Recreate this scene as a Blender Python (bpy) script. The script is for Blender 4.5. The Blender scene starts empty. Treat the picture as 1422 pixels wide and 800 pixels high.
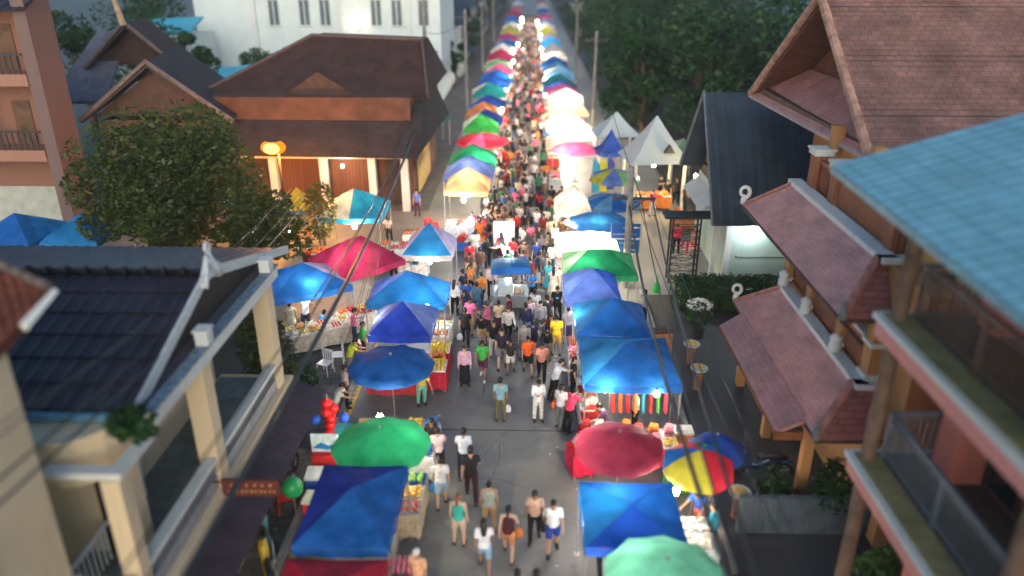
import bpy, bmesh, math, random
from mathutils import Vector, Matrix
from math import sin, cos, pi, radians as R, sqrt, atan2
random.seed(7)
rnd = random.Random(11)
S = bpy.context.scene
C = S.collection

# ------------------------------------------------------------------ camera model (metres; street runs along +Y)
FPX = 1056.0; PITCH = R(23.3); YAW = R(1.34); HCAM = 13.0
def ray(px, py):
    x = (px-711)/FPX; y = -(py-400)/FPX
    d = (x, y*sin(PITCH)+cos(PITCH), y*cos(PITCH)-sin(PITCH))
    c, s = cos(YAW), sin(YAW)
    return (d[0]*c-d[1]*s, d[0]*s+d[1]*c, d[2])
def at(px, py, z=0.0):
    d = ray(px, py); t = (z-HCAM)/d[2]; return Vector((d[0]*t, d[1]*t, z))
def aty(px, py, Y):
    d = ray(px, py); t = Y/d[1]; return Vector((d[0]*t, Y, HCAM+d[2]*t))
def atx(px, py, X):
    d = ray(px, py); t = X/d[0]; return Vector((X, d[1]*t, HCAM+d[2]*t))
def srgb(r, g, b):
    f = lambda c: (c/255/12.92 if c/255 <= .04045 else ((c/255+.055)/1.055)**2.4)
    return (f(r), f(g), f(b))

# ------------------------------------------------------------------ materials
MATS = {}
def nt(m):
    m.use_nodes = True
    t = m.node_tree; t.nodes.clear()
    o = t.nodes.new('ShaderNodeOutputMaterial')
    return t, o
def mat(name, col, rough=.7, var=.18, scale=6.0, metal=0.0, bump=0.0, coat=0.0, col2=None, spec=.4):
    if name in MATS: return MATS[name]
    m = bpy.data.materials.new(name); t, o = nt(m); N, L = t.nodes, t.links
    p = N.new('ShaderNodeBsdfPrincipled'); L.new(p.outputs[0], o.inputs[0])
    p.inputs['Roughness'].default_value = rough; p.inputs['Metallic'].default_value = metal
    p.inputs['Specular IOR Level'].default_value = spec
    p.inputs['Coat Weight'].default_value = coat
    tc = N.new('ShaderNodeTexCoord')
    n = N.new('ShaderNodeTexNoise'); n.inputs['Scale'].default_value = scale; n.inputs['Detail'].default_value = 5
    L.new(tc.outputs['Object'], n.inputs['Vector'])
    r = N.new('ShaderNodeValToRGB')
    a = tuple(c*(1-var) for c in col); b = tuple(min(1, c*(1+var)) for c in (col2 or col))
    r.color_ramp.elements[0].position = .3; r.color_ramp.elements[1].position = .7
    r.color_ramp.elements[0].color = (*a, 1); r.color_ramp.elements[1].color = (*b, 1)
    L.new(n.outputs[0], r.inputs[0]); L.new(r.outputs[0], p.inputs['Base Color'])
    if bump:
        b_ = N.new('ShaderNodeBump'); b_.inputs['Strength'].default_value = bump; b_.inputs['Distance'].default_value = .02
        n2 = N.new('ShaderNodeTexNoise'); n2.inputs['Scale'].default_value = scale*6; n2.inputs['Detail'].default_value = 4
        L.new(tc.outputs['Object'], n2.inputs['Vector']); L.new(n2.outputs[0], b_.inputs['Height'])
        L.new(b_.outputs[0], p.inputs['Normal'])
    MATS[name] = m; return m
def plaster(name, col, stain=(.12,.11,.09), amt=.5):
    """painted render with rain streaks and grime of its own shape"""
    if name in MATS: return MATS[name]
    m = bpy.data.materials.new(name); t, o = nt(m); N, L = t.nodes, t.links
    p = N.new('ShaderNodeBsdfPrincipled'); L.new(p.outputs[0], o.inputs[0]); p.inputs['Roughness'].default_value = .8
    tc = N.new('ShaderNodeTexCoord'); mp = N.new('ShaderNodeMapping'); mp.inputs['Scale'].default_value = (3, 3, .35)
    L.new(tc.outputs['Object'], mp.inputs[0])
    n = N.new('ShaderNodeTexNoise'); n.inputs['Scale'].default_value = 1.6; n.inputs['Detail'].default_value = 7; n.inputs['Roughness'].default_value = .65
    L.new(mp.outputs[0], n.inputs['Vector'])
    r = N.new('ShaderNodeValToRGB'); r.color_ramp.elements[0].position = .55; r.color_ramp.elements[1].position = .85
    r.color_ramp.elements[0].color = (0,0,0,1); r.color_ramp.elements[1].color = (amt,amt,amt,1)
    L.new(n.outputs[0], r.inputs[0])
    n2 = N.new('ShaderNodeTexNoise'); n2.inputs['Scale'].default_value = .9; L.new(tc.outputs['Object'], n2.inputs['Vector'])
    r2 = N.new('ShaderNodeValToRGB'); r2.color_ramp.elements[0].color = (*[c*.88 for c in col],1); r2.color_ramp.elements[1].color = (*[min(1,c*1.1) for c in col],1)
    L.new(n2.outputs[0], r2.inputs[0])
    mx = N.new('ShaderNodeMix'); mx.data_type = 'RGBA'; L.new(r.outputs[0], mx.inputs[0]); L.new(r2.outputs[0], mx.inputs[6]); mx.inputs[7].default_value = (*stain,1)
    L.new(mx.outputs[2], p.inputs['Base Color'])
    MATS[name] = m; return m
def brick(name, c1, c2, mortar, bw, bh, msize=.02, rough=.7, offset=.5, bump=.6, tint=.5, spec=.3):
    """tiles / boards / pavers laid in the surface's own UV (metres)"""
    if name in MATS: return MATS[name]
    m = bpy.data.materials.new(name); t, o = nt(m); N, L = t.nodes, t.links
    p = N.new('ShaderNodeBsdfPrincipled'); L.new(p.outputs[0], o.inputs[0]); p.inputs['Roughness'].default_value = rough
    p.inputs['Specular IOR Level'].default_value = spec
    uv = N.new('ShaderNodeUVMap'); b = N.new('ShaderNodeTexBrick'); L.new(uv.outputs[0], b.inputs['Vector'])
    b.inputs['Scale'].default_value = 1; b.inputs['Brick Width'].default_value = bw; b.inputs['Row Height'].default_value = bh
    b.inputs['Mortar Size'].default_value = msize; b.inputs['Mortar Smooth'].default_value = .3; b.offset = offset
    b.inputs['Color1'].default_value = (*c1,1); b.inputs['Color2'].default_value = (*c2,1); b.inputs['Mortar'].default_value = (*mortar,1)
    n = N.new('ShaderNodeTexNoise'); n.inputs['Scale'].default_value = .8; n.inputs['Detail'].default_value = 6; n.inputs['Roughness'].default_value = .65
    L.new(uv.outputs[0], n.inputs['Vector'])
    r = N.new('ShaderNodeValToRGB'); r.color_ramp.elements[0].position = .3; r.color_ramp.elements[1].position = .72
    k = 1-tint*.6; r.color_ramp.elements[0].color = (k,k,k*.98,1); r.color_ramp.elements[1].color = (1+tint*.25,1+tint*.22,1+tint*.2,1)
    L.new(n.outputs[0], r.inputs[0])
    mx = N.new('ShaderNodeMix'); mx.data_type = 'RGBA'; mx.blend_type = 'MULTIPLY'; mx.inputs[0].default_value = 1
    L.new(b.outputs[0], mx.inputs[6]); L.new(r.outputs[0], mx.inputs[7]); L.new(mx.outputs[2], p.inputs['Base Color'])
    bp = N.new('ShaderNodeBump'); bp.inputs['Strength'].default_value = bump; bp.inputs['Distance'].default_value = .02; bp.invert = True
    L.new(b.outputs['Fac'], bp.inputs['Height']); L.new(bp.outputs[0], p.inputs['Normal'])
    MATS[name] = m; return m
def cloth(name, col, trans=.45, rough=.6):
    """thin tarpaulin: some of a lamp's light comes through it; faint dirt and folds"""
    if name in MATS: return MATS[name]
    m = bpy.data.materials.new(name); t, o = nt(m); N, L = t.nodes, t.links
    p = N.new('ShaderNodeBsdfPrincipled'); p.inputs['Roughness'].default_value = rough; p.inputs['Specular IOR Level'].default_value = .35
    tr = N.new('ShaderNodeBsdfTranslucent'); mx = N.new('ShaderNodeMixShader'); mx.inputs[0].default_value = trans
    tc = N.new('ShaderNodeTexCoord')
    n = N.new('ShaderNodeTexNoise'); n.inputs['Scale'].default_value = 1.7; n.inputs['Detail'].default_value = 6
    L.new(tc.outputs['Object'], n.inputs['Vector'])
    r = N.new('ShaderNodeValToRGB'); r.color_ramp.elements[0].position = .32; r.color_ramp.elements[1].position = .66
    r.color_ramp.elements[0].color = (*[c*.66 for c in col],1); r.color_ramp.elements[1].color = (*[min(1,c*1.1+.02) for c in col],1)
    L.new(n.outputs[0], r.inputs[0]); L.new(r.outputs[0], p.inputs['Base Color']); L.new(r.outputs[0], tr.inputs[0])
    n2 = N.new('ShaderNodeTexNoise'); n2.inputs['Scale'].default_value = 3.5; n2.inputs['Detail'].default_value = 3; n2.inputs['Distortion'].default_value = 1.2
    L.new(tc.outputs['Object'], n2.inputs['Vector'])
    b = N.new('ShaderNodeBump'); b.inputs['Strength'].default_value = .5; b.inputs['Distance'].default_value = .06
    L.new(n2.outputs[0], b.inputs['Height']); L.new(b.outputs[0], p.inputs['Normal'])
    L.new(p.outputs[0], mx.inputs[1]); L.new(tr.outputs[0], mx.inputs[2]); L.new(mx.outputs[0], o.inputs[0])
    MATS[name] = m; return m
def leafmat(name, col):
    if name in MATS: return MATS[name]
    m = bpy.data.materials.new(name); t, o = nt(m); N, L = t.nodes, t.links
    p = N.new('ShaderNodeBsdfPrincipled'); p.inputs['Roughness'].default_value = .55
    tr = N.new('ShaderNodeBsdfTranslucent'); mx = N.new('ShaderNodeMixShader'); mx.inputs[0].default_value = .25
    tc = N.new('ShaderNodeTexCoord'); n = N.new('ShaderNodeTexNoise'); n.inputs['Scale'].default_value = .9; n.inputs['Detail'].default_value = 8; n.inputs['Roughness'].default_value = .75
    L.new(tc.outputs['Object'], n.inputs['Vector'])
    r = N.new('ShaderNodeValToRGB'); r.color_ramp.elements[0].position = .33; r.color_ramp.elements[1].position = .68
    r.color_ramp.elements[0].color = (*[c*.5 for c in col],1); r.color_ramp.elements[1].color = (col[0]*1.7,col[1]*1.45,col[2]*1.1,1)
    L.new(n.outputs[0], r.inputs[0]); L.new(r.outputs[0], p.inputs['Base Color']); L.new(r.outputs[0], tr.inputs[0])
    L.new(p.outputs[0], mx.inputs[1]); L.new(tr.outputs[0], mx.inputs[2]); L.new(mx.outputs[0], o.inputs[0])
    MATS[name] = m; return m
def glow(name, col, strength):
    if name in MATS: return MATS[name]
    m = bpy.data.materials.new(name); t, o = nt(m)
    e = t.nodes.new('ShaderNodeEmission'); e.inputs[0].default_value = (*col,1); e.inputs[1].default_value = strength
    t.links.new(e.outputs[0], o.inputs[0]); MATS[name] = m; return m
def glassmat(name, col=(.02,.03,.035), rough=.08):
    if name in MATS: return MATS[name]
    m = mat(name, col, rough, .3, 1.5, spec=.6); return m

# ------------------------------------------------------------------ mesh builder
class MB:
    def __init__(s): s.v = []; s.f = []; s.mi = []; s.uv = []
    def add(s, vs, fs, m=0, uvs=None):
        o = len(s.v); s.v += [tuple(v) for v in vs]
        for k, f in enumerate(fs):
            s.f.append(tuple(i+o for i in f)); s.mi.append(m); s.uv.append(uvs[k] if uvs else None)
        return s
    def box(s, c, sz, rz=0.0, m=0, M=None):
        x, y, z = sz[0]/2, sz[1]/2, sz[2]/2
        vs = [Vector((i*x, j*y, k*z)) for k in (-1,1) for j in (-1,1) for i in (-1,1)]
        rot = M if M is not None else Matrix.Rotation(rz, 3, 'Z')
        vs = [rot @ v + Vector(c) for v in vs]
        uv = lambda w, h: [(0,0),(w,0),(w,h),(0,h)]
        fs = [(0,2,3,1),(4,5,7,6),(0,1,5,4),(3,2,6,7),(1,3,7,5),(2,0,4,6)]
        us = [uv(sz[1],sz[0]),uv(sz[0],sz[1]),uv(sz[0],sz[2]),uv(sz[0],sz[2]),uv(sz[1],sz[2]),uv(sz[1],sz[2])]
        return s.add(vs, fs, m, us)
    def bb(s, x0, x1, y0, y1, z0, z1, m=0):
        return s.box(((x0+x1)/2,(y0+y1)/2,(z0+z1)/2), (abs(x1-x0),abs(y1-y0),abs(z1-z0)), 0, m)
    def tube(s, pts, rad, n=8, m=0, cap=True, ell=None):
        pts = [Vector(p) for p in pts]
        if not isinstance(rad, (list, tuple)): rad = [rad]*len(pts)
        vs = []; fs = []; up = None
        for i, p in enumerate(pts):
            t = (pts[min(i+1,len(pts)-1)]-pts[max(i-1,0)])
            if t.length < 1e-9: t = Vector((0,0,1))
            t.normalize()
            if up is None:
                up = Vector((0,1,0)) if abs(t.y) < .9 else Vector((1,0,0))
            a = t.cross(up)
            if a.length < 1e-5: a = t.orthogonal()
            a.normalize(); b = a.cross(t); up = b
            ex = ell[i] if ell else 1.0
            for k in range(n):
                th = 2*pi*k/n
                vs.append(p + a*cos(th)*rad[i]*ex + b*sin(th)*rad[i])
        for i in range(len(pts)-1):
            for k in range(n):
                k2 = (k+1) % n
                fs.append((i*n+k, i*n+k2, (i+1)*n+k2, (i+1)*n+k))
        if cap:
            fs.append(tuple(range(n-1,-1,-1))); q = (len(pts)-1)*n; fs.append(tuple(range(q, q+n)))
        return s.add(vs, fs, m)
    def cyl(s, x, y, z0, z1, r, r1=None, n=12, m=0):
        return s.tube([(x,y,z0),(x,y,z1)], [r, r if r1 is None else r1], n, m)
    def lathe(s, prof, n=16, c=(0,0,0), m=0, cap=True):
        vs = []; fs = []
        for (r, z) in prof:
            for k in range(n):
                vs.append((c[0]+r*cos(2*pi*k/n), c[1]+r*sin(2*pi*k/n), c[2]+z))
        for i in range(len(prof)-1):
            for k in range(n):
                k2 = (k+1)%n; fs.append((i*n+k, i*n+k2, (i+1)*n+k2, (i+1)*n+k))
        if cap:
            fs.append(tuple(range(n-1,-1,-1))); q = (len(prof)-1)*n; fs.append(tuple(range(q,q+n)))
        return s.add(vs, fs, m)
    def ball(s, c, r, n=10, k=6, m=0):
        if not isinstance(r, (list, tuple)): r = (r,r,r)
        vs = [(c[0],c[1],c[2]-r[2])]; fs = []
        for i in range(1,k):
            a = -pi/2+pi*i/k
            for j in range(n): vs.append((c[0]+r[0]*cos(a)*cos(2*pi*j/n), c[1]+r[1]*cos(a)*sin(2*pi*j/n), c[2]+r[2]*sin(a)))
        vs.append((c[0],c[1],c[2]+r[2])); T = len(vs)-1
        for j in range(n):
            j2 = (j+1)%n; fs.append((0,1+j2,1+j)); fs.append((T, T-n+j, T-n+j2))
            for i in range(k-2): fs.append((1+i*n+j,1+i*n+j2,1+(i+1)*n+j2,1+(i+1)*n+j))
        return s.add(vs, fs, m)
    def poly(s, pts, th, m=0, nrm=None):
        """planar polygon given thickness along its normal (downwards/backwards)"""
        P = [Vector(p) for p in pts]
        n = (P[1]-P[0]).cross(P[2]-P[0]).normalized() if nrm is None else Vector(nrm).normalized()
        k = len(P); vs = P+[p-n*th for p in P]
        fs = [tuple(range(k)), tuple(range(2*k-1,k-1,-1))]
        u = (P[1]-P[0]).normalized(); w = n.cross(u)
        uf = [((p-P[0]).dot(u),(p-P[0]).dot(w)) for p in P]
        us = [uf, list(reversed(uf))]
        for i in range(k):
            j = (i+1)%k; fs.append((i,k+i,k+j,j)); ln = (P[j]-P[i]).length; us.append([(0,0),(0,th),(ln,th),(ln,0)])
        return s.add(vs, fs, m, us)
    def tiles(s, a, b, c, d, tw, th, rib=.02, step=.02, m=0, sub=4):
        """roof slope a-b along the eave, d-c along the ridge: ribbed courses as real relief"""
        a, b, c, d = map(Vector, (a,b,c,d))
        n = (b-a).cross(d-a).normalized()
        L = max((b-a).length, (c-d).length); Hh = ((d-a).length+(c-b).length)/2
        nu = max(2,int(L/tw))*sub; nv = max(1,int(round(Hh/th)))
        vs = []; fs = []; us = []
        rows = []
        for j in range(nv):
            for e in (0,1): rows.append(((j+e*.999)/nv, step*(1-e)))
        for (t, h) in rows:
            for i in range(nu+1):
                q = i/nu; p = a.lerp(b,q).lerp(d.lerp(c,q), t)
                ph = (i % sub)/sub
                hh = rib*max(0, cos(2*pi*ph))
                vs.append(p+n*(h+hh))
        w = nu+1
        for j in range(len(rows)-1):
            for i in range(nu):
                fs.append((j*w+i, j*w+i+1, (j+1)*w+i+1, (j+1)*w+i))
                f = lambda i_, j_: (i_/nu*L, rows[j_][0]*Hh)
                us.append([f(i,j),f(i+1,j),f(i+1,j+1),f(i,j+1)])
        return s.add(vs, fs, m, us)
    def mesh(s, name, mats, smooth=False):
        me = bpy.data.meshes.new(name); me.from_pydata(s.v, [], s.f); me.update()
        for m in mats: me.materials.append(m)
        me.polygons.foreach_set('material_index', s.mi)
        if any(u is not None for u in s.uv):
            l = me.uv_layers.new(name='UVMap'); k = 0; d = []
            for f, u in zip(s.f, s.uv):
                d += [c for q in (u or [(0,0)]*len(f)) for c in q]
            l.data.foreach_set('uv', d)
        if smooth: me.polygons.foreach_set('use_smooth', [True]*len(me.polygons))
        return me
    def build(s, name, mats, parent=None, loc=(0,0,0), rz=0.0, smooth=False):
        if not isinstance(mats, (list, tuple)): mats = [mats]
        o = bpy.data.objects.new(name, s.mesh(name, mats, smooth)); C.objects.link(o)
        o.location = loc; o.rotation_euler = (0,0,rz)
        if parent is not None: o.parent = parent
        return o
def tag(o, label=None, cat=None, group=None, kind=None):
    if label: o['label'] = label
    if cat: o['category'] = cat
    if group: o['group'] = group
    if kind: o['kind'] = kind
    return o
def thing(name, label, cat, loc=(0,0,0), rz=0.0, group=None):
    o = bpy.data.objects.new(name, None); C.objects.link(o); o.empty_display_size = .2
    o.location = loc; o.rotation_euler = (0,0,rz); tag(o, label, cat, group); return o
def link(name, mesh, parent=None, loc=(0,0,0), rz=0.0, mats=None):
    o = bpy.data.objects.new(name, mesh); C.objects.link(o); o.location = loc; o.rotation_euler = (0,0,rz)
    if parent is not None: o.parent = parent
    if mats:
        for i, m in enumerate(mats):
            if m is None: continue
            o.material_slots[i].link = 'OBJECT'; o.material_slots[i].material = m
    return o
def copy_tree(o, parent=None):
    c = o.copy(); C.objects.link(c); c.parent = parent
    for ch in list(o.children): copy_tree(ch, c)
    return c

# ------------------------------------------------------------------ common colours
M_white = plaster('white_paint', (.72,.73,.70), amt=.45)
M_cream = plaster('cream_render', (.66,.55,.37), (.26,.21,.15), .5)
M_steel = mat('galvanised_steel', (.45,.46,.47), .4, .15, 8, metal=.7)
M_dsteel = mat('dark_steel', (.05,.05,.055), .5, .25, 8, metal=.3)
M_black = mat('black_plastic', (.018,.018,.02), .45, .2, 8)
M_conc = mat('pole_concrete', (.22,.21,.20), .85, .25, 3, bump=.3)
M_wood = mat('brown_timber', (.10,.055,.03), .65, .4, 3, bump=.3)
M_rubber = mat('tyre_rubber', (.02,.02,.02), .8, .2, 9)
M_glass = glassmat('dark_window_glass')
SUNEL=14; SKY=0.06; SUNE=0.95; EXPO=1.75; FOCUS=27.5; APER=0.18; LAMPF=.45; HAZE=0.0007; SODG=2.2
# ------------------------------------------------------------------ ground, road, lanes
def sheet(name, pts, z, m, kind='structure', div=0):
    b = MB(); vs = [(p[0],p[1],z) for p in pts]
    b.add(vs, [tuple(range(len(pts)))], 0, [[(p[0],p[1]) for p in pts]])
    o = b.build(name, m); tag(o, kind=kind); return o
def roadmat(name, c1, c2, patch, sc=.35):
    m = bpy.data.materials.new(name); t, o = nt(m); N, L = t.nodes, t.links
    p = N.new('ShaderNodeBsdfPrincipled'); L.new(p.outputs[0], o.inputs[0])
    tc = N.new('ShaderNodeTexCoord')
    n = N.new('ShaderNodeTexNoise'); n.inputs['Scale'].default_value = sc; n.inputs['Detail'].default_value = 9; n.inputs['Roughness'].default_value = .62
    L.new(tc.outputs['Object'], n.inputs['Vector'])
    r = N.new('ShaderNodeValToRGB'); r.color_ramp.elements[0].position = .35; r.color_ramp.elements[1].position = .65
    r.color_ramp.elements[0].color = (*c1,1); r.color_ramp.elements[1].color = (*c2,1); L.new(n.outputs[0], r.inputs[0])
    v = N.new('ShaderNodeTexNoise'); v.inputs['Scale'].default_value = 2.3; v.inputs['Detail'].default_value = 8; v.inputs['Roughness'].default_value = .7
    L.new(tc.outputs['Object'], v.inputs['Vector'])
    r2 = N.new('ShaderNodeValToRGB'); r2.color_ramp.elements[0].position = .58; r2.color_ramp.elements[1].position = .72
    r2.color_ramp.elements[1].color = (.75,.75,.75,1); r2.color_ramp.elements[0].color = (0,0,0,1); L.new(v.outputs[0], r2.inputs[0])
    mx = N.new('ShaderNodeMix'); mx.data_type = 'RGBA'; L.new(r2.outputs[0], mx.inputs[0]); L.new(r.outputs[0], mx.inputs[6]); mx.inputs[7].default_value = (*patch,1)
    L.new(mx.outputs[2], p.inputs['Base Color'])
    rr = N.new('ShaderNodeMapRange'); rr.inputs[3].default_value = .38; rr.inputs[4].default_value = .75; L.new(n.outputs[0], rr.inputs[0]); L.new(rr.outputs[0], p.inputs['Roughness'])
    b = N.new('ShaderNodeBump'); b.inputs['Strength'].default_value = .25; b.inputs['Distance'].default_value = .02
    g = N.new('ShaderNodeTexNoise'); g.inputs['Scale'].default_value = 40; L.new(tc.outputs['Object'], g.inputs['Vector']); L.new(g.outputs[0], b.inputs['Height']); L.new(b.outputs[0], p.inputs['Normal'])
    MATS[name] = m; return m
M_soil = roadmat('dark_yard_ground', (.035,.036,.03), (.075,.07,.055), (.03,.04,.02))
M_road = roadmat('worn_road_concrete', (.125,.135,.14), (.26,.245,.22), (.09,.085,.08))
M_asph = roadmat('lane_asphalt', (.035,.037,.042), (.06,.062,.068), (.085,.08,.075))
M_pave = brick('grey_pavers', (.17,.16,.15), (.12,.12,.125), (.05,.05,.05), .6, .3, .012, .8, tint=.7)
M_apron = roadmat('concrete_apron', (.25,.25,.24), (.33,.32,.29), (.18,.17,.15))
ter = [(-900,-60),(900,-60),(900,1500),(-900,1500)]
sheet('ground', ter, 0.0, M_soil)
sheet('market_road', [(-5.7,-8),(4.75,-8),(4.75,420),(-5.7,420)], .004, M_road)
sheet('side_street', [(-40,26.0),(-5.7,26.0),(-5.7,41.0),(-40,41.0)], .008, M_road)
sheet('side_apron', [(4.75,29.6),(8.6,29.6),(8.6,60),(4.75,60)], .008, M_apron)
sheet('driveway', [(5.05,13.6),(8.2,13.6),(8.2,27.6),(5.05,27.6)], .006, M_asph)
sheet('alley', [(4.75,-8),(5.05,-8),(5.05,27.6),(4.75,27.6)], .010, M_asph)
sheet('left_pavement', [(-8.4,-2),(-5.85,-2),(-5.85,25.6),(-8.4,25.6)], .012, M_pave)
sheet('far_right_pavement', [(4.75,60),(7.3,60),(6.2,420),(4.75,420)], .012, M_apron)
sheet('far_left_pavement', [(-8.2,41),(-5.7,41),(-5.7,420),(-8.2,420)], .012, M_pave)
b = MB(); b.bb(-5.85,-5.7,-2,25.6,0,.12); tag(b.build('kerb', mat('kerb_concrete',(.32,.31,.29),.85,.2,4)), kind='structure')
b = MB(); b.bb(4.75,4.88,13.6,28.8,0,.12); tag(b.build('kerb', MATS['kerb_concrete']), kind='structure')
M_yel = mat('yellow_paint', (.62,.43,.05), .6, .3, 9)
sheet('yellow_line', [(-5.62,3),(-5.50,3),(-5.50,25.0),(-5.62,25.0)], .009, M_yel)
for (x0, x1, y) in ((-5.4,4.6,12.9),(-5.4,4.6,19.3),(-5.4,4.6,25.4)):
    sheet('road_joint', [(x0,y),(x1,y),(x1,y+.05),(x0,y+.05)], .0085, mat('joint_tar',(.06,.06,.06),.8))
sheet('green_mat', [(-5.45,9.5),(-4.75,9.5),(-4.75,16.2),(-5.45,16.2)], .012, mat('olive_mat',(.13,.15,.07),.9,.2,5))

# ------------------------------------------------------------------ roof tile materials
M_dtile = brick('dark_blue_roof_tile', (.026,.022,.036), (.040,.032,.048), (.012,.012,.016), .3, .42, .010, .45, 0, .2, .7)
M_rtile = brick('old_red_roof_tile', (.20,.06,.035), (.13,.045,.03), (.05,.02,.015), .2, .3, .012, .75, 0, .3, .8)
M_ptile = brick('pink_clay_roof_tile', (.60,.31,.285), (.54,.265,.24), (.40,.19,.175), .26, .17, .008, .5, .5, .3, .7)
M_ptile2 = brick('deep_pink_hip_tile', (.36,.15,.145), (.30,.125,.12), (.15,.06,.055), .5, .2, .012, .6, .5, .5, .6)
M_btile = brick('brown_clay_roof_tile', (.27,.15,.135), (.205,.125,.115), (.13,.08,.07), .3, .22, .014, .75, .5, .5, .9)
M_ctile = brick('cyan_cement_roof_tile', (.23,.52,.63), (.195,.47,.59), (.06,.19,.26), .44, .30, .013, .5, .5, .6, .6)
M_slate = brick('slate_blue_roof_sheet', (.045,.068,.095), (.055,.08,.11), (.025,.038,.055), .22, 6.0, .012, .5, 0, .4, .8)
M_thai = brick('thai_brown_roof_shingle', (.085,.042,.036), (.065,.034,.032), (.03,.016,.016), .3, .22, .015, .8, .5, .4, .8)
M_thaig = brick('thai_grey_roof_shingle', (.055,.045,.05), (.045,.037,.043), (.02,.016,.02), .3, .22, .015, .8, .5, .4, .8)
M_orange = plaster('orange_render', (.43,.215,.08), (.15,.08,.04), .4)
M_yellow = plaster('ochre_render', (.58,.33,.085), (.18,.11,.05), .4)
M_terra = brick('terracotta_panel', (.36,.14,.07), (.30,.115,.06), (.15,.06,.035), .16, 3.0, .02, .75, 0, .6, .3)
M_pink = plaster('coral_pink_render', (.56,.185,.15), (.2,.08,.07), .4)
M_pinkp = plaster('pale_pink_fascia', (.66,.28,.25), (.25,.12,.1), .4)
M_trim = plaster('pale_trim', (.62,.66,.64), (.2,.19,.16), .55)
M_olive = mat('mossy_ledge', (.24,.22,.10), .9, .3, 3)
M_teal = plaster('pale_teal_render', (.40,.53,.47), (.2,.26,.22), .3)
M_bluedge = mat('faded_blue_gutter', (.10,.27,.40), .6, .3, 5)

def naga(parent, p, h=.5, face=(1,0), m=None, name='roof_finial'):
    """curled white finial (a spiral of tube with a scalloped foot), standing at p in the plane given by face"""
    b = MB(); f = Vector((face[0],face[1],0)); P = Vector(p)
    pts = []; rr = []
    for i in range(26):
        t = i/25; a = -pi/2 + t*3.6*pi*.5*1.35; rad = h*(.30-.20*t)
        pts.append(P+f*(cos(a)*rad)+Vector((0,0,h*.62+sin(a)*rad))); rr.append(h*(.085-.045*t))
    b.tube(pts, rr, 8)
    b.tube([P-Vector((0,0,.05)), P+Vector((0,0,h*.34))], [h*.22,h*.1], 8)
    return b.build(name, m or M_trim, parent, smooth=True)

# ------------------------------------------------------------------ LEFT HOUSE : cream house under a dark tiled roof
lh = thing('cream_house', 'cream two storey house with dark tiled roof, white gable finial and pillared balconies', 'house', (-6.6,14.5,0))
def LP(b, name, m, par=None, sm=False):
    """mesh in world coordinates under a thing that stands at its own base"""
    o = b.build(name, m, par if par is not None else lh, smooth=sm)
    return o
def world_child(root):
    def f(b, name, m, par=None, sm=False):
        base = Vector(root.location)
        b.v = [tuple(Vector(v)-base) for v in b.v]
        return b.build(name, m, par or root, smooth=sm)
    return f
hp = world_child(lh)
FX = -6.62; EZ = 5.72; SZ = 2.32      # facade plane, eave height, balcony slab height
YF = 18.15; YN = 9.6
b = MB()                                # back walls
b.bb(-16,-8.5,11.75,17.9,0,5.0); hp(b,'wall',M_cream)
b = MB(); b.bb(-16,-7.35,11.35,11.74,0,5.55); hp(b,'end_wall',M_cream)
b = MB(); b.bb(-16,-7.6,9.2,11.34,0,SZ-.2); hp(b,'lower_wall',M_cream)
for cy, zt in ((17.7,EZ-.25), (13.6,EZ-.25), (10.1,EZ-.5)):
    wd=.21 if cy>11 else .16
    b = MB(); b.bb(FX-2*wd,FX,cy-wd,cy+wd,0,zt); cl_ = hp(b,'column',M_cream)
    if cy < 11:
        b = MB(); b.bb(-7.9,FX+.03,cy-.12,cy+.12,zt+.002,zt+.12); hp(b,'capital',M_trim,cl_); b = MB(); b.bb(FX-.2,FX+.03,cy+.125,11.2,zt+.002,zt+.12); hp(b,'tie_beam',M_trim,cl_)
for cy in (16.6, 12.9):
    b = MB(); b.bb(-8.42,-8.12,cy-.15,cy+.15,SZ+.16,EZ-.25); hp(b,'column',M_trim)
b = MB(); b.bb(-8.5,FX+.12,9.75,YF+.1,SZ-.18,SZ+.14); hp(b,'balcony_slab',M_cream)
b = MB(); b.bb(-8.45,FX-.1,9.8,YF-.1,SZ+.145,SZ+.16); hp(b,'balcony_floor',mat('balcony_floor_tile',(.13,.16,.155),.5,.3,3))
b = MB(); b.bb(FX-.16,FX+.09,11.2,YF+.05,EZ-.27,EZ+.02); hp(b,'fascia_beam',M_trim)
b = MB(); b.bb(FX-.12,FX+.12,11.2,YF+.08,EZ+.023,EZ+.06); hp(b,'gutter',mat('streaked_flashing',(.16,.24,.30),.6,.6,9))
for (y0,y1) in ((13.82,17.48),(10.28,13.38)):
    rl = MB(); rl.bb(FX-.26,FX-.02,y0,y1,SZ+.80,SZ+.90); r_ = hp(rl,'balcony_rail',M_trim)
    b = MB(); b.bb(FX-.2,FX-.08,y0,y1,SZ+.16,SZ+.46)
    n = int((y1-y0)/.16)
    for i in range(n+1): b.bb(FX-.165,FX-.115,y0+i*(y1-y0)/n-.025,y0+i*(y1-y0)/n+.025,SZ+.46,SZ+.80)
    hp(b,'balustrade',mat('grey_balustrade',(.30,.31,.33),.6,.2,4))
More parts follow.
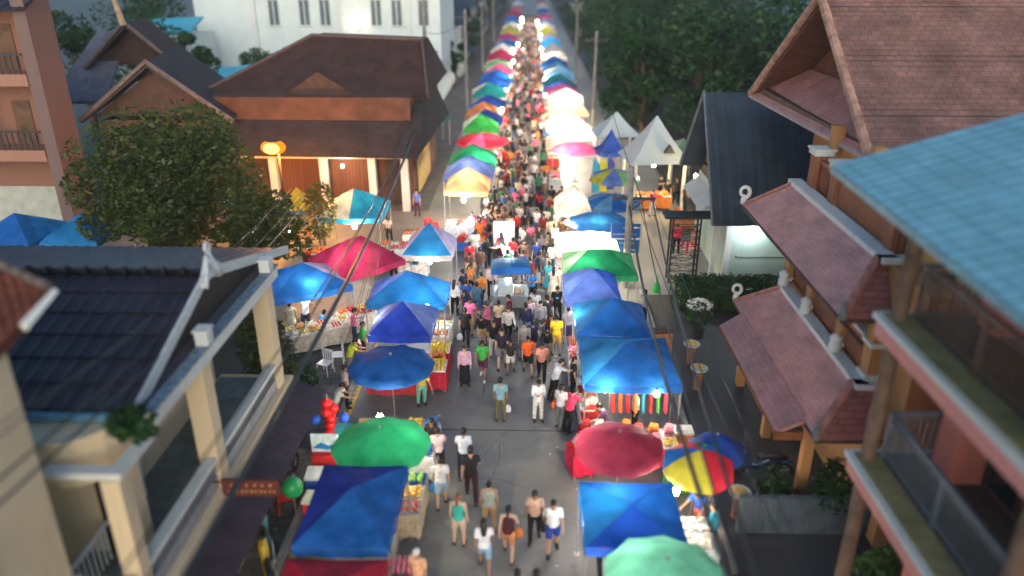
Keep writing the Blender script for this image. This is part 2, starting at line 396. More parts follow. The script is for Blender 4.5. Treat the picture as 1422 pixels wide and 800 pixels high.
for (y, mm, nm, w, z1) in ((12.6,M_trim,'door',.9,4.7),(15.2,M_glass,'window',1.1,4.8)):
    b = MB(); b.bb(-8.497,-8.44,y-w/2,y+w/2,SZ+.2 if nm=='door' else 3.4,z1); d_ = hp(b,nm,mm)
    f = MB(); 
    f.bb(-8.495,-8.40,y-w/2-.1,y-w/2-.002,SZ+.16 if nm=='door' else 3.35,z1+.1); f.bb(-8.495,-8.40,y+w/2+.002,y+w/2+.1,SZ+.16 if nm=='door' else 3.35,z1+.1)
    f.bb(-8.495,-8.40,y-w/2,y+w/2,z1+.002,z1+.1); hp(f,'frame',M_wood if nm=='window' else M_cream,d_)
b = MB(); b.bb(-8.497,-8.45,13.55,14.05,4.3,4.95); hp(b,'window',M_glass)
# main roof: ridge along X at Y=14.9, gable end just behind the street front
RX = -6.85; RY, RZZ = 14.88, 6.84; NE = (11.2,5.76); FE = (20.05,5.50)
b = MB()
b.tiles((-17,NE[0],NE[1]),(RX,NE[0],NE[1]),(RX,RY,RZZ),(-17,RY,RZZ),.31,.62,.028,.03)
b.tiles((RX,FE[0],FE[1]),(-17,FE[0],FE[1]),(-17,RY,RZZ),(RX,RY,RZZ),.31,.62,.028,.03)
b.poly([(-17,NE[0]+.03,NE[1]-.03),(RX-.03,NE[0]+.03,NE[1]-.03),(RX-.03,RY,RZZ-.05),(-17,RY,RZZ-.05)],.08)
b.poly([(RX-.03,FE[0]-.03,FE[1]-.03),(-17,FE[0]-.03,FE[1]-.03),(-17,RY,RZZ-.05),(RX-.03,RY,RZZ-.05)],.08)
rf = hp(b,'roof',M_dtile)
b = MB()                                # ridge caps
x = -17.0
while x < RX-.3:
    b.tube([(x,RY,RZZ+.03),(x+.36,RY,RZZ+.045),(x+.4,RY,RZZ+.05),(x+.44,RY,RZZ+.05)],[.085,.095,.125,.125],8); x += .42
hp(b,'ridge_cap',M_dtile,rf,True)
b = MB(); b.bb(-17,-7.3,NE[0]-.12,NE[0]-.005,NE[1]-.16,NE[1]-.02); hp(b,'gutter',M_bluedge,rf)
for (p,q) in (((RX+.03,NE[0]-.03,NE[1]-.02),(RX+.03,RY,RZZ+.05)),((RX+.03,FE[0]+.05,FE[1]-.02),(RX+.03,RY,RZZ+.05))):
    b = MB(); p,q = Vector(p),Vector(q); u=(q-p).normalized(); n_=Vector((1,0,0)).cross(u); n_ = n_ if n_.z>0 else -n_
    b.poly([p-n_*.12,q-n_*.12,q+n_*.10,p+n_*.10],.06,nrm=(1,0,0)); hp(b,'bargeboard',mat('weathered_white_finial',(.5,.56,.58),.7,.25,14),rf)
fb = MB()
P0 = Vector((RX+.06,RY,RZZ+.02)); pts = []; rr = []
for i in range(24):
    t = i/23; a = -.5*pi+t*2.3*pi; rad = .135-.085*t
    pts.append(P0+Vector((0,cos(a)*rad,.58+sin(a)*rad))); rr.append(.05-.022*t)
fb.tube(pts,rr,8)
for s_ in (-1,1):
    fb.tube([P0+Vector((0,s_*.42,-.16)),P0+Vector((0,s_*.30,.03)),P0+Vector((0,s_*.17,.22)),P0+Vector((0,s_*.06,.44))],[.10,.095,.075,.05],8)
    fb.tube([P0+Vector((0,s_*.38,-.1)),P0+Vector((0,s_*.50,.02)),P0+Vector((0,s_*.42,.12))],[.055,.045,.025],6)
fb.tube([P0+Vector((0,-.34,-.02)),P0+Vector((0,.34,-.02))],.06,6); fb.ball(P0+Vector((0,0,.28)),.085); fb.ball(P0+Vector((0,0,.05)),(.04,.2,.1))
hp(fb,'roof_finial',MATS['weathered_white_finial'],rf,True)
M_gab = brick('dark_gable_boards',(.030,.027,.030),(.022,.020,.024),(.008,.008,.010),.34,8,.03,.7,0,.6,.7)
b = MB(); b.poly([(RX-.06,NE[0]+.15,NE[1]-.1),(RX-.06,YF,NE[1]-.1),(RX-.06,YF,FE[1]+.3),(RX-.06,RY,RZZ-.1)],.1,nrm=(1,0,0)); hp(b,'gable_wall',M_gab)
b = MB(); b.poly([(FX-.16,11.25,EZ+.03),(FX-.16,YF,EZ+.03),(RX-.05,YF,EZ+.16),(RX-.05,11.25,EZ+.16)],.05); hp(b,'skirt_roof',M_dtile)
for cy in (17.7,13.75):
    b = MB(); b.bb(FX-.14,FX+.12,cy-.15,cy+.15,EZ+.065,EZ+.36); b.bb(FX-.17,FX+.15,cy-.18,cy+.18,EZ+.36,EZ+.41); hp(b,'eave_post',M_trim)
# near end: rounded bay under the eave, black sheet for the shade inside a door opening, small railed balcony
b = MB(); pts=[]; bxc=-7.95
for i in range(11):
    a = pi*i/10; pts.append((bxc+.85*cos(a),11.34-.95*sin(a)))
for i in range(10):
    (x0,y0),(x1,y1) = pts[i],pts[i+1]
    b.add([(x0,y0,4.72),(x1,y1,4.72),(x1,y1,5.58),(x0,y0,5.58)],[(3,2,1,0)]); b.add([(x0,y0,4.72),(x1,y1,4.72),(bxc,11.34,4.72)],[(0,1,2)]); b.add([(x0,y0,5.58),(x1,y1,5.58),(bxc,11.34,5.58)],[(2,1,0)])
hp(b,'bay_parapet',M_cream)
b = MB(); b.tube([(x_,y_,5.6) for (x_,y_) in pts],.05,6); hp(b,'bay_coping',M_cream)
b = MB(); b.bb(-8.0,-7.55,11.30,11.347,2.5,4.62); hp(b,'doorway_shade',M_black)
b = MB(); b.bb(-7.9,-6.64,9.75,9.9,SZ+.18,SZ+.26); b.tube([(-7.9,9.8,SZ+.95),(-6.66,9.8,SZ+.95)],.04,6); b.tube([(-7.9,9.8,SZ+.95),(-7.9,11.3,SZ+.95)],.04,6)
for k in range(9): b.tube([(-7.86+k*.15,9.8,SZ+.2),(-7.86+k*.15,9.8,SZ+.95)],.018,5)
for k in range(9): b.tube([(-7.9,9.9+k*.15,SZ+.2),(-7.9,9.9+k*.15,SZ+.95)],.018,5)
hp(b,'balcony_rail',M_trim)
# street awning below the balcony slab
b = MB(); b.tiles((-5.75,7.5,1.75),(-5.75,18.6,1.75),(-6.55,18.6,2.1),(-6.55,7.5,2.1),.3,.85,.006,.0)
b.poly([(-5.77,7.5,1.73),(-5.77,18.6,1.73),(-6.55,18.6,2.07),(-6.55,7.5,2.07)],.05)
hp(b,'awning',mat('dark_plum_awning',(.035,.022,.034),.6,.3,2))

# signboard hanging out over the awning
sg = thing('hanging_signboard','dark red timber signboard hanging out from the cream house balcony over the awning','sign',(-5.9,13.15,2.2))
b = MB(); b.box((0,0,.42),(1.25,.06,.42)); b.box((-.75,0,.55),(.35,.03,.03)); sb = b.build('board',mat('dark_red_board',(.10,.022,.016),.6,.3,5),sg)
b = MB()
for (z,n,w0) in ((.50,6,.42),(.34,11,.5)):
    for i in range(n):
        xx = -w0+2*w0*i/(n-1); b.box((xx,-.034,z),(.04,.006,.05+.03*((i*7)%3)/3)); 
        if i%2: b.box((xx+.03,-.034,z+.02),(.05,.006,.016))
b.build('lettering',mat('gold_lettering',(.42,.25,.10),.5,.2,5),sb)

# ------------------------------------------------------------------ neighbour house at the far left edge of the frame
nh = thing('neighbour_house','cream neighbour house corner with weathered red tile roof and pale bargeboard beside the dark roof','house',(-9.5,8.5,0))
np_ = world_child(nh)
P1=aty(71,403,10.0); PE=aty(-60,515,8.6); PR=aty(-60,345,10.5); P2=aty(27,447,9.3)
PE=Vector((-7.05,8.5,8.17)); P2=Vector((-7.0,9.3,8.40)); PF=Vector((-7.08,3.6,8.05)); PT=Vector((-10.6,3.6,9.75)); PS=Vector((-10.6,10.7,9.75)); PB=Vector((-12.0,11.9,8.5))
b = MB(); b.tiles(PE,P1,P1.lerp(PR,.02),PR,.22,.26,.022,.02,sub=5); b.tiles(PF,PE,PR,PT,.22,.26,.022,.02,sub=5)
b.tiles(P1,PB,PS,PR,.22,.26,.022,.02,sub=5); b.poly([PT,PR,PS],.05,nrm=(0,0,1))
b.tiles(PB,(-13.5,3.6,8.05),PT,PS,.22,.26,.022,.02,sub=5)
dz=Vector((0,0,.06)); b.poly([PE-dz,P1-dz,PR-dz],.08); b.poly([PF-dz,PE-dz,PR-dz,PT-dz],.08)
rf2 = np_(b,'roof',M_rtile)
b = MB(); b.tube([P1+Vector((.04,.02,-.02)),P2+Vector((.03,-.02,-.05))],[.06,.09],4); np_(b,'bargeboard',M_trim,rf2)
b = MB(); b.tube([P1.lerp(PR,k/14)+Vector((0,0,.05)) for k in range(15)],[.06+.012*(k%2) for k in range(15)],6); np_(b,'hip_cap',mat('lichened_cap',(.10,.085,.075),.9,.6,7),rf2)
wx = atx(60,640,-7.9)
b = MB(); b.bb(-13,-7.3,4.0,9.25,0,8.0); np_(b,'wall',M_cream); b = MB(); b.poly([(-13,4.0,8.02),(-7.3,4.0,8.02),(-10.6,4.0,9.6)],.12,nrm=(0,-1,0)); np_(b,'gable_wall',M_cream)
b = MB(); b.bb(-7.29,-7.14,4.0,9.3,3.6,3.85); np_(b,'string_course',M_trim)
b = MB(); b.bb(-7.297,-7.24,6.9,7.8,4.3,5.7); w_ = np_(b,'window',M_glass)
b = MB(); b.bb(-7.297,-7.05,6.8,7.9,4.2,4.29); np_(b,'sill',M_bluedge,w_)

# patches, drain covers, litter on the road
rn=random.Random(31)
M_pat=roadmat('patched_asphalt',(.10,.108,.115),(.155,.155,.15),(.08,.08,.08)); M_pat2=roadmat('pale_concrete_patch',(.19,.18,.16),(.25,.235,.21),(.15,.14,.13))
for (x,y,w_,d_,m_) in ((-1.6,21.5,1.6,3.8,M_pat2),(.3,16.6,1.3,2.4,M_pat2),(-1.9,14.2,1.5,1.2,M_pat2),(-.4,30.4,2.2,1.5,M_pat2),(.6,24.6,.9,2.2,M_pat),(-2.2,17.6,.9,3.0,M_pat2)):
    pts=[]
    for k in range(14):
        a=2*pi*k/14; e=.72; pts.append((x+w_/2*abs(cos(a))**e*(1 if cos(a)>0 else -1)+rn.uniform(-.07,.07), y+d_/2*abs(sin(a))**e*(1 if sin(a)>0 else -1)+rn.uniform(-.07,.07)))
    sheet('road_patch',pts,.0065,m_)
M_crack=mat('road_crack',(.03,.03,.03),.9)
for k in range(16):
    x=rn.uniform(-2.6,1.0); y=rn.uniform(13.2,34); a=rn.uniform(0,pi); L=[];Rr=[]
    for i in range(9):
        L.append((x-.007,y,.0)); Rr.append((x+.007,y+.008,.0)); a+=rn.uniform(-.22,.22); x+=cos(a)*.22; y+=sin(a)*.22
    b=MB(); b.add([(p[0],p[1],.0095) for p in L]+[(p[0],p[1],.0095) for p in Rr],[(i,i+1,9+i+1,9+i) for i in range(8)]); tag(b.build('road_crack',M_crack),kind='structure')
for i in range(26):
    x=rn.choice([-2.7,1.0])+rn.uniform(-.4,.4); y=rn.uniform(13,34); b=MB(); q=rn.uniform(.04,.09); a=rn.uniform(0,3)
    b.add([(x+cos(a)*q,y+sin(a)*q,.014),(x-sin(a)*q*.7,y+cos(a)*q*.7,.03),(x-cos(a)*q,y-sin(a)*q,.014),(x+sin(a)*q*.7,y-cos(a)*q*.7,.022)],[(0,1,2,3)])
    tag(b.build('paper_scrap',mat('litter_paper',(.6,.58,.52),.9,.2,9)),'small pale paper scrap lying on the road along the stalls','litter','paper scraps along the stalls')
# ------------------------------------------------------------------ PINK BALCONY HOUSE, right foreground
pk = thing('pink_balcony_house','coral pink house with two railed balconies, timber posts and cyan tiled roof','house',(6.4,9,0))
pp = world_child(pk)
b = MB(); b.bb(8.3,14,-2,12.35,0,9.75); wl = pp(b,'wall',M_pink)
for (zt, nm) in ((7.22,'upper'),(4.26,'lower')):
    b = MB(); b.bb(6.25,8.3,-1.5,12.45,zt-.42,zt-.10); sl = pp(b,'balcony_slab',M_pinkp)
    b = MB(); b.bb(6.19,8.3,-1.5,12.51,zt-.10,zt); pp(b,'slab_edge',M_trim,sl)
    b = MB(); b.bb(6.31,6.76,-1.4,12.40,zt,zt+.02); pp(b,'ledge',M_olive,sl)
    b = MB(); b.bb(6.78,8.29,-1.4,12.40,zt,zt+.016); pp(b,'balcony_floor',mat('dark_floor_tile',(.09,.075,.06),.6,.2,4),sl)
    rl = MB()
    mm = mat('bronze_rail',(.13,.095,.08),.5,.2,6,metal=.3) if nm=='upper' else mat('grey_blue_rail',(.12,.16,.19),.5,.2,6)
    rx = 6.80
    for (z, r_) in ((zt+.98,.035),(zt+.86,.018),(zt+.12,.02)):
        rl.bb(rx-r_,rx+r_,-1.4,12.25,z-r_,z+r_); rl.bb(rx,8.2,12.25-r_,12.25+r_,z-r_,z+r_)
    y = 12.15
    while y > 2.0:
        rl.bb(rx-.009,rx+.009,y-.009,y+.009,zt+.12,zt+.86); y -= .115
    for k in range(11): rl.bb(rx+.1+k*.12-.012,rx+.1+k*.12+.012,12.238,12.262,zt+.12,zt+.86)
    for yy in (12.25,10.3,8.35,6.4): rl.bb(rx-.03,rx+.03,yy-.03,yy+.03,zt,zt+1.0)
    pp(rl,'balcony_rail',mm)
for (yy) in (12.22, 7.95):
    b = MB(); b.tube([(6.52,yy,0),(6.53,yy,2.5),(6.51,yy,5),(6.53,yy+.02,7.4),(6.52,yy,9.75)],[.15,.145,.14,.135,.13],10)
    pp(b,'timber_post',mat('weathered_log',(.15,.095,.07),.8,.4,3,bump=.5),sm=True)
for yy in (11.75, 7.2):
    b = MB(); b.bb(7.62,8.296,yy-.3,yy+.3,0,6.78); b2=b; pp(b,'pilaster',M_pink); b = MB(); b.bb(7.75,8.296,yy-.28,yy+.28,7.24,9.6); pp(b,'pilaster',M_pink)
for z0 in (4.3,7.26):
    for (y0,y1) in ((7.6,9.35),(9.5,11.35),(4.4,6.8)):
        w_ = MB(); w_.bb(8.24,8.297,y0,y1,z0+.05,z0+2.2); w = pp(w_,'window',M_glass)
        f = MB()
        for yy in (y0,(y0+y1)/2,y1): f.bb(8.19,8.26,yy-.05,yy+.05,z0+.05,z0+2.25)
        f.bb(8.19,8.26,y0,y1,z0+2.2,z0+2.3); f.bb(8.19,8.26,y0,y1,z0+1.0,z0+1.06); pp(f,'frame',mat('dark_wood_frame',(.06,.035,.03),.6,.2,6),w)
        cu = MB()
        for k in range(10):
            yy = y0+.15+k*.05; cu.tube([(8.225,yy,z0+.1),(8.225,yy,z0+2.1)],.028,5)
        pp(cu,'curtain',mat('teal_curtain',(.06,.24,.19),.9,.2,7),w)
A = Vector((5.42,13.55,9.62)); B_ = Vector((5.42,5.0,9.34)); D = Vector((9.4,13.8,10.72)); E_ = Vector((9.4,4.5,10.5))
b = MB()
def cq(a,b2,c,d,nu,nv):
    return [[a.lerp(b2,i/nu).lerp(d.lerp(c,i/nu),j/nv) for i in range(nu+1)] for j in range(nv+1)]
# courses run up the verge: stepped boards of flat cement tile
nrow = 29
for i in range(nrow):
    t0, t1 = i/nrow, (i+1)/nrow
    p = [A.lerp(B_,t1), E_.lerp(D,1-t1), D.lerp(E_,t0), A.lerp(B_,t0)]
    lift0, lift1 = Vector((0,0,.016)), Vector((0,0,.003))
    L = (p[1]-p[0]).length; h = (A-B_).length/nrow; o = (i%2)*.22
    q = [p[0]+lift0,p[1]+lift0,p[2]+lift1,p[3]+lift1]
    b.add(q,[(0,1,2,3)],0,[[(o,i*.3),(o+L,i*.3),(o+L,i*.3+.3),(o,i*.3+.3)]])
    b.add([q[0],q[1],p[1],p[0]],[(0,1,2,3)],0,[[(o,i*.3),(o+L,i*.3),(o+L,i*.3+.01),(o,i*.3+.01)]])
b.poly([A-Vector((0,0,.01)),B_-Vector((0,0,.01)),E_-Vector((0,0,.01)),D-Vector((0,0,.01))],.12,nrm=(0,0,1))
rf3 = pp(b,'roof',M_ctile)
b = MB(); b.bb(8.0,13.9,-2,12.5,9.75,9.9); pp(b,'ceiling',M_wood)

# ------------------------------------------------------------------ ORANGE HOUSE with stacked pink tiled skirts and big brown gable
oh = thing('orange_house','orange house with two pink tiled skirt roofs, terracotta parapet and big brown tiled gable','house',(8.2,19,0))
op = world_child(oh)
b = MB(); b.bb(8.35,16,14.6,22.75,0,6.58); op(b,'wall',M_orange)
b = MB(); b.bb(11.5,16,22.8,31,0,8.05); op(b,'rear_wall',M_orange)
def skirt(name, xe, ze, xt, zt, yf_e, yf_t, yn_e, yn_t, xr, tile):
    """street side slope + hip turning the near corner"""
    b = MB()
    def slope(a,b2,c,d,nc,lab=0):
        a,b2,c,d = map(Vector,(a,b2,c,d)); n = (b2-a).cross(d-a).normalized()
        for j in range(nc):
            t0,t1 = j/nc,(j+1)/nc
            p = [a.lerp(d,t0)+n*.022,b2.lerp(c,t0)+n*.022,b2.lerp(c,t1)+n*.003,a.lerp(d,t1)+n*.003]
            L=(p[1]-p[0]).length; hh=(d-a).length/nc
            b.add(p,[(0,1,2,3)],0,[[(0,j*hh),(L,j*hh),(L,j*hh+hh),(0,j*hh+hh)]])
            b.add([a.lerp(d,t0),b2.lerp(c,t0),p[1],p[0]],[(0,1,2,3)],0,[[(0,j*hh),(L,j*hh),(L,j*hh+.02),(0,j*hh+.02)]])
    nc = int(sqrt((xt-xe)**2+(zt-ze)**2)/.17)
    slope((xe,yf_e,ze),(xe,yn_e,ze),(xt,yn_t,zt),(xt,yf_t,zt),nc)
    b.poly([(xe+.02,yf_e-.02,ze-.02),(xe+.02,yn_e+.02,ze-.02),(xt,yn_t,zt-.03),(xt,yf_t,zt-.03)],.1)
    r1 = op(b,name,tile)
    b = MB(); slope((xe,yn_e,ze),(xr,yn_e,ze),(xr,yn_t,zt),(xt,yn_t,zt),8)
    b.poly([(xe+.02,yn_e+.02,ze-.02),(xr,yn_e+.02,ze-.02),(xr,yn_t,zt-.03),(xt,yn_t,zt-.03)],.08)
    op(b,'hip_slope',M_ptile2,r1)
    b = MB()
    n = 9; p0 = Vector((xe,yn_e,ze+.04)); p1 = Vector((xt,yn_t,zt+.05))
    for k in range(n):
        q0 = p0.lerp(p1,k/n); q1 = p0.lerp(p1,(k+1.05)/n); b.tube([q0,q1],[.12,.10],8)
    op(b,'hip_cap',mat('hip_cap_tile',(.36,.17,.14),.7,.3,4),r1)
    b = MB(); b.tube([(xe,yf_e,ze+.03),(xt,yf_t,zt+.06)],.07,6); op(b,'verge_cap',mat('hip_cap_tile',(.36,.17,.14)),r1)
    b = MB(); b.tube([(xe+.02,yf_e,ze-.07),(xe+.02,yn_e,ze-.07),(xr,yn_e+.02,ze-.07)],.05,5); op(b,'eave_board',mat('dark_eave_board',(.10,.06,.05),.8,.3,4),r1)
    fb = MB()
    p = Vector((xe,yn_e,ze)); fb.ball(p+Vector((0,0,.16)),(.09,.09,.15)); fb.ball(p+Vector((0,0,.36)),.075); fb.tube([p,p+Vector((0,0,.1))],[.11,.1],8)
    op(fb,'corner_finial',mat('grey_finial',(.16,.18,.18),.7,.3,9),r1,True)
    return r1
# upper skirt
rU = skirt('upper_roof',7.2,5.45,8.15,6.62,24.75,23.1,15.9,16.75,10.2,M_ptile)
f = MB(); P = Vector((7.2,24.8,5.55))
pts=[];rr=[]
for i in range(22):
    t=i/21; a=-.5*pi+t*2.1*pi; r_=.22-.10*t; pts.append(P+Vector((cos(a)*r_*.9,0,.34+sin(a)*r_))); rr.append(.075-.03*t)
f.tube(pts,rr,8); f.tube([P-Vector((0,0,.05)),P+Vector((0,0,.16))],[.12,.09],8)
op(f,'roof_finial',M_trim,rU,True)
# lower skirt, with the further-out middle bay
rL = skirt('lower_roof',6.75,2.72,7.65,3.85,22.9,21.4,15.1,15.75,10.2,M_ptile)
b = MB()
a0 = [(6.05,21.7,2.42),(6.05,15.85,2.42),(6.78,15.85,2.80),(6.78,21.9,2.80)]
a0v = [Vector(p) for p in a0]; n_ = (a0v[1]-a0v[0]).cross(a0v[3]-a0v[0]).normalized()
for j in range(5):
    t0,t1=j/5,(j+1)/5
    p=[a0v[0].lerp(a0v[3],t0)+n_*.022,a0v[1].lerp(a0v[2],t0)+n_*.022,a0v[1].lerp(a0v[2],t1)+n_*.004,a0v[0].lerp(a0v[3],t1)+n_*.004]
    b.add(p,[(0,1,2,3)],0,[[(0,j*.17),(5.8,j*.17),(5.8,j*.17+.17),(0,j*.17+.17)]])
b.poly([v-Vector((0,0,.02)) for v in a0v],.1)
op(b,'porch_roof',M_ptile,rL)
b = MB(); b.tube([(6.06,21.7,2.36),(6.06,15.85,2.36)],.05,5); b.bb(6.05,6.75,15.80,15.9,2.2,2.42); op(b,'eave_board',mat('rust_eave_board',(.24,.085,.03),.8,.3,4),rL)
f = MB(); P = Vector((6.8,22.95,2.85)); pts=[];rr=[]
for i in range(22):
    t=i/21; a=-.5*pi+t*2.1*pi; r_=.19-.08*t; pts.append(P+Vector((cos(a)*r_*.9,0,.30+sin(a)*r_))); rr.append(.065-.025*t)
f.tube(pts,rr,8); f.tube([P-Vector((0,0,.05)),P+Vector((0,0,.14))],[.11,.08],8)
op(f,'roof_finial',M_trim,rL,True)
for (y) in (22.2,19.2,16.2):
    b = MB(); b.bb(6.95,7.2,y-.12,y+.12,0,2.75); op(b,'porch_post',M_orange)
# flat white ledges above each skirt
b = MB(); b.bb(7.62,7.95,15.5,21.6,3.83,3.97); b.bb(7.62,10,15.45,15.75,3.83,3.97); op(b,'ledge',M_trim)
b = MB(); b.bb(8.1,8.5,16.5,23.4,6.60,6.74); b.bb(8.1,10,16.4,16.7,6.60,6.74); op(b,'ledge',M_trim)
# middle storey balcony: orange piers, terracotta panels, white caps
for y in (21.9,19.9,17.6,15.9):
    b = MB(); b.bb(7.92,8.32,y-.2,y+.2,3.9,5.9 if y>16 else 5.4); pr = op(b,'pier',M_orange)
    b = MB(); b.bb(7.86,8.36,y-.26,y+.26,4.82,4.92); op(b,'pier_band',M_trim,pr); b = MB(); b.bb(7.86,8.36,y-.26,y+.26,3.98,4.1); op(b,'pier_band',M_trim,pr)
for (y0,y1) in ((16.12,17.38),(17.82,19.68)):
    b = MB(); b.bb(8.02,8.22,y0,y1,3.98,4.80); q = op(b,'balcony_panel',M_terra)
    b = MB(); b.bb(7.95,8.28,y0,y1,4.80,4.90); op(b,'coping',M_trim,q)
b = MB()
for k in range(14):
    y = 20.1+k*.125; b.bb(8.08,8.13,y-.03,y+.03,4.05,4.72)
b.bb(8.05,8.17,20.1,21.7,4.72,4.80); b.bb(8.05,8.17,20.1,21.7,3.98,4.05); op(b,'timber_rail',mat('red_timber',(.24,.085,.045),.6,.3,4))
for y in (21.55,19.55,17.3):
    f = MB(); f.lathe([(.10,0),(.14,.06),(.16,.2),(.12,.34),(.16,.42),(.10,.5),(.0,.56)],10,(7.72,y-.12,3.9)); op(f,'urn_finial',M_trim,sm=True)
# third storey terrace parapet
TY0, TY1 = 16.9, 22.6
for (y0,y1) in ((17.35,20.55),):
    b = MB(); b.bb(8.55,8.75,y0,y1,6.66,7.62); q = op(b,'parapet_panel',M_terra)
    b = MB(); b.bb(8.5,8.8,y0,y1,7.62,7.74); op(b,'coping',M_trim,q)
for y in (17.1,20.8,22.5):
    b = MB(); b.bb(8.45,8.87,y-.21,y+.21,6.6,7.72); q = op(b,'parapet_pier',M_terra)
    b = MB(); b.bb(8.38,8.94,y-.28,y+.28,7.72,7.86); b.bb(8.34,8.98,y-.32,y+.32,7.86,7.92); op(b,'pier_cap',M_trim,q)
b = MB()
for k in range(11):
    y = 21.1+k*.12; b.bb(8.62,8.68,y-.03,y+.03,6.72,7.5)
b.bb(8.58,8.72,21.02,22.28,7.5,7.6); op(b,'timber_rail',mat('red_timber',(.24,.085,.045)))
b = MB(); b.bb(8.92,9.3,15.6,16.55,6.74,9.4); op(b,'corner_pier',M_yellow)
b = MB(); b.bb(8.86,9.36,15.5,16.62,7.5,7.62); op(b,'pier_band',M_trim)
b = MB(); b.bb(9.31,13,15.2,15.5,5.0,9.4); op(b,'ochre_wall',M_yellow)
b = MB(); b.bb(9.2,16,15.6,31,8.1,8.35); op(b,'terrace_ceiling',M_wood)
for (x,y) in ((9.0,22.4),(9.0,19.6)):
    b = MB(); b.bb(x-.16,x+.16,y-.16,y+.16,7.7 if y>22 else 6.7,8.6); op(b,'terrace_column',M_orange)
b = MB(); b.bb(9.6,9.9,15.6,22.7,6.6,8.09); op(b,'terrace_wall',M_yellow)
for y in (18.2,20.6,):
    b = MB(); b.bb(9.55,9.598,y-.55,y+.55,6.7,8.0); op(b,'terrace_door',M_wood)
# knee braces under the skirts
for y in (16.4,19.3,22.2):
    b = MB(); b.tube([(7.25,y,5.35),(8.0,y,4.55)],.05,4); op(b,'brace',mat('dark_eave_board',(.1,.06,.05)))
# big brown gable roof
GX = 9.05; AP = Vector((GX,25.7,11.95)); NV = Vector((GX,20.35,8.22)); FV = Vector((GX,32.0,7.95)); XR = 24
b = MB()
def slope2(b,a,b2,c,d,nc):
    a,b2,c,d=map(Vector,(a,b2,c,d)); n=(b2-a).cross(d-a).normalized()
    for j in range(nc):
        t0,t1=j/nc,(j+1)/nc
        p=[a.lerp(d,t0)+n*.035,b2.lerp(c,t0)+n*.035,b2.lerp(c,t1)+n*.003,a.lerp(d,t1)+n*.003]
        L=(b2-a).length; hh=(d-a).length/nc
        b.add(p,[(0,1,2,3)],0,[[(0,j*hh),(L,j*hh),(L,j*hh+hh),(0,j*hh+hh)]])
        b.add([a.lerp(d,t0),b2.lerp(c,t0),p[1],p[0]],[(0,1,2,3)],0,[[(0,j*hh),(L,j*hh),(L,j*hh+.02),(0,j*hh+.02)]])
NV2 = NV+(NV-AP)*.12
slope2(b,NV2,(XR,NV2.y,NV2.z),(XR,AP.y,AP.z),AP,30); slope2(b,(XR,FV.y,FV.z),FV,AP,(XR,AP.y,AP.z),30)
bigr = op(b,'gable_roof',M_btile)
b = MB()
b.poly([NV2+Vector((.1,0,-.05)),(XR,NV2.y,NV2.z-.05),(XR,AP.y,AP.z-.05),AP+Vector((.1,0,-.05))],.12)
b.poly([(XR,FV.y,FV.z-.05),FV+Vector((.1,0,-.05)),AP+Vector((.1,0,-.05)),(XR,AP.y,AP.z-.05)],.12)
op(b,'soffit',mat('soffit_boards',(.13,.052,.032),.7,.3,3),bigr)
b = MB()
for (p0,p1) in ((NV2,AP),(FV,AP)):
    n=22
    for k in range(n):
        b.tube([p0.lerp(p1,k/n)+Vector((0,0,.06)),p0.lerp(p1,(k+1.06)/n)+Vector((0,0,.06))],[.15,.125],8)
op(b,'verge_tile',mat('verge_tile',(.36,.22,.17),.7,.45,2.5),bigr)
b = MB(); b.tube([AP+Vector((0,0,.04)),(XR,AP.y,AP.z+.04)],.14,8); op(b,'ridge_cap',mat('verge_tile',(.3,.17,.13)),bigr)
b = MB(); b.poly([(GX+1.5,20.6,8.3),(GX+1.5,AP.y,AP.z-.4),(GX+1.5,31.6,8.1)],.15,nrm=(-1,0,0)); op(b,'gable_wall',mat('gable_boards',(.12,.05,.03),.7,.3,3),bigr)
b = MB(); b.tiles((GX-.02,FV.y,FV.z-.02),(GX-.02,NV.y+.1,NV.z-.05),(GX+1.45,22.0,9.35),(GX+1.45,30.0,9.25),.26,.2,.006,.015)
b.poly([(GX,FV.y,FV.z-.08),(GX,NV.y+.1,NV.z-.11),(GX+1.45,22.0,9.28),(GX+1.45,30.0,9.18)],.08)
op(b,'gable_skirt',M_ptile,bigr)
b = MB(); b.tube([(GX-.02,FV.y,FV.z-.06),(GX-.02,NV.y,NV.z-.1)],.07,5); op(b,'eave_board',mat('skirt_edge',(.42,.34,.32),.8,.2,5),bigr)

# ------------------------------------------------------------------ DARK BLUE ROOFED HOUSE beyond, pale teal wall
dh = thing('slate_roof_house','pale teal walled house with steep dark slate blue roof beside the hedge','house',(9,34,0))
dp = world_child(dh)
b = MB(); b.bb(8.45,18,30.75,37.2,0,3.5); dp(b,'wall',M_teal)
b = MB(); b.bb(8.36,8.62,30.66,30.9,0,3.2); dp(b,'corner_pillar',M_trim)
b = MB(); b.poly([(8.5,30.76,3.3),(8.5,37.2,3.3),(8.5,33.95,7.3)],.12,nrm=(-1,0,0)); 
gw = dp(b,'gable_wall',mat('brown_gable_boards',(.10,.06,.035),.8,.3,4))
b = MB()
for k in range(7):
    z=4.0+k*.45; w_=(7.3-z)/4.0*3.1; b.bb(8.40,8.5,33.95-w_,33.95+w_,z,z+.05)
dp(b,'gable_slat',mat('dark_slat',(.05,.035,.025),.8),gw)
b = MB(); GX2=7.55
b.tiles((GX2,29.95,3.05),(18,29.95,3.05),(18,33.85,7.75),(GX2,33.85,7.75),.44,3.2,.02,.012)
b.tiles((18,37.6,3.7),(GX2,37.6,3.7),(GX2,33.85,7.75),(18,33.85,7.75),.44,3.2,.02,.012)
b.poly([(GX2,29.95,2.99),(18,29.95,2.99),(18,33.85,7.69),(GX2,33.85,7.69)],.08); b.poly([(18,37.6,3.64),(GX2,37.6,3.64),(GX2,33.85,7.69),(18,33.85,7.69)],.08)
dr = dp(b,'roof',M_slate)
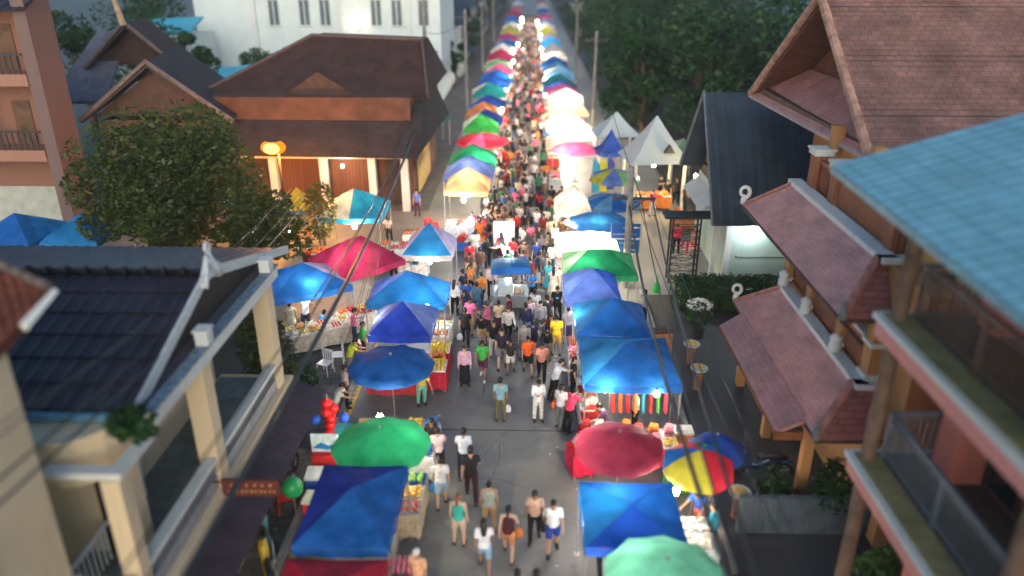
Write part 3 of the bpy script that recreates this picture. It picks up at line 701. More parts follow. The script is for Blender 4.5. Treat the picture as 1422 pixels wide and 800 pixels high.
b = MB(); b.tube([(GX2,29.9,3.02),(GX2,33.85,7.8)],.07,4); b.tube([(GX2,37.7,3.6),(GX2,33.85,7.8)],.07,4); dp(b,'bargeboard',mat('grey_barge',(.12,.14,.16),.7,.2,4),dr)
b = MB(); b.tube([(8.9,30.73,1.3),(12.5,30.73,1.32)],.012,5); b.tube([(8.9,30.73,1.3),(8.88,30.73,1.36)],.03,6); dp(b,'wall_rod',M_dsteel)
b = MB(); b.bb(7.95,8.13,31.2,31.4,0,3.2); dp(b,'porch_post',M_trim)
b = MB(); b.tiles((7.7,37.2,2.6),(7.7,33.0,2.6),(8.45,33.0,3.2),(8.45,37.2,3.2),.3,.5,.01,.01); dp(b,'porch_roof',M_trim)

# driveway wall, hedge, planting
b = MB(); b.bb(5.2,9.2,15.0,15.16,0,1.05)
for k in range(40): b.bb(5.22+k*.1,5.26+k*.1,14.965,14.997,.05,1.02)
tag(b.build('sheet_metal_fence',mat('blue_grey_sheet',(.10,.13,.16),.55,.3,2,metal=.2)),'low blue grey ribbed metal fence across the driveway beside the pink balcony house','fence')
def leafblob(mb, c, r, n, size, rn, flat=False, shell=.55):
    for _ in range(n):
        while True:
            d = Vector((rn.uniform(-1,1),rn.uniform(-1,1),rn.uniform(-1,1)))
            if .05 < d.length <= 1: break
        k = d.length; d = d/k*(shell+(1-shell)*k) if rn.random()<.8 else d
        p = Vector(c)+Vector((d.x*r[0],d.y*r[1],d.z*r[2]))
        s = size*rn.uniform(.55,1.3)
        u = Vector((rn.uniform(-1,1),rn.uniform(-1,1),rn.uniform(-.6,.6))).normalized(); w = u.orthogonal().normalized()
        w = (w*cos(rn.uniform(0,6))+u.cross(w)*sin(rn.uniform(0,6)))
        mb.add([p-u*s,p-w*s*.45,p+u*s,p+w*s*.45],[(0,1,2,3)])
M_leafh = leafmat('hedge_leaf',(.020,.070,.018)); M_leafd = leafmat('dark_leaf',(.016,.072,.016)); M_leafy = leafmat('olive_leaf',(.05,.085,.013)); M_leafb = leafmat('bright_leaf',(.05,.12,.02))
hd = MB(); rn = random.Random(3)
hd.bb(6.1,10.4,28.0,29.2,.05,.95)
for k in range(3600):
    x = rn.uniform(5.9,10.6); y = rn.uniform(27.85,29.35); z = rn.uniform(0,1.15)
    if 6.2<x<10.3 and 28.1<y<29.1 and z<.9: z = rn.uniform(.9,1.2)
    u = Vector((rn.uniform(-1,1),rn.uniform(-1,1),rn.uniform(-1,1))).normalized(); w=u.orthogonal().normalized(); s=rn.uniform(.05,.1); p=Vector((x,y,z))
    hd.add([p-u*s,p-w*s*.5,p+u*s,p+w*s*.5],[(0,1,2,3)])
tag(hd.build('hedge',M_leafh),'clipped dark green hedge in front of the pale teal house','hedge')
def shrub(name, label, loc, r, h, n, m, rn, cat='shrub', group=None, stem=True, size=.09):
    t = thing(name,label,cat,loc,group=group)
    f = MB()
    for k in range(6):
        a = rn.uniform(0,6.28); leafblob(f,(cos(a)*r*.45,sin(a)*r*.45,h*rn.uniform(.45,.8)),(r*.6,r*.6,h*.3),n//6,size,rn)
    f.build('foliage',m,t)
    if stem:
        s_ = MB()
        for k in range(4):
            a=k*1.6; s_.tube([(0,0,0),(cos(a)*r*.25,sin(a)*r*.25,h*.35),(cos(a)*r*.5,sin(a)*r*.5,h*.7)],[.035,.025,.012],5)
        s_.build('stem',M_wood,t)
    return t
rn = random.Random(5)
shrub('shrub','bushy green shrub behind the metal fence near the sheet metal corner',(6.6,15.9,0),.8,1.0,700,M_leafd,rn)
shrub('shrub','tall dark shrub behind the metal fence under the pink tiled porch',(7.6,15.7,0),.9,1.5,900,M_leafd,rn)
shrub('shrub','bright young shrub in front of the metal fence under the pink balcony',(7.7,13.2,0),.6,1.3,500,M_leafb,rn)
shrub('shrub','round leafy shrub below the left balcony of the cream house next to the pavement',tuple(at(415,560,0)),.75,1.5,900,M_leafh,rn)
shrub('shrub','slender leafy shrub climbing beside the far column of the cream house',(-7.5,19.4,0),.9,4.1,1700,M_leafy,rn,size=.11)
shrub('creeper','dark creeper hanging from the eave over the small balcony of the cream house',tuple(atx(195,618,-6.45)),.42,.75,500,M_leafd,rn,'plant',stem=False,size=.1)
pt = thing('potted_bougainvillea','white flowering shrub in a dark pot beside the hedge','plant',tuple(at(968,468,0)))
b = MB(); b.lathe([(.18,0),(.27,.42),(.3,.46),(.25,.46)],12); b.build('pot',M_dsteel,pt)
b = MB(); leafblob(b,(0,0,.95),(.5,.5,.45),500,.08,rn); b.build('foliage',M_leafh,pt)
b = MB(); leafblob(b,(0,.1,1.3),(.5,.42,.18),260,.07,rn); b.build('flowers',mat('white_petal',(.75,.76,.72),.7,.1,20),pt)
# ------------------------------------------------------------------ left background
ap = thing('terracotta_apartment','terracotta apartment block with dark railed balconies behind the round tree','apartment block',(-24,37,0))
app = world_child(ap)
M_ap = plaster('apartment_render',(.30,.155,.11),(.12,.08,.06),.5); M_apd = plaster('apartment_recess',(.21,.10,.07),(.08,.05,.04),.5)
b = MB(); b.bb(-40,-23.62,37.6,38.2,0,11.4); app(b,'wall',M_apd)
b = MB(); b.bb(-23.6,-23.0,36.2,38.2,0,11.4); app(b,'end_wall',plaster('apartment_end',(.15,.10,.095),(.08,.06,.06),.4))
for z in (7.75,4.15):
    b = MB(); b.bb(-40,-23.62,36.1,37.59,z-.2,z+.35); sl=app(b,'balcony_slab',M_ap)
    b = MB()
    for k in range(56): b.bb(-39.9+k*.29,-39.83+k*.29,36.15,36.2,z+.35,z+1.2)
    b.bb(-40,-23.65,36.12,36.22,z+1.2,z+1.28); app(b,'balcony_rail',M_dsteel,sl)
    for x in (-25.2,-28.3,-31.4):
        w=MB(); w.bb(x-.45,x+.45,37.54,37.597,z+.4,z+2.5); wq=app(w,'door',M_wood)
        f=MB(); f.bb(x+.75,x+1.5,37.5,37.597,z+1.2,z+2.3); app(f,'window',M_glass)
    for x in (-26.8,-30.0):
        b=MB(); b.bb(x-.18,x+.18,36.3,36.65,z+.35,z+3.0); app(b,'pillar',M_ap)
b = MB(); b.bb(-40,-23.7,37.5,37.59,.1,2.3); app(b,'shop_shutter',mat('pale_shutter',(.35,.38,.34),.6,.2,2))
b = MB(); b.tiles((-40,35.8,10.9),(-22.8,35.8,10.9),(-22.8,39,12.2),(-40,39,12.2),.4,.6,.03,.02); app(b,'roof',M_dtile)

th = thing('thai_hall','long brown Thai style hall with broad tiered hipped roof behind the street lamp','hall',(-12,44,0))
tp = world_child(th)
b=MB(); b.bb(-18,-6.6,42.2,53,0,6.1); tp(b,'wall',mat('brown_board_wall',(.09,.04,.025),.8,.35,1.5))
b=MB(); b.tiles((-18.9,43.4,5.95),(-5.75,43.4,5.95),(-6.6,48.2,8.5),(-13.3,48.2,8.75),.3,.25,.006,.012)
b.poly([(-18.9,43.4,5.9),(-5.75,43.4,5.9),(-6.6,48.2,8.45),(-13.3,48.2,8.7)],.1)
b.tiles((-5.75,43.4,5.95),(-5.75,54,5.95),(-6.6,51,8.5),(-6.6,48.2,8.5),.3,.25,.006,.012)
b.tiles((-5.75,54,5.95),(-18.9,54,5.95),(-13.3,51,8.75),(-6.6,51,8.5),.3,.25,.006,.012)
b.poly([(-13.3,48.2,8.75),(-6.6,48.2,8.5),(-6.6,51,8.5),(-13.3,51,8.75)],.05)
b.tiles((-18.9,54,5.95),(-18.9,43.4,5.95),(-13.3,48.2,8.75),(-13.3,51,8.75),.3,.25,.006,.012)
tr=tp(b,'roof',M_thai)
b=MB(); b.tube([(-18.9,43.4,6.02),(-16,45.9,7.45),(-13.3,48.2,8.85),(-6.6,48.2,8.6),(-5.75,43.4,6.02)],.1,6); tp(b,'ridge_cap',mat('thai_ridge',(.12,.08,.07),.8,.3,4),tr)
b=MB(); b.tiles((-18.6,40.2,3.45),(-6.0,40.2,3.3),(-6.0,43.2,5.6),(-18.6,43.2,5.6),.3,.25,.006,.012)
b.poly([(-18.6,40.2,3.4),(-6.0,40.2,3.25),(-6.0,43.2,5.55),(-18.6,43.2,5.55)],.1)
b.tiles((-6.0,40.2,3.3),(-5.6,53,3.3),(-6.6,53,5.6),(-6.6,43.2,5.6),.3,.25,.006,.012)
tp(b,'lower_roof',M_thaig)
b=MB(); b.poly([(-14.5,43.1,5.6),(-9,43.1,5.6),(-11.8,43.1,7.35)],.1,nrm=(0,-1,0)); b.bb(-18,-6.8,43.05,43.3,5.2,5.95); tp(b,'gable_wall',mat('warm_gable_boards',(.055,.03,.022),.8,.3,3))
for x in (-17,-14.2,-11.4,-8.7,-6.9):
    b=MB(); b.bb(x-.2,x+.2,40.9,41.3,0,3.4); tp(b,'column',M_trim)
b=MB(); b.bb(-17.2,-6.7,40.95,41.25,3.0,3.42); tp(b,'beam',M_trim)
b=MB(); b.bb(-13.9,-9.0,41.5,41.6,.02,2.95); b2=tp(b,'timber_screen',brick('timber_boards',(.15,.06,.03),(.115,.045,.025),(.07,.03,.015),.2,4,.02,.8,0,.5,.3))
b=MB(); b.bb(-6.55,-6.45,43.5,48.5,.4,2.9); tp(b,'lit_panel',mat('ochre_panel',(.5,.33,.12),.7,.2,3))

gh = thing('thai_gabled_house','dark Thai house with steep gable and tall spire between the hall and apartments','house',(-21.5,46,0))
gp = world_child(gh)
b=MB(); b.bb(-23.4,-16.9,41.2,51,0,5.0); gp(b,'wall',mat('dark_brown_wall',(.13,.06,.04),.8,.3,1.5))
def gable(par, xc, y0, y1, ap_z, hw, ez, m, skew=0):
    b=MB(); s0,s1=0,skew
    b.tiles((xc-hw+s0,y0,ez),(xc+s0,y0,ap_z),(xc+s1,y1,ap_z),(xc-hw+s1,y1,ez),.25,.3,.006,.0)
    b.tiles((xc+s0,y0,ap_z),(xc+hw+s0,y0,ez),(xc+hw+s1,y1,ez),(xc+s1,y1,ap_z),.25,.3,.006,.0)
    b.poly([(xc-hw+s0,y0,ez-.06),(xc+s0,y0,ap_z-.06),(xc+s1,y1,ap_z-.06),(xc-hw+s1,y1,ez-.06)],.12)
    b.poly([(xc+s0,y0,ap_z-.06),(xc+hw+s0,y0,ez-.06),(xc+hw+s1,y1,ez-.06),(xc+s1,y1,ap_z-.06)],.12)
    r_=gp(b,'roof',m,par)
    b=MB(); b.tube([(xc-hw,y0-.03,ez),(xc,y0-.03,ap_z+.1),(xc+hw,y0-.03,ez)],.13,5); gp(b,'bargeboard',mat('thai_barge',(.14,.11,.11),.8,.3,4),r_)
    b=MB(); b.poly([(xc-hw*.9,y0+.8,ez+.1),(xc+hw*.9,y0+.8,ez+.1),(xc,y0+.8,ap_z-.4)],.1,nrm=(0,-1,0)); gp(b,'gable_wall',MATS['warm_gable_boards'],r_)
    return r_
gable(gh,-19.75,40.0,49.5,8.15,4.1,5.2,M_thaig,-2.6)
g2=gable(gh,-24.6,48.0,53,9.5,3.0,6.9,M_thai,-1.0)
b=MB(); b.tube([(-24.6,47.9,9.4),(-24.9,47.9,10.9),(-25.1,47.9,12.7)],[.22,.14,.05],6); gp(b,'spire',mat('pale_spire',(.4,.3,.2),.7,.3,4),g2)
b=MB(); b.tiles((-29,46,5.2),(-25.6,46,5.2),(-26,51,8.8),(-28,51,8.8),.3,.4,.01,.01); b.poly([(-29,46,5.1),(-25.6,46,5.1),(-26,51,8.7),(-28,51,8.7)],.1); gp(b,'side_roof',mat('blue_grey_sheet2',(.12,.13,.17),.7,.3,2))

wb = thing('white_office_block','large pale white block with tall windows behind the brown Thai hall','building',(-20,78,0))
wp=world_child(wb)
M_wh=plaster('pale_white_render',(.62,.70,.70),(.35,.38,.38),.4)
b=MB(); b.bb(-32.8,-8.8,78,92,0,16); wp(b,'wall',M_wh)
for (x,z) in ((-25,7.2),(-22,7.2),(-20.0,7.2),(-15,7.2),(-13,7.2),(-10.4,7.2),(-25,10.8),(-22,10.8),(-20,10.8),(-17,10.8),(-15,10.8),(-13,10.8),(-10.4,10.8),(-28.6,10.8)):
    w=MB(); w.bb(x-.5,x+.5,77.95,77.997,z,z+2.3); wq=wp(w,'window',mat('blue_grey_glass',(.10,.14,.16),.2,.3,2))
    f=MB(); 
    for s_ in (-1,0,1): f.bb(x+s_*.52-.05,x+s_*.52+.05,77.9,77.99,z,z+2.35)
    f.bb(x-.6,x+.6,77.9,77.99,z+2.3,z+2.4); f.bb(x-.65,x+.65,77.8,77.99,z-.12,z); wp(f,'frame',M_trim,wq)
b=MB(); b.bb(-33,-8.6,77.7,77.99,9.85,10.15); wp(b,'string_course',M_trim)
for x in (-18.6,-11.9,-27,):
    b=MB(); b.bb(x-.25,x+.25,77.75,77.99,3,16); wp(b,'pilaster',M_trim)
wl2=thing('wall_lamp','bright warm lamp glowing on the front of the white block','lamp',(-16.8,77.6,7.3))
b=MB(); b.ball((0,-.1,0),(.3,.2,.3)); b.build('bulb',glow('warm_wall_glow',(1,.82,.55),14),wl2); b=MB(); b.bb(-.2,.2,0,.12,-.35,.0); b.build('bracket',M_dsteel,wl2)
for (x0,x1,y,z0,z1,dz) in ((-29.5,-20.8,64,3.0,4.3,.75),(-37.5,-30,70,6.9,7.9,.4)):
    s_=thing('cyan_roof_shed','low shed with a bright cyan metal roof '+('in front of the pale white block' if y<66 else 'beside the dark trees far left'),'shed',((x0+x1)/2,y,0))
    q=world_child(s_)
    b=MB(); b.tiles((x0,y,z0),(x1,y,z0+dz),(x1,y+3.2,z1+dz),(x0,y+3.2,z1),.5,3.4,.03,.0); b.poly([(x0,y,z0-.05),(x1,y,z0+dz-.05),(x1,y+3.2,z1+dz-.05),(x0,y+3.2,z1-.05)],.08); q(b,'roof',mat('cyan_sheet_metal',(.07,.42,.58),.45,.12,1))
    b=MB(); b.bb(x0+.3,x1-.3,y+.3,y+6,0,z0-.08); q(b,'wall',M_wh)
b=MB(); b.bb(-27,-9,72.3,72.55,0,5.0)
for k in range(13): b.bb(-27+k*1.5,-26.8+k*1.5,72.22,72.297,0,5.1)
tag(b.build('boundary_wall',plaster('pale_blue_wall',(.36,.45,.46),(.2,.24,.24),.5)),'long pale blue boundary wall in front of the white block','wall')
rn=random.Random(8)
b=MB()
for k in range(2600):
    x=rn.uniform(-26.5,-8.5);y=rn.uniform(71.2,72.1);z=rn.uniform(4.2,5.5)+.25*sin(x*2.2)
    u=Vector((rn.uniform(-1,1),rn.uniform(-1,1),rn.uniform(-1,1))).normalized(); w=u.orthogonal().normalized(); s=rn.uniform(.1,.2); p=Vector((x,y,z)); b.add([p-u*s,p-w*s*.5,p+u*s,p+w*s*.5],[(0,1,2,3)])
for k in range(13):
    b.tube([(-26+k*1.45,71.7,0),(-26+k*1.45,71.7,4.8)],.05,5)
tag(b.build('creeper_hedge',M_leafd),'thin dark hedge of creepers along the top of the pale blue wall','hedge')

# houses further up the left of the street
M_far=[plaster('far_render_a',(.38,.42,.44),(.2,.2,.2),.4),plaster('far_render_b',(.26,.25,.24),(.1,.1,.1),.5),plaster('far_render_c',(.42,.36,.28),(.2,.16,.12),.5),plaster('far_render_d',(.20,.24,.28),(.1,.1,.1),.4)]
def far_house(x0,x1,y0,y1,h,mw,mr,label,over=.5,side=1):
    t=thing('shop_house',label,'house',((x0+x1)/2,y0,0)); q=world_child(t)
    b=MB(); b.bb(x0,x1,y0,y1,0,h); q(b,'wall',mw)
    b=MB(); ym=(y0+y1)/2
    b.tiles((x0-over,y0-over,h-.05),(x1+over,y0-over,h-.05),(x1+over,ym,h+2.0),(x0-over,ym,h+2.0),.4,.5,.02,.02); b.tiles((x1+over,y1+over,h-.05),(x0-over,y1+over,h-.05),(x0-over,ym,h+2.0),(x1+over,ym,h+2.0),.4,.5,.02,.02)
    q(b,'roof',mr)
    b=MB(); b.poly([(x1,y0,h),(x1,y1,h),(x1,ym,h+1.7)],.1,nrm=(1,0,0)); b.poly([(x0,y0,h),(x0,y1,h),(x0,ym,h+1.7)],.1,nrm=(-1,0,0)); q(b,'gable_wall',mw)
    xs=x1 if side>0 else x0
    n=max(1,int((y1-y0)/3.2))
    for k in range(n):
        yc=y0+(k+.5)*(y1-y0)/n
        for z in ((1.2,) if h<4.5 else (1.2,4.2)):
            w=MB(); w.bb(xs-.03*side,xs+.04*side,yc-.6,yc+.6,z,z+1.3); wq=q(w,'window',M_glass)
            f=MB(); f.bb(xs,xs+.08*side,yc-.7,yc+.7,z+1.3,z+1.4); f.bb(xs,xs+.12*side,yc-.7,yc+.7,z-.1,z); q(f,'frame',M_trim,wq)
    b=MB(); b.tiles((xs+1.5*side,y0 if side<0 else y1,2.7),(xs+1.5*side,y1 if side<0 else y0,2.7),(xs,y1 if side<0 else y0,3.2),(xs,y0 if side<0 else y1,3.2),.4,.8,.02,.0); q(b,'awning',mr)
    return t
fh=[(-16,-8.4,95,104,6.0,0,M_slate,'grey shop house with slate roof just beyond the white block'),
    (-17,-9.0,106,117,5.2,1,M_thai,'dark shop house with brown roof further up the left of the street'),
    (-15,-8.8,119,129,6.6,3,M_slate,'tall blue grey shop house far up the left of the street'),
    (-17,-9.2,131,143,4.2,2,M_thai,'low tan shop house far up the left of the street'),
    (-16,-9,146,160,6.3,0,M_dtile,'pale shop house with dark roof very far up the left'),
    (-16,-9,164,182,5.0,1,M_thai,'brown roofed shop house near the top left of the street'),
    (-17,-9,187,214,6.5,3,M_slate,'long blue grey row house near the far end on the left'),
    (-17,-9,220,262,5.2,2,M_thai,'long tan row house at the far end of the street on the left')]
for (x0,x1,y0,y1,h,mi,mr,l) in fh: far_house(x0,x1,y0,y1,h,M_far[mi],mr,l)
fr=[(9.5,17,128,142,5.0,1,M_thai,'dark red roofed shop house beyond the trees on the right'),
    (9,16,150,168,6.0,2,M_slate,'tan shop house with slate roof far up the right of the street'),
    (9,17,174,200,5.0,0,M_thai,'pale row house far up the right of the street'),
    (9,17,208,256,6.0,3,M_dtile,'long blue grey row house at the far end of the street on the right')]
for (x0,x1,y0,y1,h,mi,mr,l) in fr: far_house(x0,x1,y0,y1,h,M_far[mi],mr,l,side=-1)

# ------------------------------------------------------------------ trees
def tree(label, loc, h, r, m, rn, clumps=16, leaves=5200, size=.16, trunk_h=.35, group=None, flat=.75, name='leafy_tree'):
    t=thing(name,label,'tree',loc,group=group)
    b=MB(); b.tube([(0,0,0),(.06*r,0,h*trunk_h*.5),(0,.05*r,h*trunk_h),(0,0,h*.7)],[.05*h*.6+.05,.04*h*.6+.04,.035*h*.6,.02],8)
    cs=[]
    for k in range(clumps):
        a=rn.uniform(0,2*pi); q=sqrt(rn.random())*.72; z=rn.uniform(trunk_h+.05,.93)
        lim=sqrt(max(.05,1-((z-.58)/.5)**2)); cs.append(Vector((cos(a)*q*r*lim,sin(a)*q*r*lim,z*h)))
    for c in cs: b.tube([(0,0,h*trunk_h*.8),tuple(c*.5+Vector((0,0,h*.18))),tuple(c)],[.09,.05,.015],5)
    b.build('trunk',M_wood,t)
    f=MB()
    for c in cs:
        s=r*rn.uniform(.17,.42); leafblob(f,c,(s,s,s*flat),int(leaves/clumps),size,rn,shell=.72)
    f.build('crown',m,t); return t
rn=random.Random(21)
tree('big round olive green tree beside the street lamp behind the dark roof',(-15.4,30.8,0),7.1,4.4,M_leafy,rn,44,26000,.125,.2)
tree('smaller dark tree between the round tree and the street lamp',(-11.9,30.0,0),4.5,2.7,M_leafy,rn,22,9000,.12,.2)
tr_spots=[(8.6,60,8.6,4.4),(12.8,56,9.8,4.8),(16.5,60,11,5.2),(9.6,68,9.6,4.4),(14.6,68,12,5.4),(9.4,77,9.6,4.6),(15,79,12,5.6),(9.4,87,10,4.8),(15.5,90,12,5.6),(9.8,98,10,4.8),(16,103,12,6),(10,110,10,5),(16.5,118,12,6),(20.5,72,12.5,6),(22,88,13,6.5),(20.5,54,11.5,5.5)]
for i,(x,y,h,r) in enumerate(tr_spots):
    tree('tall dark green tree in the dense grove right of the far market',(x,y,0),h,r,(M_leafd,M_leafh,M_leafd)[i%3],rn,18,6200 if y<70 else 3600,.24,.2,group='trees of the grove on the right',name='grove_tree')
for i,(x,y,h,r) in enumerate([(-36,62,11,4.5),(-31,66,9.5,4),(-41,58,12,5),(-36,75,11,5),(-26,60,7.2,3)]):
    tree('dark tree behind the cyan shed and Thai gables at upper left',(x,y,0),h,r,M_leafd,rn,12,2400,.26,.25,group='dark trees at upper left',name='dark_tree')
for i,(x,y,h,r) in enumerate([(-8.7,100,6,2.2),(-8.4,88,5,1.8),(-8.6,118,6.5,2.3),(-8.8,135,6,2.4),(7.6,132,6,2.3),(7.5,152,6,2.3),(-8.6,165,7,2.6),(7.6,190,7,2.8),(-8.6,210,7,3),(7.6,230,7,3)]):
    tree('small dark roadside tree along the far market street',(x,y,0),h,r,M_leafd,rn,8,1100,.26,.3,group='small trees along the far street',name='roadside_tree')
# distant wooded rise closing the view
b=MB(); nx=80; ny=6
vs=[];fs=[]
for j in range(ny):
    for i in range(nx):
        x=-420+840*i/(nx-1); y=300+j*50; z=(0,9,17,22,20,0)[j]*(1+.35*sin(x*.02+j)+.2*sin(x*.07))
        vs.append((x,y,z if j>0 else -.1))
for j in range(ny-1):
    for i in range(nx-1): fs.append((j*nx+i,j*nx+i+1,(j+1)*nx+i+1,(j+1)*nx+i))
b.add(vs,fs); tag(b.build('hills',mat('wooded_hill',(.03,.05,.035),.95,.5,.3),smooth=True),kind='structure')
# ------------------------------------------------------------------ people
def eval_mesh(mb, name, voxel=.018, smooth=2, dec=None):
    me = mb.mesh('tmp', []); o = bpy.data.objects.new('tmp', me); C.objects.link(o)
    md = o.modifiers.new('r','REMESH'); md.mode='VOXEL'; md.voxel_size=voxel; md.use_smooth_shade=True
    if smooth:
        sm = o.modifiers.new('s','SMOOTH'); sm.iterations=smooth; sm.factor=.5
    if dec:
        dm = o.modifiers.new('d','DECIMATE'); dm.ratio=dec
    dg = bpy.context.evaluated_depsgraph_get(); dg.update()
    out = bpy.data.meshes.new_from_object(o.evaluated_get(dg)); out.name = name
    bpy.data.objects.remove(o); bpy.data.meshes.remove(me)
    out.polygons.foreach_set('use_smooth',[True]*len(out.polygons))
    return out
def rotx(v, a): return Vector((v.x, v.y*cos(a)-v.z*sin(a), v.y*sin(a)+v.z*cos(a)))
def pose_joints(p):
    """joints of a 1.63 m figure facing +Y. p: dict of degrees"""
    J = {}
    sit = p.get('sit',0); hz = .86-p.get('drop',0)
    J['pel']=Vector((0,0,hz)); ln=R(p.get('lean',0))
    up = lambda z,x=0,y=0: J['pel']+rotx(Vector((x,y,z)),-ln)
    J['waist']=up(.14); J['chest']=up(.33); J['neck']=up(.49); 
    hl=R(p.get('head',6))+ln; J['head']=J['neck']+rotx(Vector((0,.02,.145)),-hl); J['hl']=hl
    for s,k in ((-1,'L'),(1,'R')):
        hip=J['pel']+Vector((s*.088,0,-.03)); J['hip'+k]=hip
        f=R(p.get('hip'+k,0)); kn=R(p.get('knee'+k,0)); ab=R(p.get('splay',3))
        d=rotx(Vector((s*sin(ab),0,-cos(ab))),f); J['knee'+k]=hip+d*.39
        d2=rotx(Vector((s*sin(ab)*.3,0,-1)),f-kn); J['ank'+k]=J['knee'+k]+d2*.38
        fd=rotx(Vector((s*.15,1,-.0)),min(0.3,(f-kn))*.6); J['toe'+k]=J['ank'+k]+fd*.17+Vector((0,0,-.045)); J['heel'+k]=J['ank'+k]-fd*.05+Vector((0,0,-.045))
        sh=up(.445,s*.165); J['sh'+k]=sh
        a=R(p.get('arm'+k,0)); b=R(p.get('abd'+k,9)); e=R(p.get('elb'+k,14)); inn=p.get('inn'+k,0)
        d=rotx(Vector((s*sin(b),0,-cos(b))),a); J['elb'+k]=sh+d*.27
        d2=rotx(Vector((s*sin(b)*.4-s*inn,0,-1)),a+e).normalized(); J['wri'+k]=J['elb'+k]+d2*.235; J['hd'+k]=d2
    lo=min(J['toeL'].z,J['toeR'].z,J['heelL'].z,J['heelR'].z)-.03
    if not p.get('fix'):
        for k,v in J.items():
            if isinstance(v,Vector) and not k.startswith('hd'): J[k]=v-Vector((0,0,lo))
    return J
POSES={
 'walk': dict(hipL=24,kneeL=8,hipR=-14,kneeR=22,armL=-20,armR=22,elbL=18,elbR=26,lean=3),
 'stroll': dict(hipL=-10,kneeL=14,hipR=16,kneeR=6,armL=14,armR=-12,elbL=16,elbR=14,lean=2),
 'stand': dict(hipL=2,kneeL=4,hipR=-2,kneeR=2,armL=3,armR=-2,elbL=12,elbR=16,splay=5),
 'phone': dict(hipL=2,kneeL=4,hipR=-3,kneeR=2,armL=18,armR=22,elbL=88,elbR=92,innL=.45,innR=.45,head=24,abdL=8,abdR=8),
 'carry': dict(hipL=-12,kneeL=18,hipR=17,kneeR=6,armL=6,armR=10,elbL=8,elbR=95,innR=.2,lean=3,abdL=12),
 'browse': dict(hipL=-12,kneeL=3,hipR=-10,kneeR=4,lean=18,armL=42,armR=58,elbL=35,elbR=30,head=18),
 'point': dict(hipL=3,kneeL=4,hipR=-4,kneeR=2,armL=2,armR=72,elbL=12,elbR=18,lean=2,abdR=14),
 'hips': dict(hipL=4,kneeL=6,hipR=-4,kneeR=2,armL=-18,armR=-6,elbL=70,elbR=14,abdL=34,innL=.5,splay=6),
 'sit': dict(hipL=84,kneeL=82,hipR=80,kneeR=84,armL=26,armR=30,elbL=55,elbR=60,innL=.2,innR=.2,lean=6,head=12,drop=.36,fix=1),
}
_cache={}
SKINM=[mat('skin_tan',(.40,.235,.155),.55,.08,20),mat('skin_light',(.52,.34,.24),.55,.08,20),mat('skin_brown',(.28,.155,.095),.55,.08,20)]
M_eye=mat('eye_dark',(.02,.015,.012),.3,.1,9); M_lip=mat('lip_red',(.34,.10,.09),.5,.1,9)
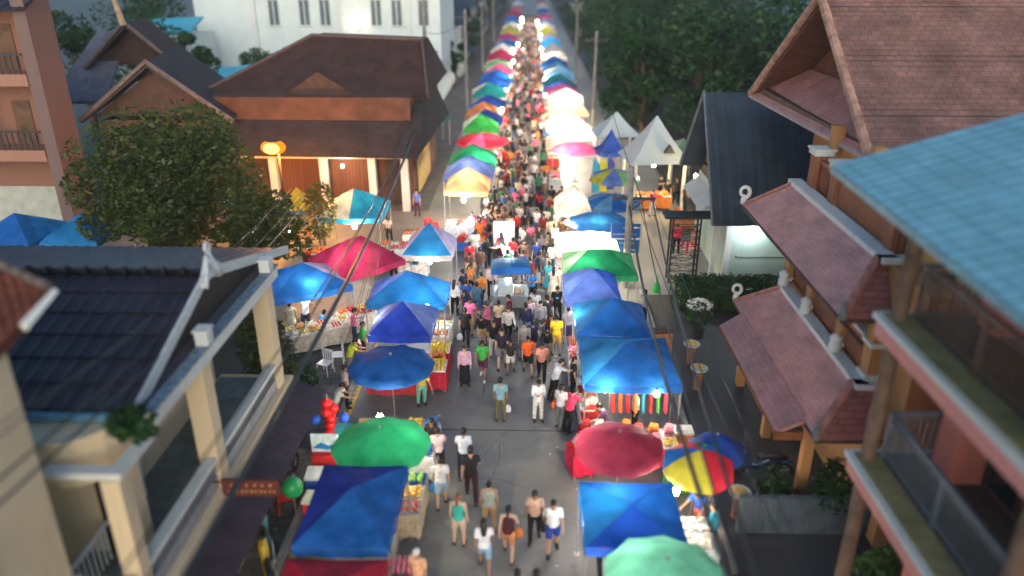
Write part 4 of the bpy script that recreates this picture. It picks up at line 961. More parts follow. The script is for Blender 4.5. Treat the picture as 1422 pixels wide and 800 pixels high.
def body_mesh(pn):
    k=('body',pn)
    if k in _cache: return _cache[k]
    J=pose_joints(POSES[pn]); b=MB(); n=10
    hl=J['hl']
    h=J['head']; loc=lambda x,y,z: h+rotx(Vector((x,y,z)),-hl)
    # torso
    b.tube([J['pel']-Vector((0,0,.09)),J['pel'],J['waist'],J['chest'],J['chest'].lerp(J['neck'],.6),J['neck']],[.085,.108,.09,.108,.085,.05],14,ell=[1.25,1.42,1.35,1.42,1.5,1.1])
    b.tube([J['shL']+Vector((.02,0,.005)),J['neck']-Vector((0,0,.05)),J['shR']+Vector((-.02,0,.005))],[.056,.062,.056],8)
    b.tube([J['neck']-Vector((0,0,.03)),h-Vector((0,0,.06))],[.052,.05],10)
    # skull, jaw, nose, ears
    b.ball(loc(0,-.012,.02),(.077,.094,.098),14,10); b.ball(loc(0,.022,-.045),(.056,.066,.07),12,8)
    b.ball(loc(0,.094,-.018),(.016,.022,.026),8,6)
    for s in (-1,1): b.ball(loc(s*.079,-.005,-.01),(.013,.026,.036),8,6)
    for k_ in 'LR':
        s=-1 if k_=='L' else 1
        b.tube([J['hip'+k_]+Vector((0,0,.05)),J['hip'+k_].lerp(J['knee'+k_],.35),J['knee'+k_],J['knee'+k_].lerp(J['ank'+k_],.32),J['ank'+k_]],[.083,.078,.054,.057,.036],10)
        b.ball(J['knee'+k_],.054,8,6); b.ball(J['hip'+k_],.085,8,6)
        b.tube([J['heel'+k_],J['ank'+k_]-Vector((0,0,.03)),J['toe'+k_].lerp(J['ank'+k_],.35)-Vector((0,0,.012)),J['toe'+k_]],[.034,.042,.036,.024],8); b.ball(J['heel'+k_],.036,8,6)
        b.tube([J['sh'+k_],J['sh'+k_].lerp(J['elb'+k_],.4),J['elb'+k_],J['elb'+k_].lerp(J['wri'+k_],.3),J['wri'+k_]],[.052,.046,.037,.039,.026],9)
        b.ball(J['sh'+k_],.054,8,6); b.ball(J['elb'+k_],.037,8,6)
        w=J['wri'+k_]; d=J['hd'+k_].normalized(); b.tube([w,w+d*.035,w+d*.085],[.024,.033,.03],8,ell=[1,1,1])
    me=eval_mesh(b,'person_body',.0175,2)
    me.materials.append(SKINM[0]); me.materials.append(M_eye); me.materials.append(M_lip)
    ex=MB()
    for s in (-1,1):
        ex.ball(loc(s*.032,.079,.008),(.013,.009,.008),8,5,1); ex.tube([loc(s*.016,.084,.027),loc(s*.048,.073,.028)],.005,4,1)
    ex.tube([loc(-.024,.079,-.058),loc(0,.089,-.058),loc(.024,.079,-.058)],[.004,.008,.004],5,2)
    for k_ in 'LR':
        s=-1 if k_=='L' else 1
        w=J['wri'+k_]; d=J['hd'+k_].normalized(); fw=rotx(Vector((0,1,0)),0)
        side=d.cross(Vector((s,0,0))); side=side.normalized() if side.length>.1 else Vector((0,1,0)); palm=side.cross(d).normalized()*(1 if side.cross(d).x*s<0 else -1)
        for q,(off,ln) in enumerate(((.024,.062),(.008,.072),(-.008,.067),(-.023,.052))):
            p0=w+d*.072+side*off; p1=p0+d*ln*.5+palm*.006; p2=p1+d*ln*.33+palm*.022; p3=p2+d*ln*.12+palm*.02
            ex.tube([p0,p1,p2,p3],[.0095,.009,.008,.006],5)
        p0=w+d*.03+side*.026; ex.tube([p0,p0+side*.022+d*.022+palm*.008,p0+side*.026+d*.05+palm*.02],[.011,.010,.007],5)
    t=ex.mesh('t',[]); bm=bmesh.new(); bm.from_mesh(me); bm.from_mesh(t); bm.to_mesh(me); bm.free()
    me.polygons.foreach_set('use_smooth',[True]*len(me.polygons))
    _cache[k]=me; return me
def cloth_mesh(pn, kind, one=None):
    k=(kind,pn,one)
    if k in _cache: return _cache[k]
    J=pose_joints(POSES[pn]); b=MB()
    if kind in ('tee','long','vest'):
        b.tube([J['pel']-Vector((0,0,.035)),J['pel']+Vector((0,0,.02)),J['waist'],J['chest'],J['chest'].lerp(J['neck'],.6),J['neck']-Vector((0,0,.03))],[.126,.125,.112,.124,.10,.055],14,ell=[1.34,1.36,1.32,1.38,1.45,1.2])
        if kind!='vest':
            b.tube([J['shL'],J['neck']-Vector((0,0,.055)),J['shR']],[.066,.07,.066],8)
            for q in 'LR':
                e=J['sh'+q].lerp(J['elb'+q],.72); b.ball(J['sh'+q],.066,8,6)
                if kind=='tee': b.tube([J['sh'+q],e],[.064,.062],9)
                else: b.tube([J['sh'+q],J['elb'+q],J['elb'+q].lerp(J['wri'+q],.9)],[.064,.052,.040],9); b.ball(J['elb'+q],.052,8,6)
        else:
            b.tube([J['shL'].lerp(J['neck'],.45),J['neck']-Vector((0,0,.06)),J['shR'].lerp(J['neck'],.45)],[.05,.066,.05],8)
    elif kind in ('trousers','shorts'):
        b.tube([J['pel']-Vector((0,0,.1)),J['pel'],J['waist']-Vector((0,0,.03))],[.11,.122,.104],14,ell=[1.28,1.4,1.35])
        for q in 'LR':
            h,kn,a=J['hip'+q],J['knee'+q],J['ank'+q]; b.ball(h,.1,10,6)
            if kind=='shorts': b.tube([h+Vector((0,0,.04)),h.lerp(kn,.5),h.lerp(kn,.86)],[.098,.092,.084],10)
            else: b.tube([h+Vector((0,0,.04)),h.lerp(kn,.4),kn,kn.lerp(a,.4),a+Vector((0,0,.005))],[.098,.09,.070,.070,.058],10); b.ball(kn,.07,8,6)
    elif kind in ('skirt','longskirt','dress'):
        zt=J['waist']; hem={'skirt':.42,'longskirt':.14,'dress':.40}[kind]
        ks=(J['kneeL']+J['kneeR'])/2; sp=abs(J['kneeL'].y-J['kneeR'].y)/2
        pts=[zt,J['pel'],Vector((0,ks.y*.6,(J['pel'].z+hem)/2)),Vector((0,ks.y,hem))]
        b.tube(pts,[.106,.125,.14+sp*.5,.165+sp*.75],16,ell=[1.36,1.4,1.25,1.15])
        if kind=='dress':
            b.tube([J['pel'],J['waist'],J['chest'],J['chest'].lerp(J['neck'],.6),J['neck']-Vector((0,0,.04))],[.125,.112,.124,.10,.055],14,ell=[1.38,1.32,1.38,1.45,1.2])
            b.tube([J['shL'],J['neck']-Vector((0,0,.055)),J['shR']],[.064,.07,.064],8)
            for q in 'LR': b.tube([J['sh'+q],J['sh'+q].lerp(J['elb'+q],.45)],[.066,.062],9)
    elif kind=='shoes':
        for q in one:
            b.tube([J['heel'+q]+Vector((0,0,-.003)),J['ank'+q]-Vector((0,0,.026)),J['toe'+q].lerp(J['ank'+q],.35)-Vector((0,0,.012)),J['toe'+q]+Vector((0,0,-.002))],[.043,.05,.046,.032],8); b.ball(J['heel'+q],.044,8,6)
    elif kind=='apron':
        b.tube([J['pel']-Vector((0,-.09,.35)),J['pel']+Vector((0,.09,0)),J['waist']+Vector((0,.085,0)),J['chest']+Vector((0,.08,0))],[.06,.06,.05,.05],10,ell=[2.6,2.6,2.4,1.9])
    me=eval_mesh(b,kind,.02 if kind!='shoes' else .015,2)
    me.materials.append(M_white); _cache[k]=me; return me
def hair_mesh(pn, kind):
    k=('h'+kind,pn)
    if k in _cache: return _cache[k]
    J=pose_joints(POSES[pn]); hl=J['hl']; h=J['head']; loc=lambda x,y,z: h+rotx(Vector((x,y,z)),-hl); b=MB()
    if kind=='cap':
        b.ball(loc(0,-.01,.045),(.088,.10,.085),14,8); b.ball(loc(0,.10,.045),(.065,.07,.012),12,5)
    else:
        b.ball(loc(0,-.022,.036),(.087,.102,.096),14,9); b.ball(loc(0,-.05,-.02),(.08,.066,.075),12,7)
        if kind in('long','tail'):
            if kind=='long': b.tube([loc(0,-.05,.02),loc(0,-.085,-.08),loc(0,-.10,-.20),loc(0,-.105,-.32)],[.075,.072,.064,.035],10,ell=[1.05,1.2,1.25,1.2])
            else: b.ball(loc(0,-.12,.03),.035,8,6); b.tube([loc(0,-.12,.03),loc(0,-.155,-.05),loc(0,-.15,-.17),loc(0,-.135,-.26)],[.03,.035,.03,.01],8)
        if kind=='bun': b.ball(loc(0,-.09,.10),.045,8,6)
    me=eval_mesh(b,'hair',.016,1); me.materials.append(M_black); _cache[k]=me; return me
M_hair=[mat('black_hair',(.012,.010,.010),.45,.3,30),mat('dark_brown_hair',(.03,.018,.012),.45,.3,30),mat('copper_hair',(.16,.06,.025),.45,.3,30)]
CL={}
def cm(rgb):
    k='fabric_%d_%d_%d'%rgb
    if k not in CL: CL[k]=mat(k,srgb(*rgb),.85,.26,7,bump=.4)
    return CL[k]
BOTS={'black':(24,24,28),'navy':(34,40,66),'grey':(110,112,116),'denim':(70,98,140),'tan':(176,140,100),'purple':(88,40,66),'white':(215,214,208),'olive':(100,96,66),'blue':(40,60,150),'brown':(80,56,44),'ltdenim':(130,160,190)}
people_n=0
def person(loc, face, pose, top, topc, bot, botc, hair, label, group='people walking through the market', sc=1.0, skin=None, hc=0, extra=None, shoe=(60,56,54)):
    """face: heading in degrees, 0 = up the street, 180 = towards the camera"""
    global people_n; people_n+=1
    o=link('person',body_mesh(pose),None,loc,R(face)); sc*=.93; o.scale=(sc,sc,sc)
    sk=SKINM[people_n%3 if skin is None else skin]
    o.material_slots[0].link='OBJECT'; o.material_slots[0].material=sk
    tag(o,label,'person',group)
    if top in('dress',): link('dress',cloth_mesh(pose,'dress'),o,mats=[cm(topc)])
    else: link('shirt' if top!='vest' else 'vest',cloth_mesh(pose,top),o,mats=[cm(topc)])
    if bot: link({'trousers':'trousers','shorts':'shorts'}.get(bot,'skirt'),cloth_mesh(pose,bot),o,mats=[cm(BOTS.get(botc,botc) if isinstance(botc,str) else botc)])
    hm=link('cap' if hair=='cap' else 'hair',hair_mesh(pose,hair),o,mats=[M_hair[hc] if hair!='cap' else cm((205,205,200))])
    for q_ in 'LR': link('shoe',cloth_mesh(pose,'shoes',q_),o,mats=[cm(shoe)])
    if extra=='apron': link('apron',cloth_mesh(pose,'apron'),o,mats=[cm((210,205,190))])
    return o
def bag(o, pose, col, label, side='R', style='tote', name='shoulder_bag'):
    J=pose_joints(POSES[pose]); b=MB(); s=1 if side=='R' else -1; sc=o.scale[0]
    if style=='hand':
        p=J['wri'+side]+J['hd'+side].normalized()*.09; top=p; c=p-Vector((0,0,.32)); w=(.24,.10,.26)
    else:
        top=J['sh'+side]; c=J['hip'+side]+Vector((s*.15,-.02,-.02)); w=(.10,.26,.26)
    x,y,z=w[0]/2,w[1]/2,w[2]/2
    b.tube([c-Vector((0,0,z)),c-Vector((0,0,z*.9)),c+Vector((0,0,z*.2)),c+Vector((0,0,z))],[min(x,y)*.8,min(x,y)*1.02,min(x,y),min(x,y)*.6],12,ell=[max(x,y)/min(x,y)]*4 if x>y else None)
    if x<=y:
        b=MB(); 
        rows=[]
        prof=[(-z,.8),(-z*.85,1),(z*.5,.95),(z,.75)]
        vs=[];fs=[];n=14
        for zz,k in prof:
            for q in range(n):
                a=2*pi*q/n; ca,sa=cos(a),sin(a); ex=.5
                vs.append(c+Vector((x*k*abs(ca)**ex*(1 if ca>0 else -1),y*k*abs(sa)**ex*(1 if sa>0 else -1),zz)))
        for i in range(3):
            for q in range(n): fs.append((i*n+q,i*n+(q+1)%n,(i+1)*n+(q+1)%n,(i+1)*n+q))
        fs.append(tuple(range(n-1,-1,-1))); fs.append(tuple(range(3*n,4*n))); b.add(vs,fs)
    M=Matrix.Rotation(o.rotation_euler.z,3,'Z'); L=Vector(o.location)
    t=thing(name,label,'bag',tuple(L),o.rotation_euler.z); t.scale=(sc,sc,sc)
    b.build('pouch',cm(col),t,smooth=True)
    h=MB()
    if style=='hand':
        for q in (-1,1): h.tube([c+Vector((q*.07,0,z)),top+Vector((q*.03,0,.0)),top],.008,5)
    else: h.tube([c+Vector((0,y*.7,z*.8)),top+Vector((s*.01,.055,.02)),top+Vector((s*.0,0,.065)),top+Vector((s*.01,-.06,.02)),c+Vector((0,-y*.7,z*.8))],.012,5)
    h.build('strap',cm(tuple(int(q*.6) for q in col)),t)
    return t
W=(226,226,224);K=(28,28,31)
def P(px,py,*a,**k): return person(tuple(at(px,py)),*a,**k)
P(653,380,8,'stroll','tee',(205,38,44),'shorts','denim','short','person in a red shirt and denim shorts walking up the street beside a brown shirt')
P(667,390,4,'walk','tee',(104,70,62),'trousers','grey','short','person in a brown shirt and grey trousers walking up the street',sc=1.05)
P(677,373,12,'stroll','long',K,'trousers','black','long','long haired person all in black walking ahead of the brown shirt')
P(661,362,0,'stand','tee',W,'trousers','white','short','person in a plain white shirt standing behind the red shirt at the left kerb')
P(667,345,-10,'walk','tee',(238,118,48),'shorts','tan','short','person in a bright orange shirt left of the white display board')
P(659,334,30,'browse','tee',(226,52,96),'trousers','black','bun','person in crimson pink leaning towards the blue goods cloth at the crossing')
P(683,337,190,'stroll','tee',K,'trousers','black','short','person in black striding past the left edge of the white display board')
P(690,331,170,'stand','tee',(240,170,130),'trousers','black','bun','person in a peach top standing behind the white display board')
P(677,325,185,'stroll','tee',W,'trousers','navy','short','person in a white top and navy trousers near the green stall cloth')
P(724,354,120,'hips','tee',W,'trousers','white','short','person in white standing at the right edge of the white display board')
a=P(727,392,10,'stroll','vest',(60,84,190),'shorts','black','bun','person in a blue top and black shorts carrying a cream tote bag'); bag(a,'stroll',(225,214,190),'cream tote bag on the shoulder of the person in the blue top','R')
P(745,377,182,'stand','tee',(36,58,120),'trousers','black','short','person in navy blue shirt and black trousers facing down the street',sc=1.02)
a=P(756,361,5,'walk','long',(96,86,88),'trousers','black','long','person in a striped grey top and black trousers walking up the street'); 
a=P(769,352,-5,'stroll','tee',W,'trousers','grey','short','person in a white shirt with a black sling bag near the white lit tent'); bag(a,'stroll',K,'small black sling bag on the white shirt near the white lit tent','L')
a=P(767,381,0,'stand','tee',(232,228,224),'shorts','grey','short','person in a white shirt with dark cross strap and grey shorts beside the green tent'); bag(a,'stand',(50,48,52),'dark sling bag on the white shirt beside the green tent','R')
P(768,417,-4,'stroll','dress',(234,222,210),None,None,'long','dark haired person in a short cream dress beside the lavender blue tent')
P(762,409,-6,'stroll','dress',(70,196,220),None,None,'bun','person in a cyan dress beside the cream dress')
P(738,422,184,'phone','tee',(44,130,210),'shorts','black','short','person in a bright blue shirt and black shorts holding something and facing the camera')
P(682,413,186,'stroll','long',(232,206,206),'trousers','black','short','person in a pale pink shirt and black trousers left of the street cart')
P(655,404,10,'stroll','tee',(214,180,150),'trousers','ltdenim','long','long haired person in a tan top walking up beside the light blue tent')
a=P(632,437,-15,'stand','long',W,'trousers','black','long','person in a long sleeved white top and black trousers by the light blue tent'); bag(a,'stand',K,'black shoulder bag on the long sleeved white top','L')
P(648,437,0,'stroll','tee',(40,84,170),'trousers','black','short','person in a mid blue shirt and black trousers walking up the street')
P(663,440,6,'walk','tee',(70,118,150),'trousers','denim','short','person in a denim blue shirt and jeans walking up the street')
a=P(647,479,0,'walk','tee',(34,32,32),'trousers','black','tail','ponytailed person in black shirt and black trousers carrying a white carrier bag',hc=1); bag(a,'walk',(225,225,225),'white carrier bag in the hand of the ponytailed person in black','L','hand','carrier_bag')
P(646,535,180,'stand','long',(206,164,190),'longskirt','black','bun','person in a pink top and long black skirt alone in the open road')
P(671,526,170,'walk','tee',(60,172,70),'shorts','purple','short','person in a green shirt and plum shorts walking down the road',shoe=(210,210,205))
P(686,497,185,'stand','tee',K,'trousers','white','short','person in black shirt and pale trousers next to the white printed black shirt')
P(697,512,180,'stroll','tee',(34,32,50),'shorts','grey','short','person in a dark navy printed shirt and grey shorts walking down the road',sc=1.05)
P(709,518,178,'stroll','tee',(42,42,46),'shorts','white','short','short person in black beside the grey shorts',sc=.86)
P(733,520,184,'walk','tee',(244,96,40),'shorts','black','short','person in a vivid orange shirt and black shorts in the middle of the road')
P(728,500,175,'stand','tee',(150,150,150),'trousers','grey','short','person in grey behind the vivid orange shirt')
P(752,529,175,'walk','tee',(226,150,130),'trousers','black','bun','person in a salmon top and black trousers right of the vivid orange shirt')
a=P(735,463,170,'stand','tee',(236,200,206),'trousers','denim','long','long haired person in a pale pink top and jeans beside the grey suit',hc=1); bag(a,'stand',(40,60,110),'dark blue bag on the pale pink top','R')
a=P(750,470,176,'stand','long',(156,156,164),'trousers','grey','short','person in grey shirt and grey trousers carrying a black bag',sc=1.03); bag(a,'stand',K,'black bag carried by the person in grey shirt and trousers','R','hand','carrier_bag')
a=P(773,449,180,'hips','tee',(22,22,26),'trousers','black','short','person in a black shirt with a blue emblem next to the blue tents',sc=1.05)
e=MB(); e.tube([(0,.128,1.13),(.05,.128,1.14),(.07,.128,1.17),(0,.128,1.19),(-.06,.128,1.16),(0,.128,1.13)],.014,5); e.ball((0,.125,1.16),(.045,.012,.03)); e.build('shirt_emblem',cm((70,170,220)),a)
P(772,493,0,'stand','tee',(240,206,50),'shorts',(206,160,70),'short','person in a bright yellow shirt and ochre shorts seen from behind',sc=1.06)
P(788,478,8,'phone','tee',(186,184,196),'skirt',(70,60,110),'short','person in a grey top and purple skirt at the edge of the blue tents')
a=P(695,584,0,'stand','tee',(120,158,172),'trousers','olive','short','person in a pale blue shirt and olive trousers alone holding a white bag'); bag(a,'stand',(222,222,226),'white carrier bag in the hand of the pale blue shirt','R','hand','carrier_bag')
P(747,585,190,'phone','long',(222,224,228),'trousers','white','short','person dressed all in white standing near the red goods stall')
P(770,556,-60,'browse','tee',(214,216,222),'trousers','black','short','person in a white shirt leaning over the red goods stall')
a=P(778,594,-30,'stand','tee',(206,206,210),'trousers','grey','short','person in pale grey with an orange backpack beside the red goods stall'); bag(a,'stand',(206,92,44),'orange bag on the back of the person beside the red goods stall','L')
P(790,600,-50,'browse','tee',(232,60,96),'trousers','black','bun','person in a crimson top bent over the front of the red goods stall')
P(795,552,-80,'stand','tee',(40,40,44),'trousers','black','short','person in black under the front edge of the big blue tent')
a=P(603,642,160,'walk','tee',K,'shorts',(186,150,110),'long','long haired person in a black top and tan shorts beside the green umbrella'); 
P(610,658,8,'walk','tee',(222,196,200),'trousers','black','bun','person in a pale pink top and black trousers close to the green umbrella')
a=P(614,703,6,'stroll','tee',(214,214,218),'shorts',(150,180,206),'short','person in white shirt and pale blue shorts carrying a red and blue bag'); bag(a,'stroll',(60,130,190),'blue carrier bag with red top at the left road edge','L','hand','carrier_bag')
a=P(645,662,0,'stroll','tee',(206,214,226),'trousers','navy','short','person in a white shirt with a blue back panel walking ahead of the black outfit',sc=1.03)
P(655,694,4,'walk','tee',(30,28,30),'trousers',(60,30,34),'short','large person in black shirt and dark maroon trousers in the lower street',sc=1.1)
P(638,756,-6,'stand','vest',(60,170,160),'shorts',(190,170,150),'tail','person in a teal vest with ponytail at the lower left of the road',hc=2)
P(673,794,2,'walk','tee',(216,218,226),'shorts','ltdenim','long','long haired person in white top and light denim shorts at the bottom of the road')
P(680,737,0,'stand','vest',(160,168,160),'shorts','tan','bun','person in a pale grey vest between the teal vest and the maroon vest')
a=P(706,774,-4,'walk','vest',(72,30,36),'shorts',(190,130,90),'tail','person in a maroon vest and tan shorts carrying an orange bag'); bag(a,'walk',(226,130,70),'orange carrier bag in the hand of the maroon vest','R','hand','carrier_bag')
a=P(742,750,180,'stroll','tee',(196,160,140),'trousers','black','short','person in a tan blouse and black trousers walking down the lower road'); bag(a,'stroll',(206,70,90),'small pink bag beside the tan blouse','L')
a=P(767,767,182,'stroll','tee',(222,224,228),'shorts','blue','short','person in a white shirt and royal blue shorts at the lower right of the road',sc=1.04,shoe=(40,40,44)); bag(a,'stroll',K,'black shoulder bag on the white shirt with royal blue shorts','R')
P(718,868,0,'stroll','tee',(190,192,200),'shorts','grey','short','person in pale grey cut by the bottom edge, left one of two heads')
P(744,868,0,'walk','tee',(120,126,150),'trousers','black','short','person in slate blue cut by the bottom edge, right one of two heads')
P(583,836,160,'stand','tee',(226,176,140),'trousers','grey','cap','person in a peach shirt and white cap at the lower left stall front')
P(587,566,200,'browse','tee',(226,206,80),'trousers',(110,190,170),'short','person in a yellow shirt below the blue umbrella at the road edge')
# sellers and shoppers behind the left stalls
P(507,500,-70,'stand','tee',(50,170,70),'trousers','black','short','seller in a green shirt behind the royal blue tent',group='stall sellers')
P(488,524,-80,'browse','tee',(190,206,50),'trousers','grey','short','seller in a lime yellow shirt left of the blue umbrella',group='stall sellers')
P(494,480,-75,'phone','tee',(230,110,150),'trousers','navy','bun','seller in a pink top behind the light blue tent',group='stall sellers')
P(427,462,0,'browse','long',(208,210,214),'trousers','navy','bun','shopper in a pale shirt leaning at the produce table of the lavender tent')
P(408,470,10,'stand','dress',(190,196,170),None,None,'bun','shopper in a pale green dress under the edge of the lavender tent')
P(452,470,-20,'sit','tee',(70,160,220),'trousers','black','short','person in a sky blue shirt seated on the left pavement')
P(483,565,-70,'stand','tee',(206,180,180),'trousers','black','bun','seller in a dusty pink top left of the white lamp counter',group='stall sellers')
P(470,590,-85,'browse','tee',(200,206,200),'trousers','grey','short','seller in pale grey beside the red balloon stand',group='stall sellers')
P(580,300,170,'stand','tee',(90,110,180),'trousers','purple','short','person in a blue violet shirt left of the crossing near the red stools')
P(541,338,180,'browse','tee',(230,200,190),'trousers','black','bun','seller leaning over the white tables behind the pink tent',group='stall sellers')
P(430,350,-100,'stand','tee',(244,120,40),'trousers','navy','short','person in an orange shirt between the pink and the white cyan tents')
P(416,352,-100,'stand','tee',(240,130,60),'trousers','black','bun','second orange shirt, nearest the tree, by the pink tent')
P(448,345,180,'browse','tee',(70,60,110),'trousers','black','short','seller in dark purple in front of the white cyan tent',group='stall sellers')
P(548,393,175,'stand','tee',(60,56,60),'trousers','black','long','seller in dark clothes below the white cyan topped tent',group='stall sellers')
# right hand side
P(840,620,90,'browse','tee',(86,60,90),'trousers','black','short','seller in a dark plum shirt in the middle of the red goods stall',group='stall sellers')
P(880,600,100,'stand','tee',(226,226,228),'trousers','black','short','seller in a white shirt behind the red goods stall',group='stall sellers')
P(968,742,140,'browse','tee',(50,96,180),'trousers',(230,120,110),'short','seller in a blue shirt under the rainbow umbrella',group='stall sellers')
P(985,770,60,'stand','tee',(60,160,190),'trousers','navy','short','seller in a turquoise shirt right of the mint green umbrella',group='stall sellers')
P(835,800,20,'browse','tee',(224,74,100),'trousers','black','bun','person in a pink shirt under the front of the flat blue tent')
P(893,452,60,'stand','tee',(150,150,160),'trousers','black','short','seller in grey behind the blue tents beside the concrete pole',group='stall sellers')
P(962,355,-150,'stand','dress',(206,150,140),None,None,'long','long haired person in a patterned dress by the black iron stair')
P(938,352,170,'stand','tee',(214,40,80),'trousers','black','short','person in a crimson shirt seen through the black iron stair frame')
P(905,300,200,'stand','tee',(220,80,100),'trousers','white','short','person in pink between the blue umbrellas and the white gazebo')
for i,(px,py) in enumerate([(925,285),(938,282),(915,278),(948,292)]):
    P(px,py,170+i*25,('stand','hips','phone','stroll')[i],'tee',((30,30,34),(40,36,40),(34,40,44),(60,44,40))[i],'trousers','black',('short','long','short','bun')[i],['person in black left of the gazebo post','long haired person in dark clothes under the white gazebo','person in black looking at a phone near the gazebo','person in dark brown in front of the gazebo right post'][i])
# crowd further up
rc=random.Random(77)
CR=[('black',K),('black',(40,36,38)),('white',W),('white',(214,210,206)),('grey',(120,120,124)),('navy',(38,46,84)),('red',(196,44,50)),('pink',(226,110,150)),('cream',(222,200,170)),('brown',(100,70,58)),('blue',(60,110,180)),('orange',(232,140,60)),('green',(60,130,90)),('maroon',(110,36,44))]
def crowd_person(x,y,zone,lab):
    cn,cc=CR[min(len(CR)-1,int(rc.random()**1.4*len(CR)))]
    up=rc.random()<.5; pose=rc.choice(['walk','stroll','stroll','stand','carry','phone','hips','walk'])
    bt,bc=rc.choice([('trousers','black'),('trousers','navy'),('shorts','tan'),('shorts','black'),('trousers','denim'),('skirt','black'),('shorts','grey'),('trousers','grey')])
    person((x,y,0),(0 if up else 180)+rc.uniform(-25,25),pose,rc.choice(['tee','tee','long','vest']),cc,bt,bc,rc.choice(['short','short','long','bun','tail']),'person in a %s top %s'%(cn,lab),group=zone,sc=rc.uniform(.93,1.06)).scale.x*=rc.choice((-1,1))
used=[]
def crowd(n,x0,x1,y0,y1,zone,lab,dmin=.55):
    k=0;tries=0
    while k<n and tries<n*30:
        tries+=1
        x=rc.uniform(x0,x1)*(1); y=rc.uniform(y0,y1)
        if any((x-a)**2+(y-b)**2<dmin**2 for a,b in used): continue
        used.append((x,y)); crowd_person(x,y,zone,lab); k+=1
seen=set(); k=0; tries=0
near=[(o.location.x,o.location.y) for o in C.objects if o.parent is None and o.name.split('.')[0]=='person']
while k<30 and tries<900:
    tries+=1
    x=rc.uniform(-2.7,1.0); y=rc.uniform(22.5,34.8)
    if abs(x+.72)<1.0 and 26.9<y<29.4 or any((x-a)**2+(y-b)**2<.5**2 for a,b in near): continue
    cn,cc=CR[rc.randrange(len(CR))]; bt,bn,bc=rc.choice([('trousers','black trousers','black'),('trousers','dark jeans','navy'),('shorts','tan shorts','tan'),('shorts','black shorts','black'),('skirt','plum skirt','purple'),('trousers','grey trousers','grey'),('shorts','denim shorts','ltdenim')]); hr=rc.choice(['short','short','long','bun','tail'])
    lab='%s person in a %s top and %s near the street cart'%({'short':'short haired','long':'long haired','bun':'bun haired','tail':'ponytailed'}[hr],cn,bn)
    if lab in seen: continue
    seen.add(lab); near.append((x,y)); k+=1
    person((x,y,0),rc.choice((0,180,0,180,90,-90))+rc.uniform(-30,30),rc.choice(['walk','stroll','carry','phone','hips','point','browse','walk']),rc.choice(['tee','tee','long']),cc,bt,bc,hr,lab,sc=rc.uniform(.92,1.06)).scale.x*=rc.choice((-1,1))
crowd(54,-2.6,2.0,35.0,41.5,'crowd thickest just past the crossing','in the thick crowd just past the crossing',.42)
crowd(46,-2.4,1.2,42,54,'crowd on the middle stretch of the market','on the middle stretch of the market street',.45)
crowd(44,-2.3,1.3,54,72,'crowd on the upper stretch of the market','on the crowded upper stretch of the market street',.45)
n_ind=sum(1 for o in C.objects if o.parent is None and o.name.split('.')[0]=='person')
crowd(max(0,300-n_ind),-2.2,1.5,72,82,'distant crowd of the market','in the distant crowd of the market street',.45)
fm=MB(); fmats=[cm(c) for _,c in CR]+[SKINM[0],SKINM[1],M_hair[0]]
for k in range(330):
    x=rc.uniform(-2.2,1.6); y=82+rc.random()**1.3*105; f=rc.uniform(.9,1.05); a=rc.uniform(-.4,.4)
    t_=int(rc.random()**1.4*len(CR)); b_=rc.choice([0,1,5,4,9]); sk=len(CR)+rc.randrange(2); st=rc.uniform(.06,.16)
    for s_ in (-1,1):
        fm.tube([(x+s_*.08,y+s_*st,0),(x+s_*.09,y+s_*st*.4,.42*f),(x+s_*.09,y,.84*f)],[.045,.06,.085],5,b_)
        fm.tube([(x+s_*.19,y,1.28*f),(x+s_*.23,y-s_*.06,1.02*f),(x+s_*.22,y+.06,.8*f)],[.05,.042,.03],5,sk)
    fm.tube([(x,y,.8*f),(x,y,1.0*f),(x,y,1.22*f),(x,y,1.33*f)],[.11,.105,.125,.05],7,t_,ell=[1.35]*4)
    fm.ball((x,y,1.46*f),(.08,.095,.11),7,5,sk); fm.ball((x,y-.02,1.50*f),(.087,.1,.085),7,5,len(CR)+2)
tag(fm.build('far_crowd',fmats),'dense far crowd filling the lane between the farthest canopies','crowd',kind='stuff')
from mathutils import noise as mnoise
# ------------------------------------------------------------------ canopies
TC={'blue':(.010,.17,.62),'royal':(.012,.055,.50),'azure':(.015,.27,.66),'lilac':(.16,.26,.70),'green':(.01,.34,.14),'lime':(.04,.42,.07),'mint':(.17,.62,.44),'red':(.62,.018,.05),'crimson':(.40,.035,.09),'pink':(.52,.025,.12),'rose':(.72,.12,.30),'peach':(.80,.40,.20),'orange':(.72,.27,.09),'white':(.80,.79,.76),'cream':(.80,.74,.62),'lav':(.42,.40,.66),'teal':(.012,.32,.33),'sky':(.16,.42,.70),'yellow':(.66,.62,.05),'cyan':(.01,.34,.62),'cobalt':(.03,.12,.60),'ltgreen':(.25,.55,.28),'magenta':(.60,.04,.30),'navyc':(.02,.05,.22),'rblue':(.01,.11,.62)}
def tcm(k,tr=.42): return cloth('tarp_'+k+('' if tr==.42 else '_%d'%int(tr*100)),TC[k],tr)
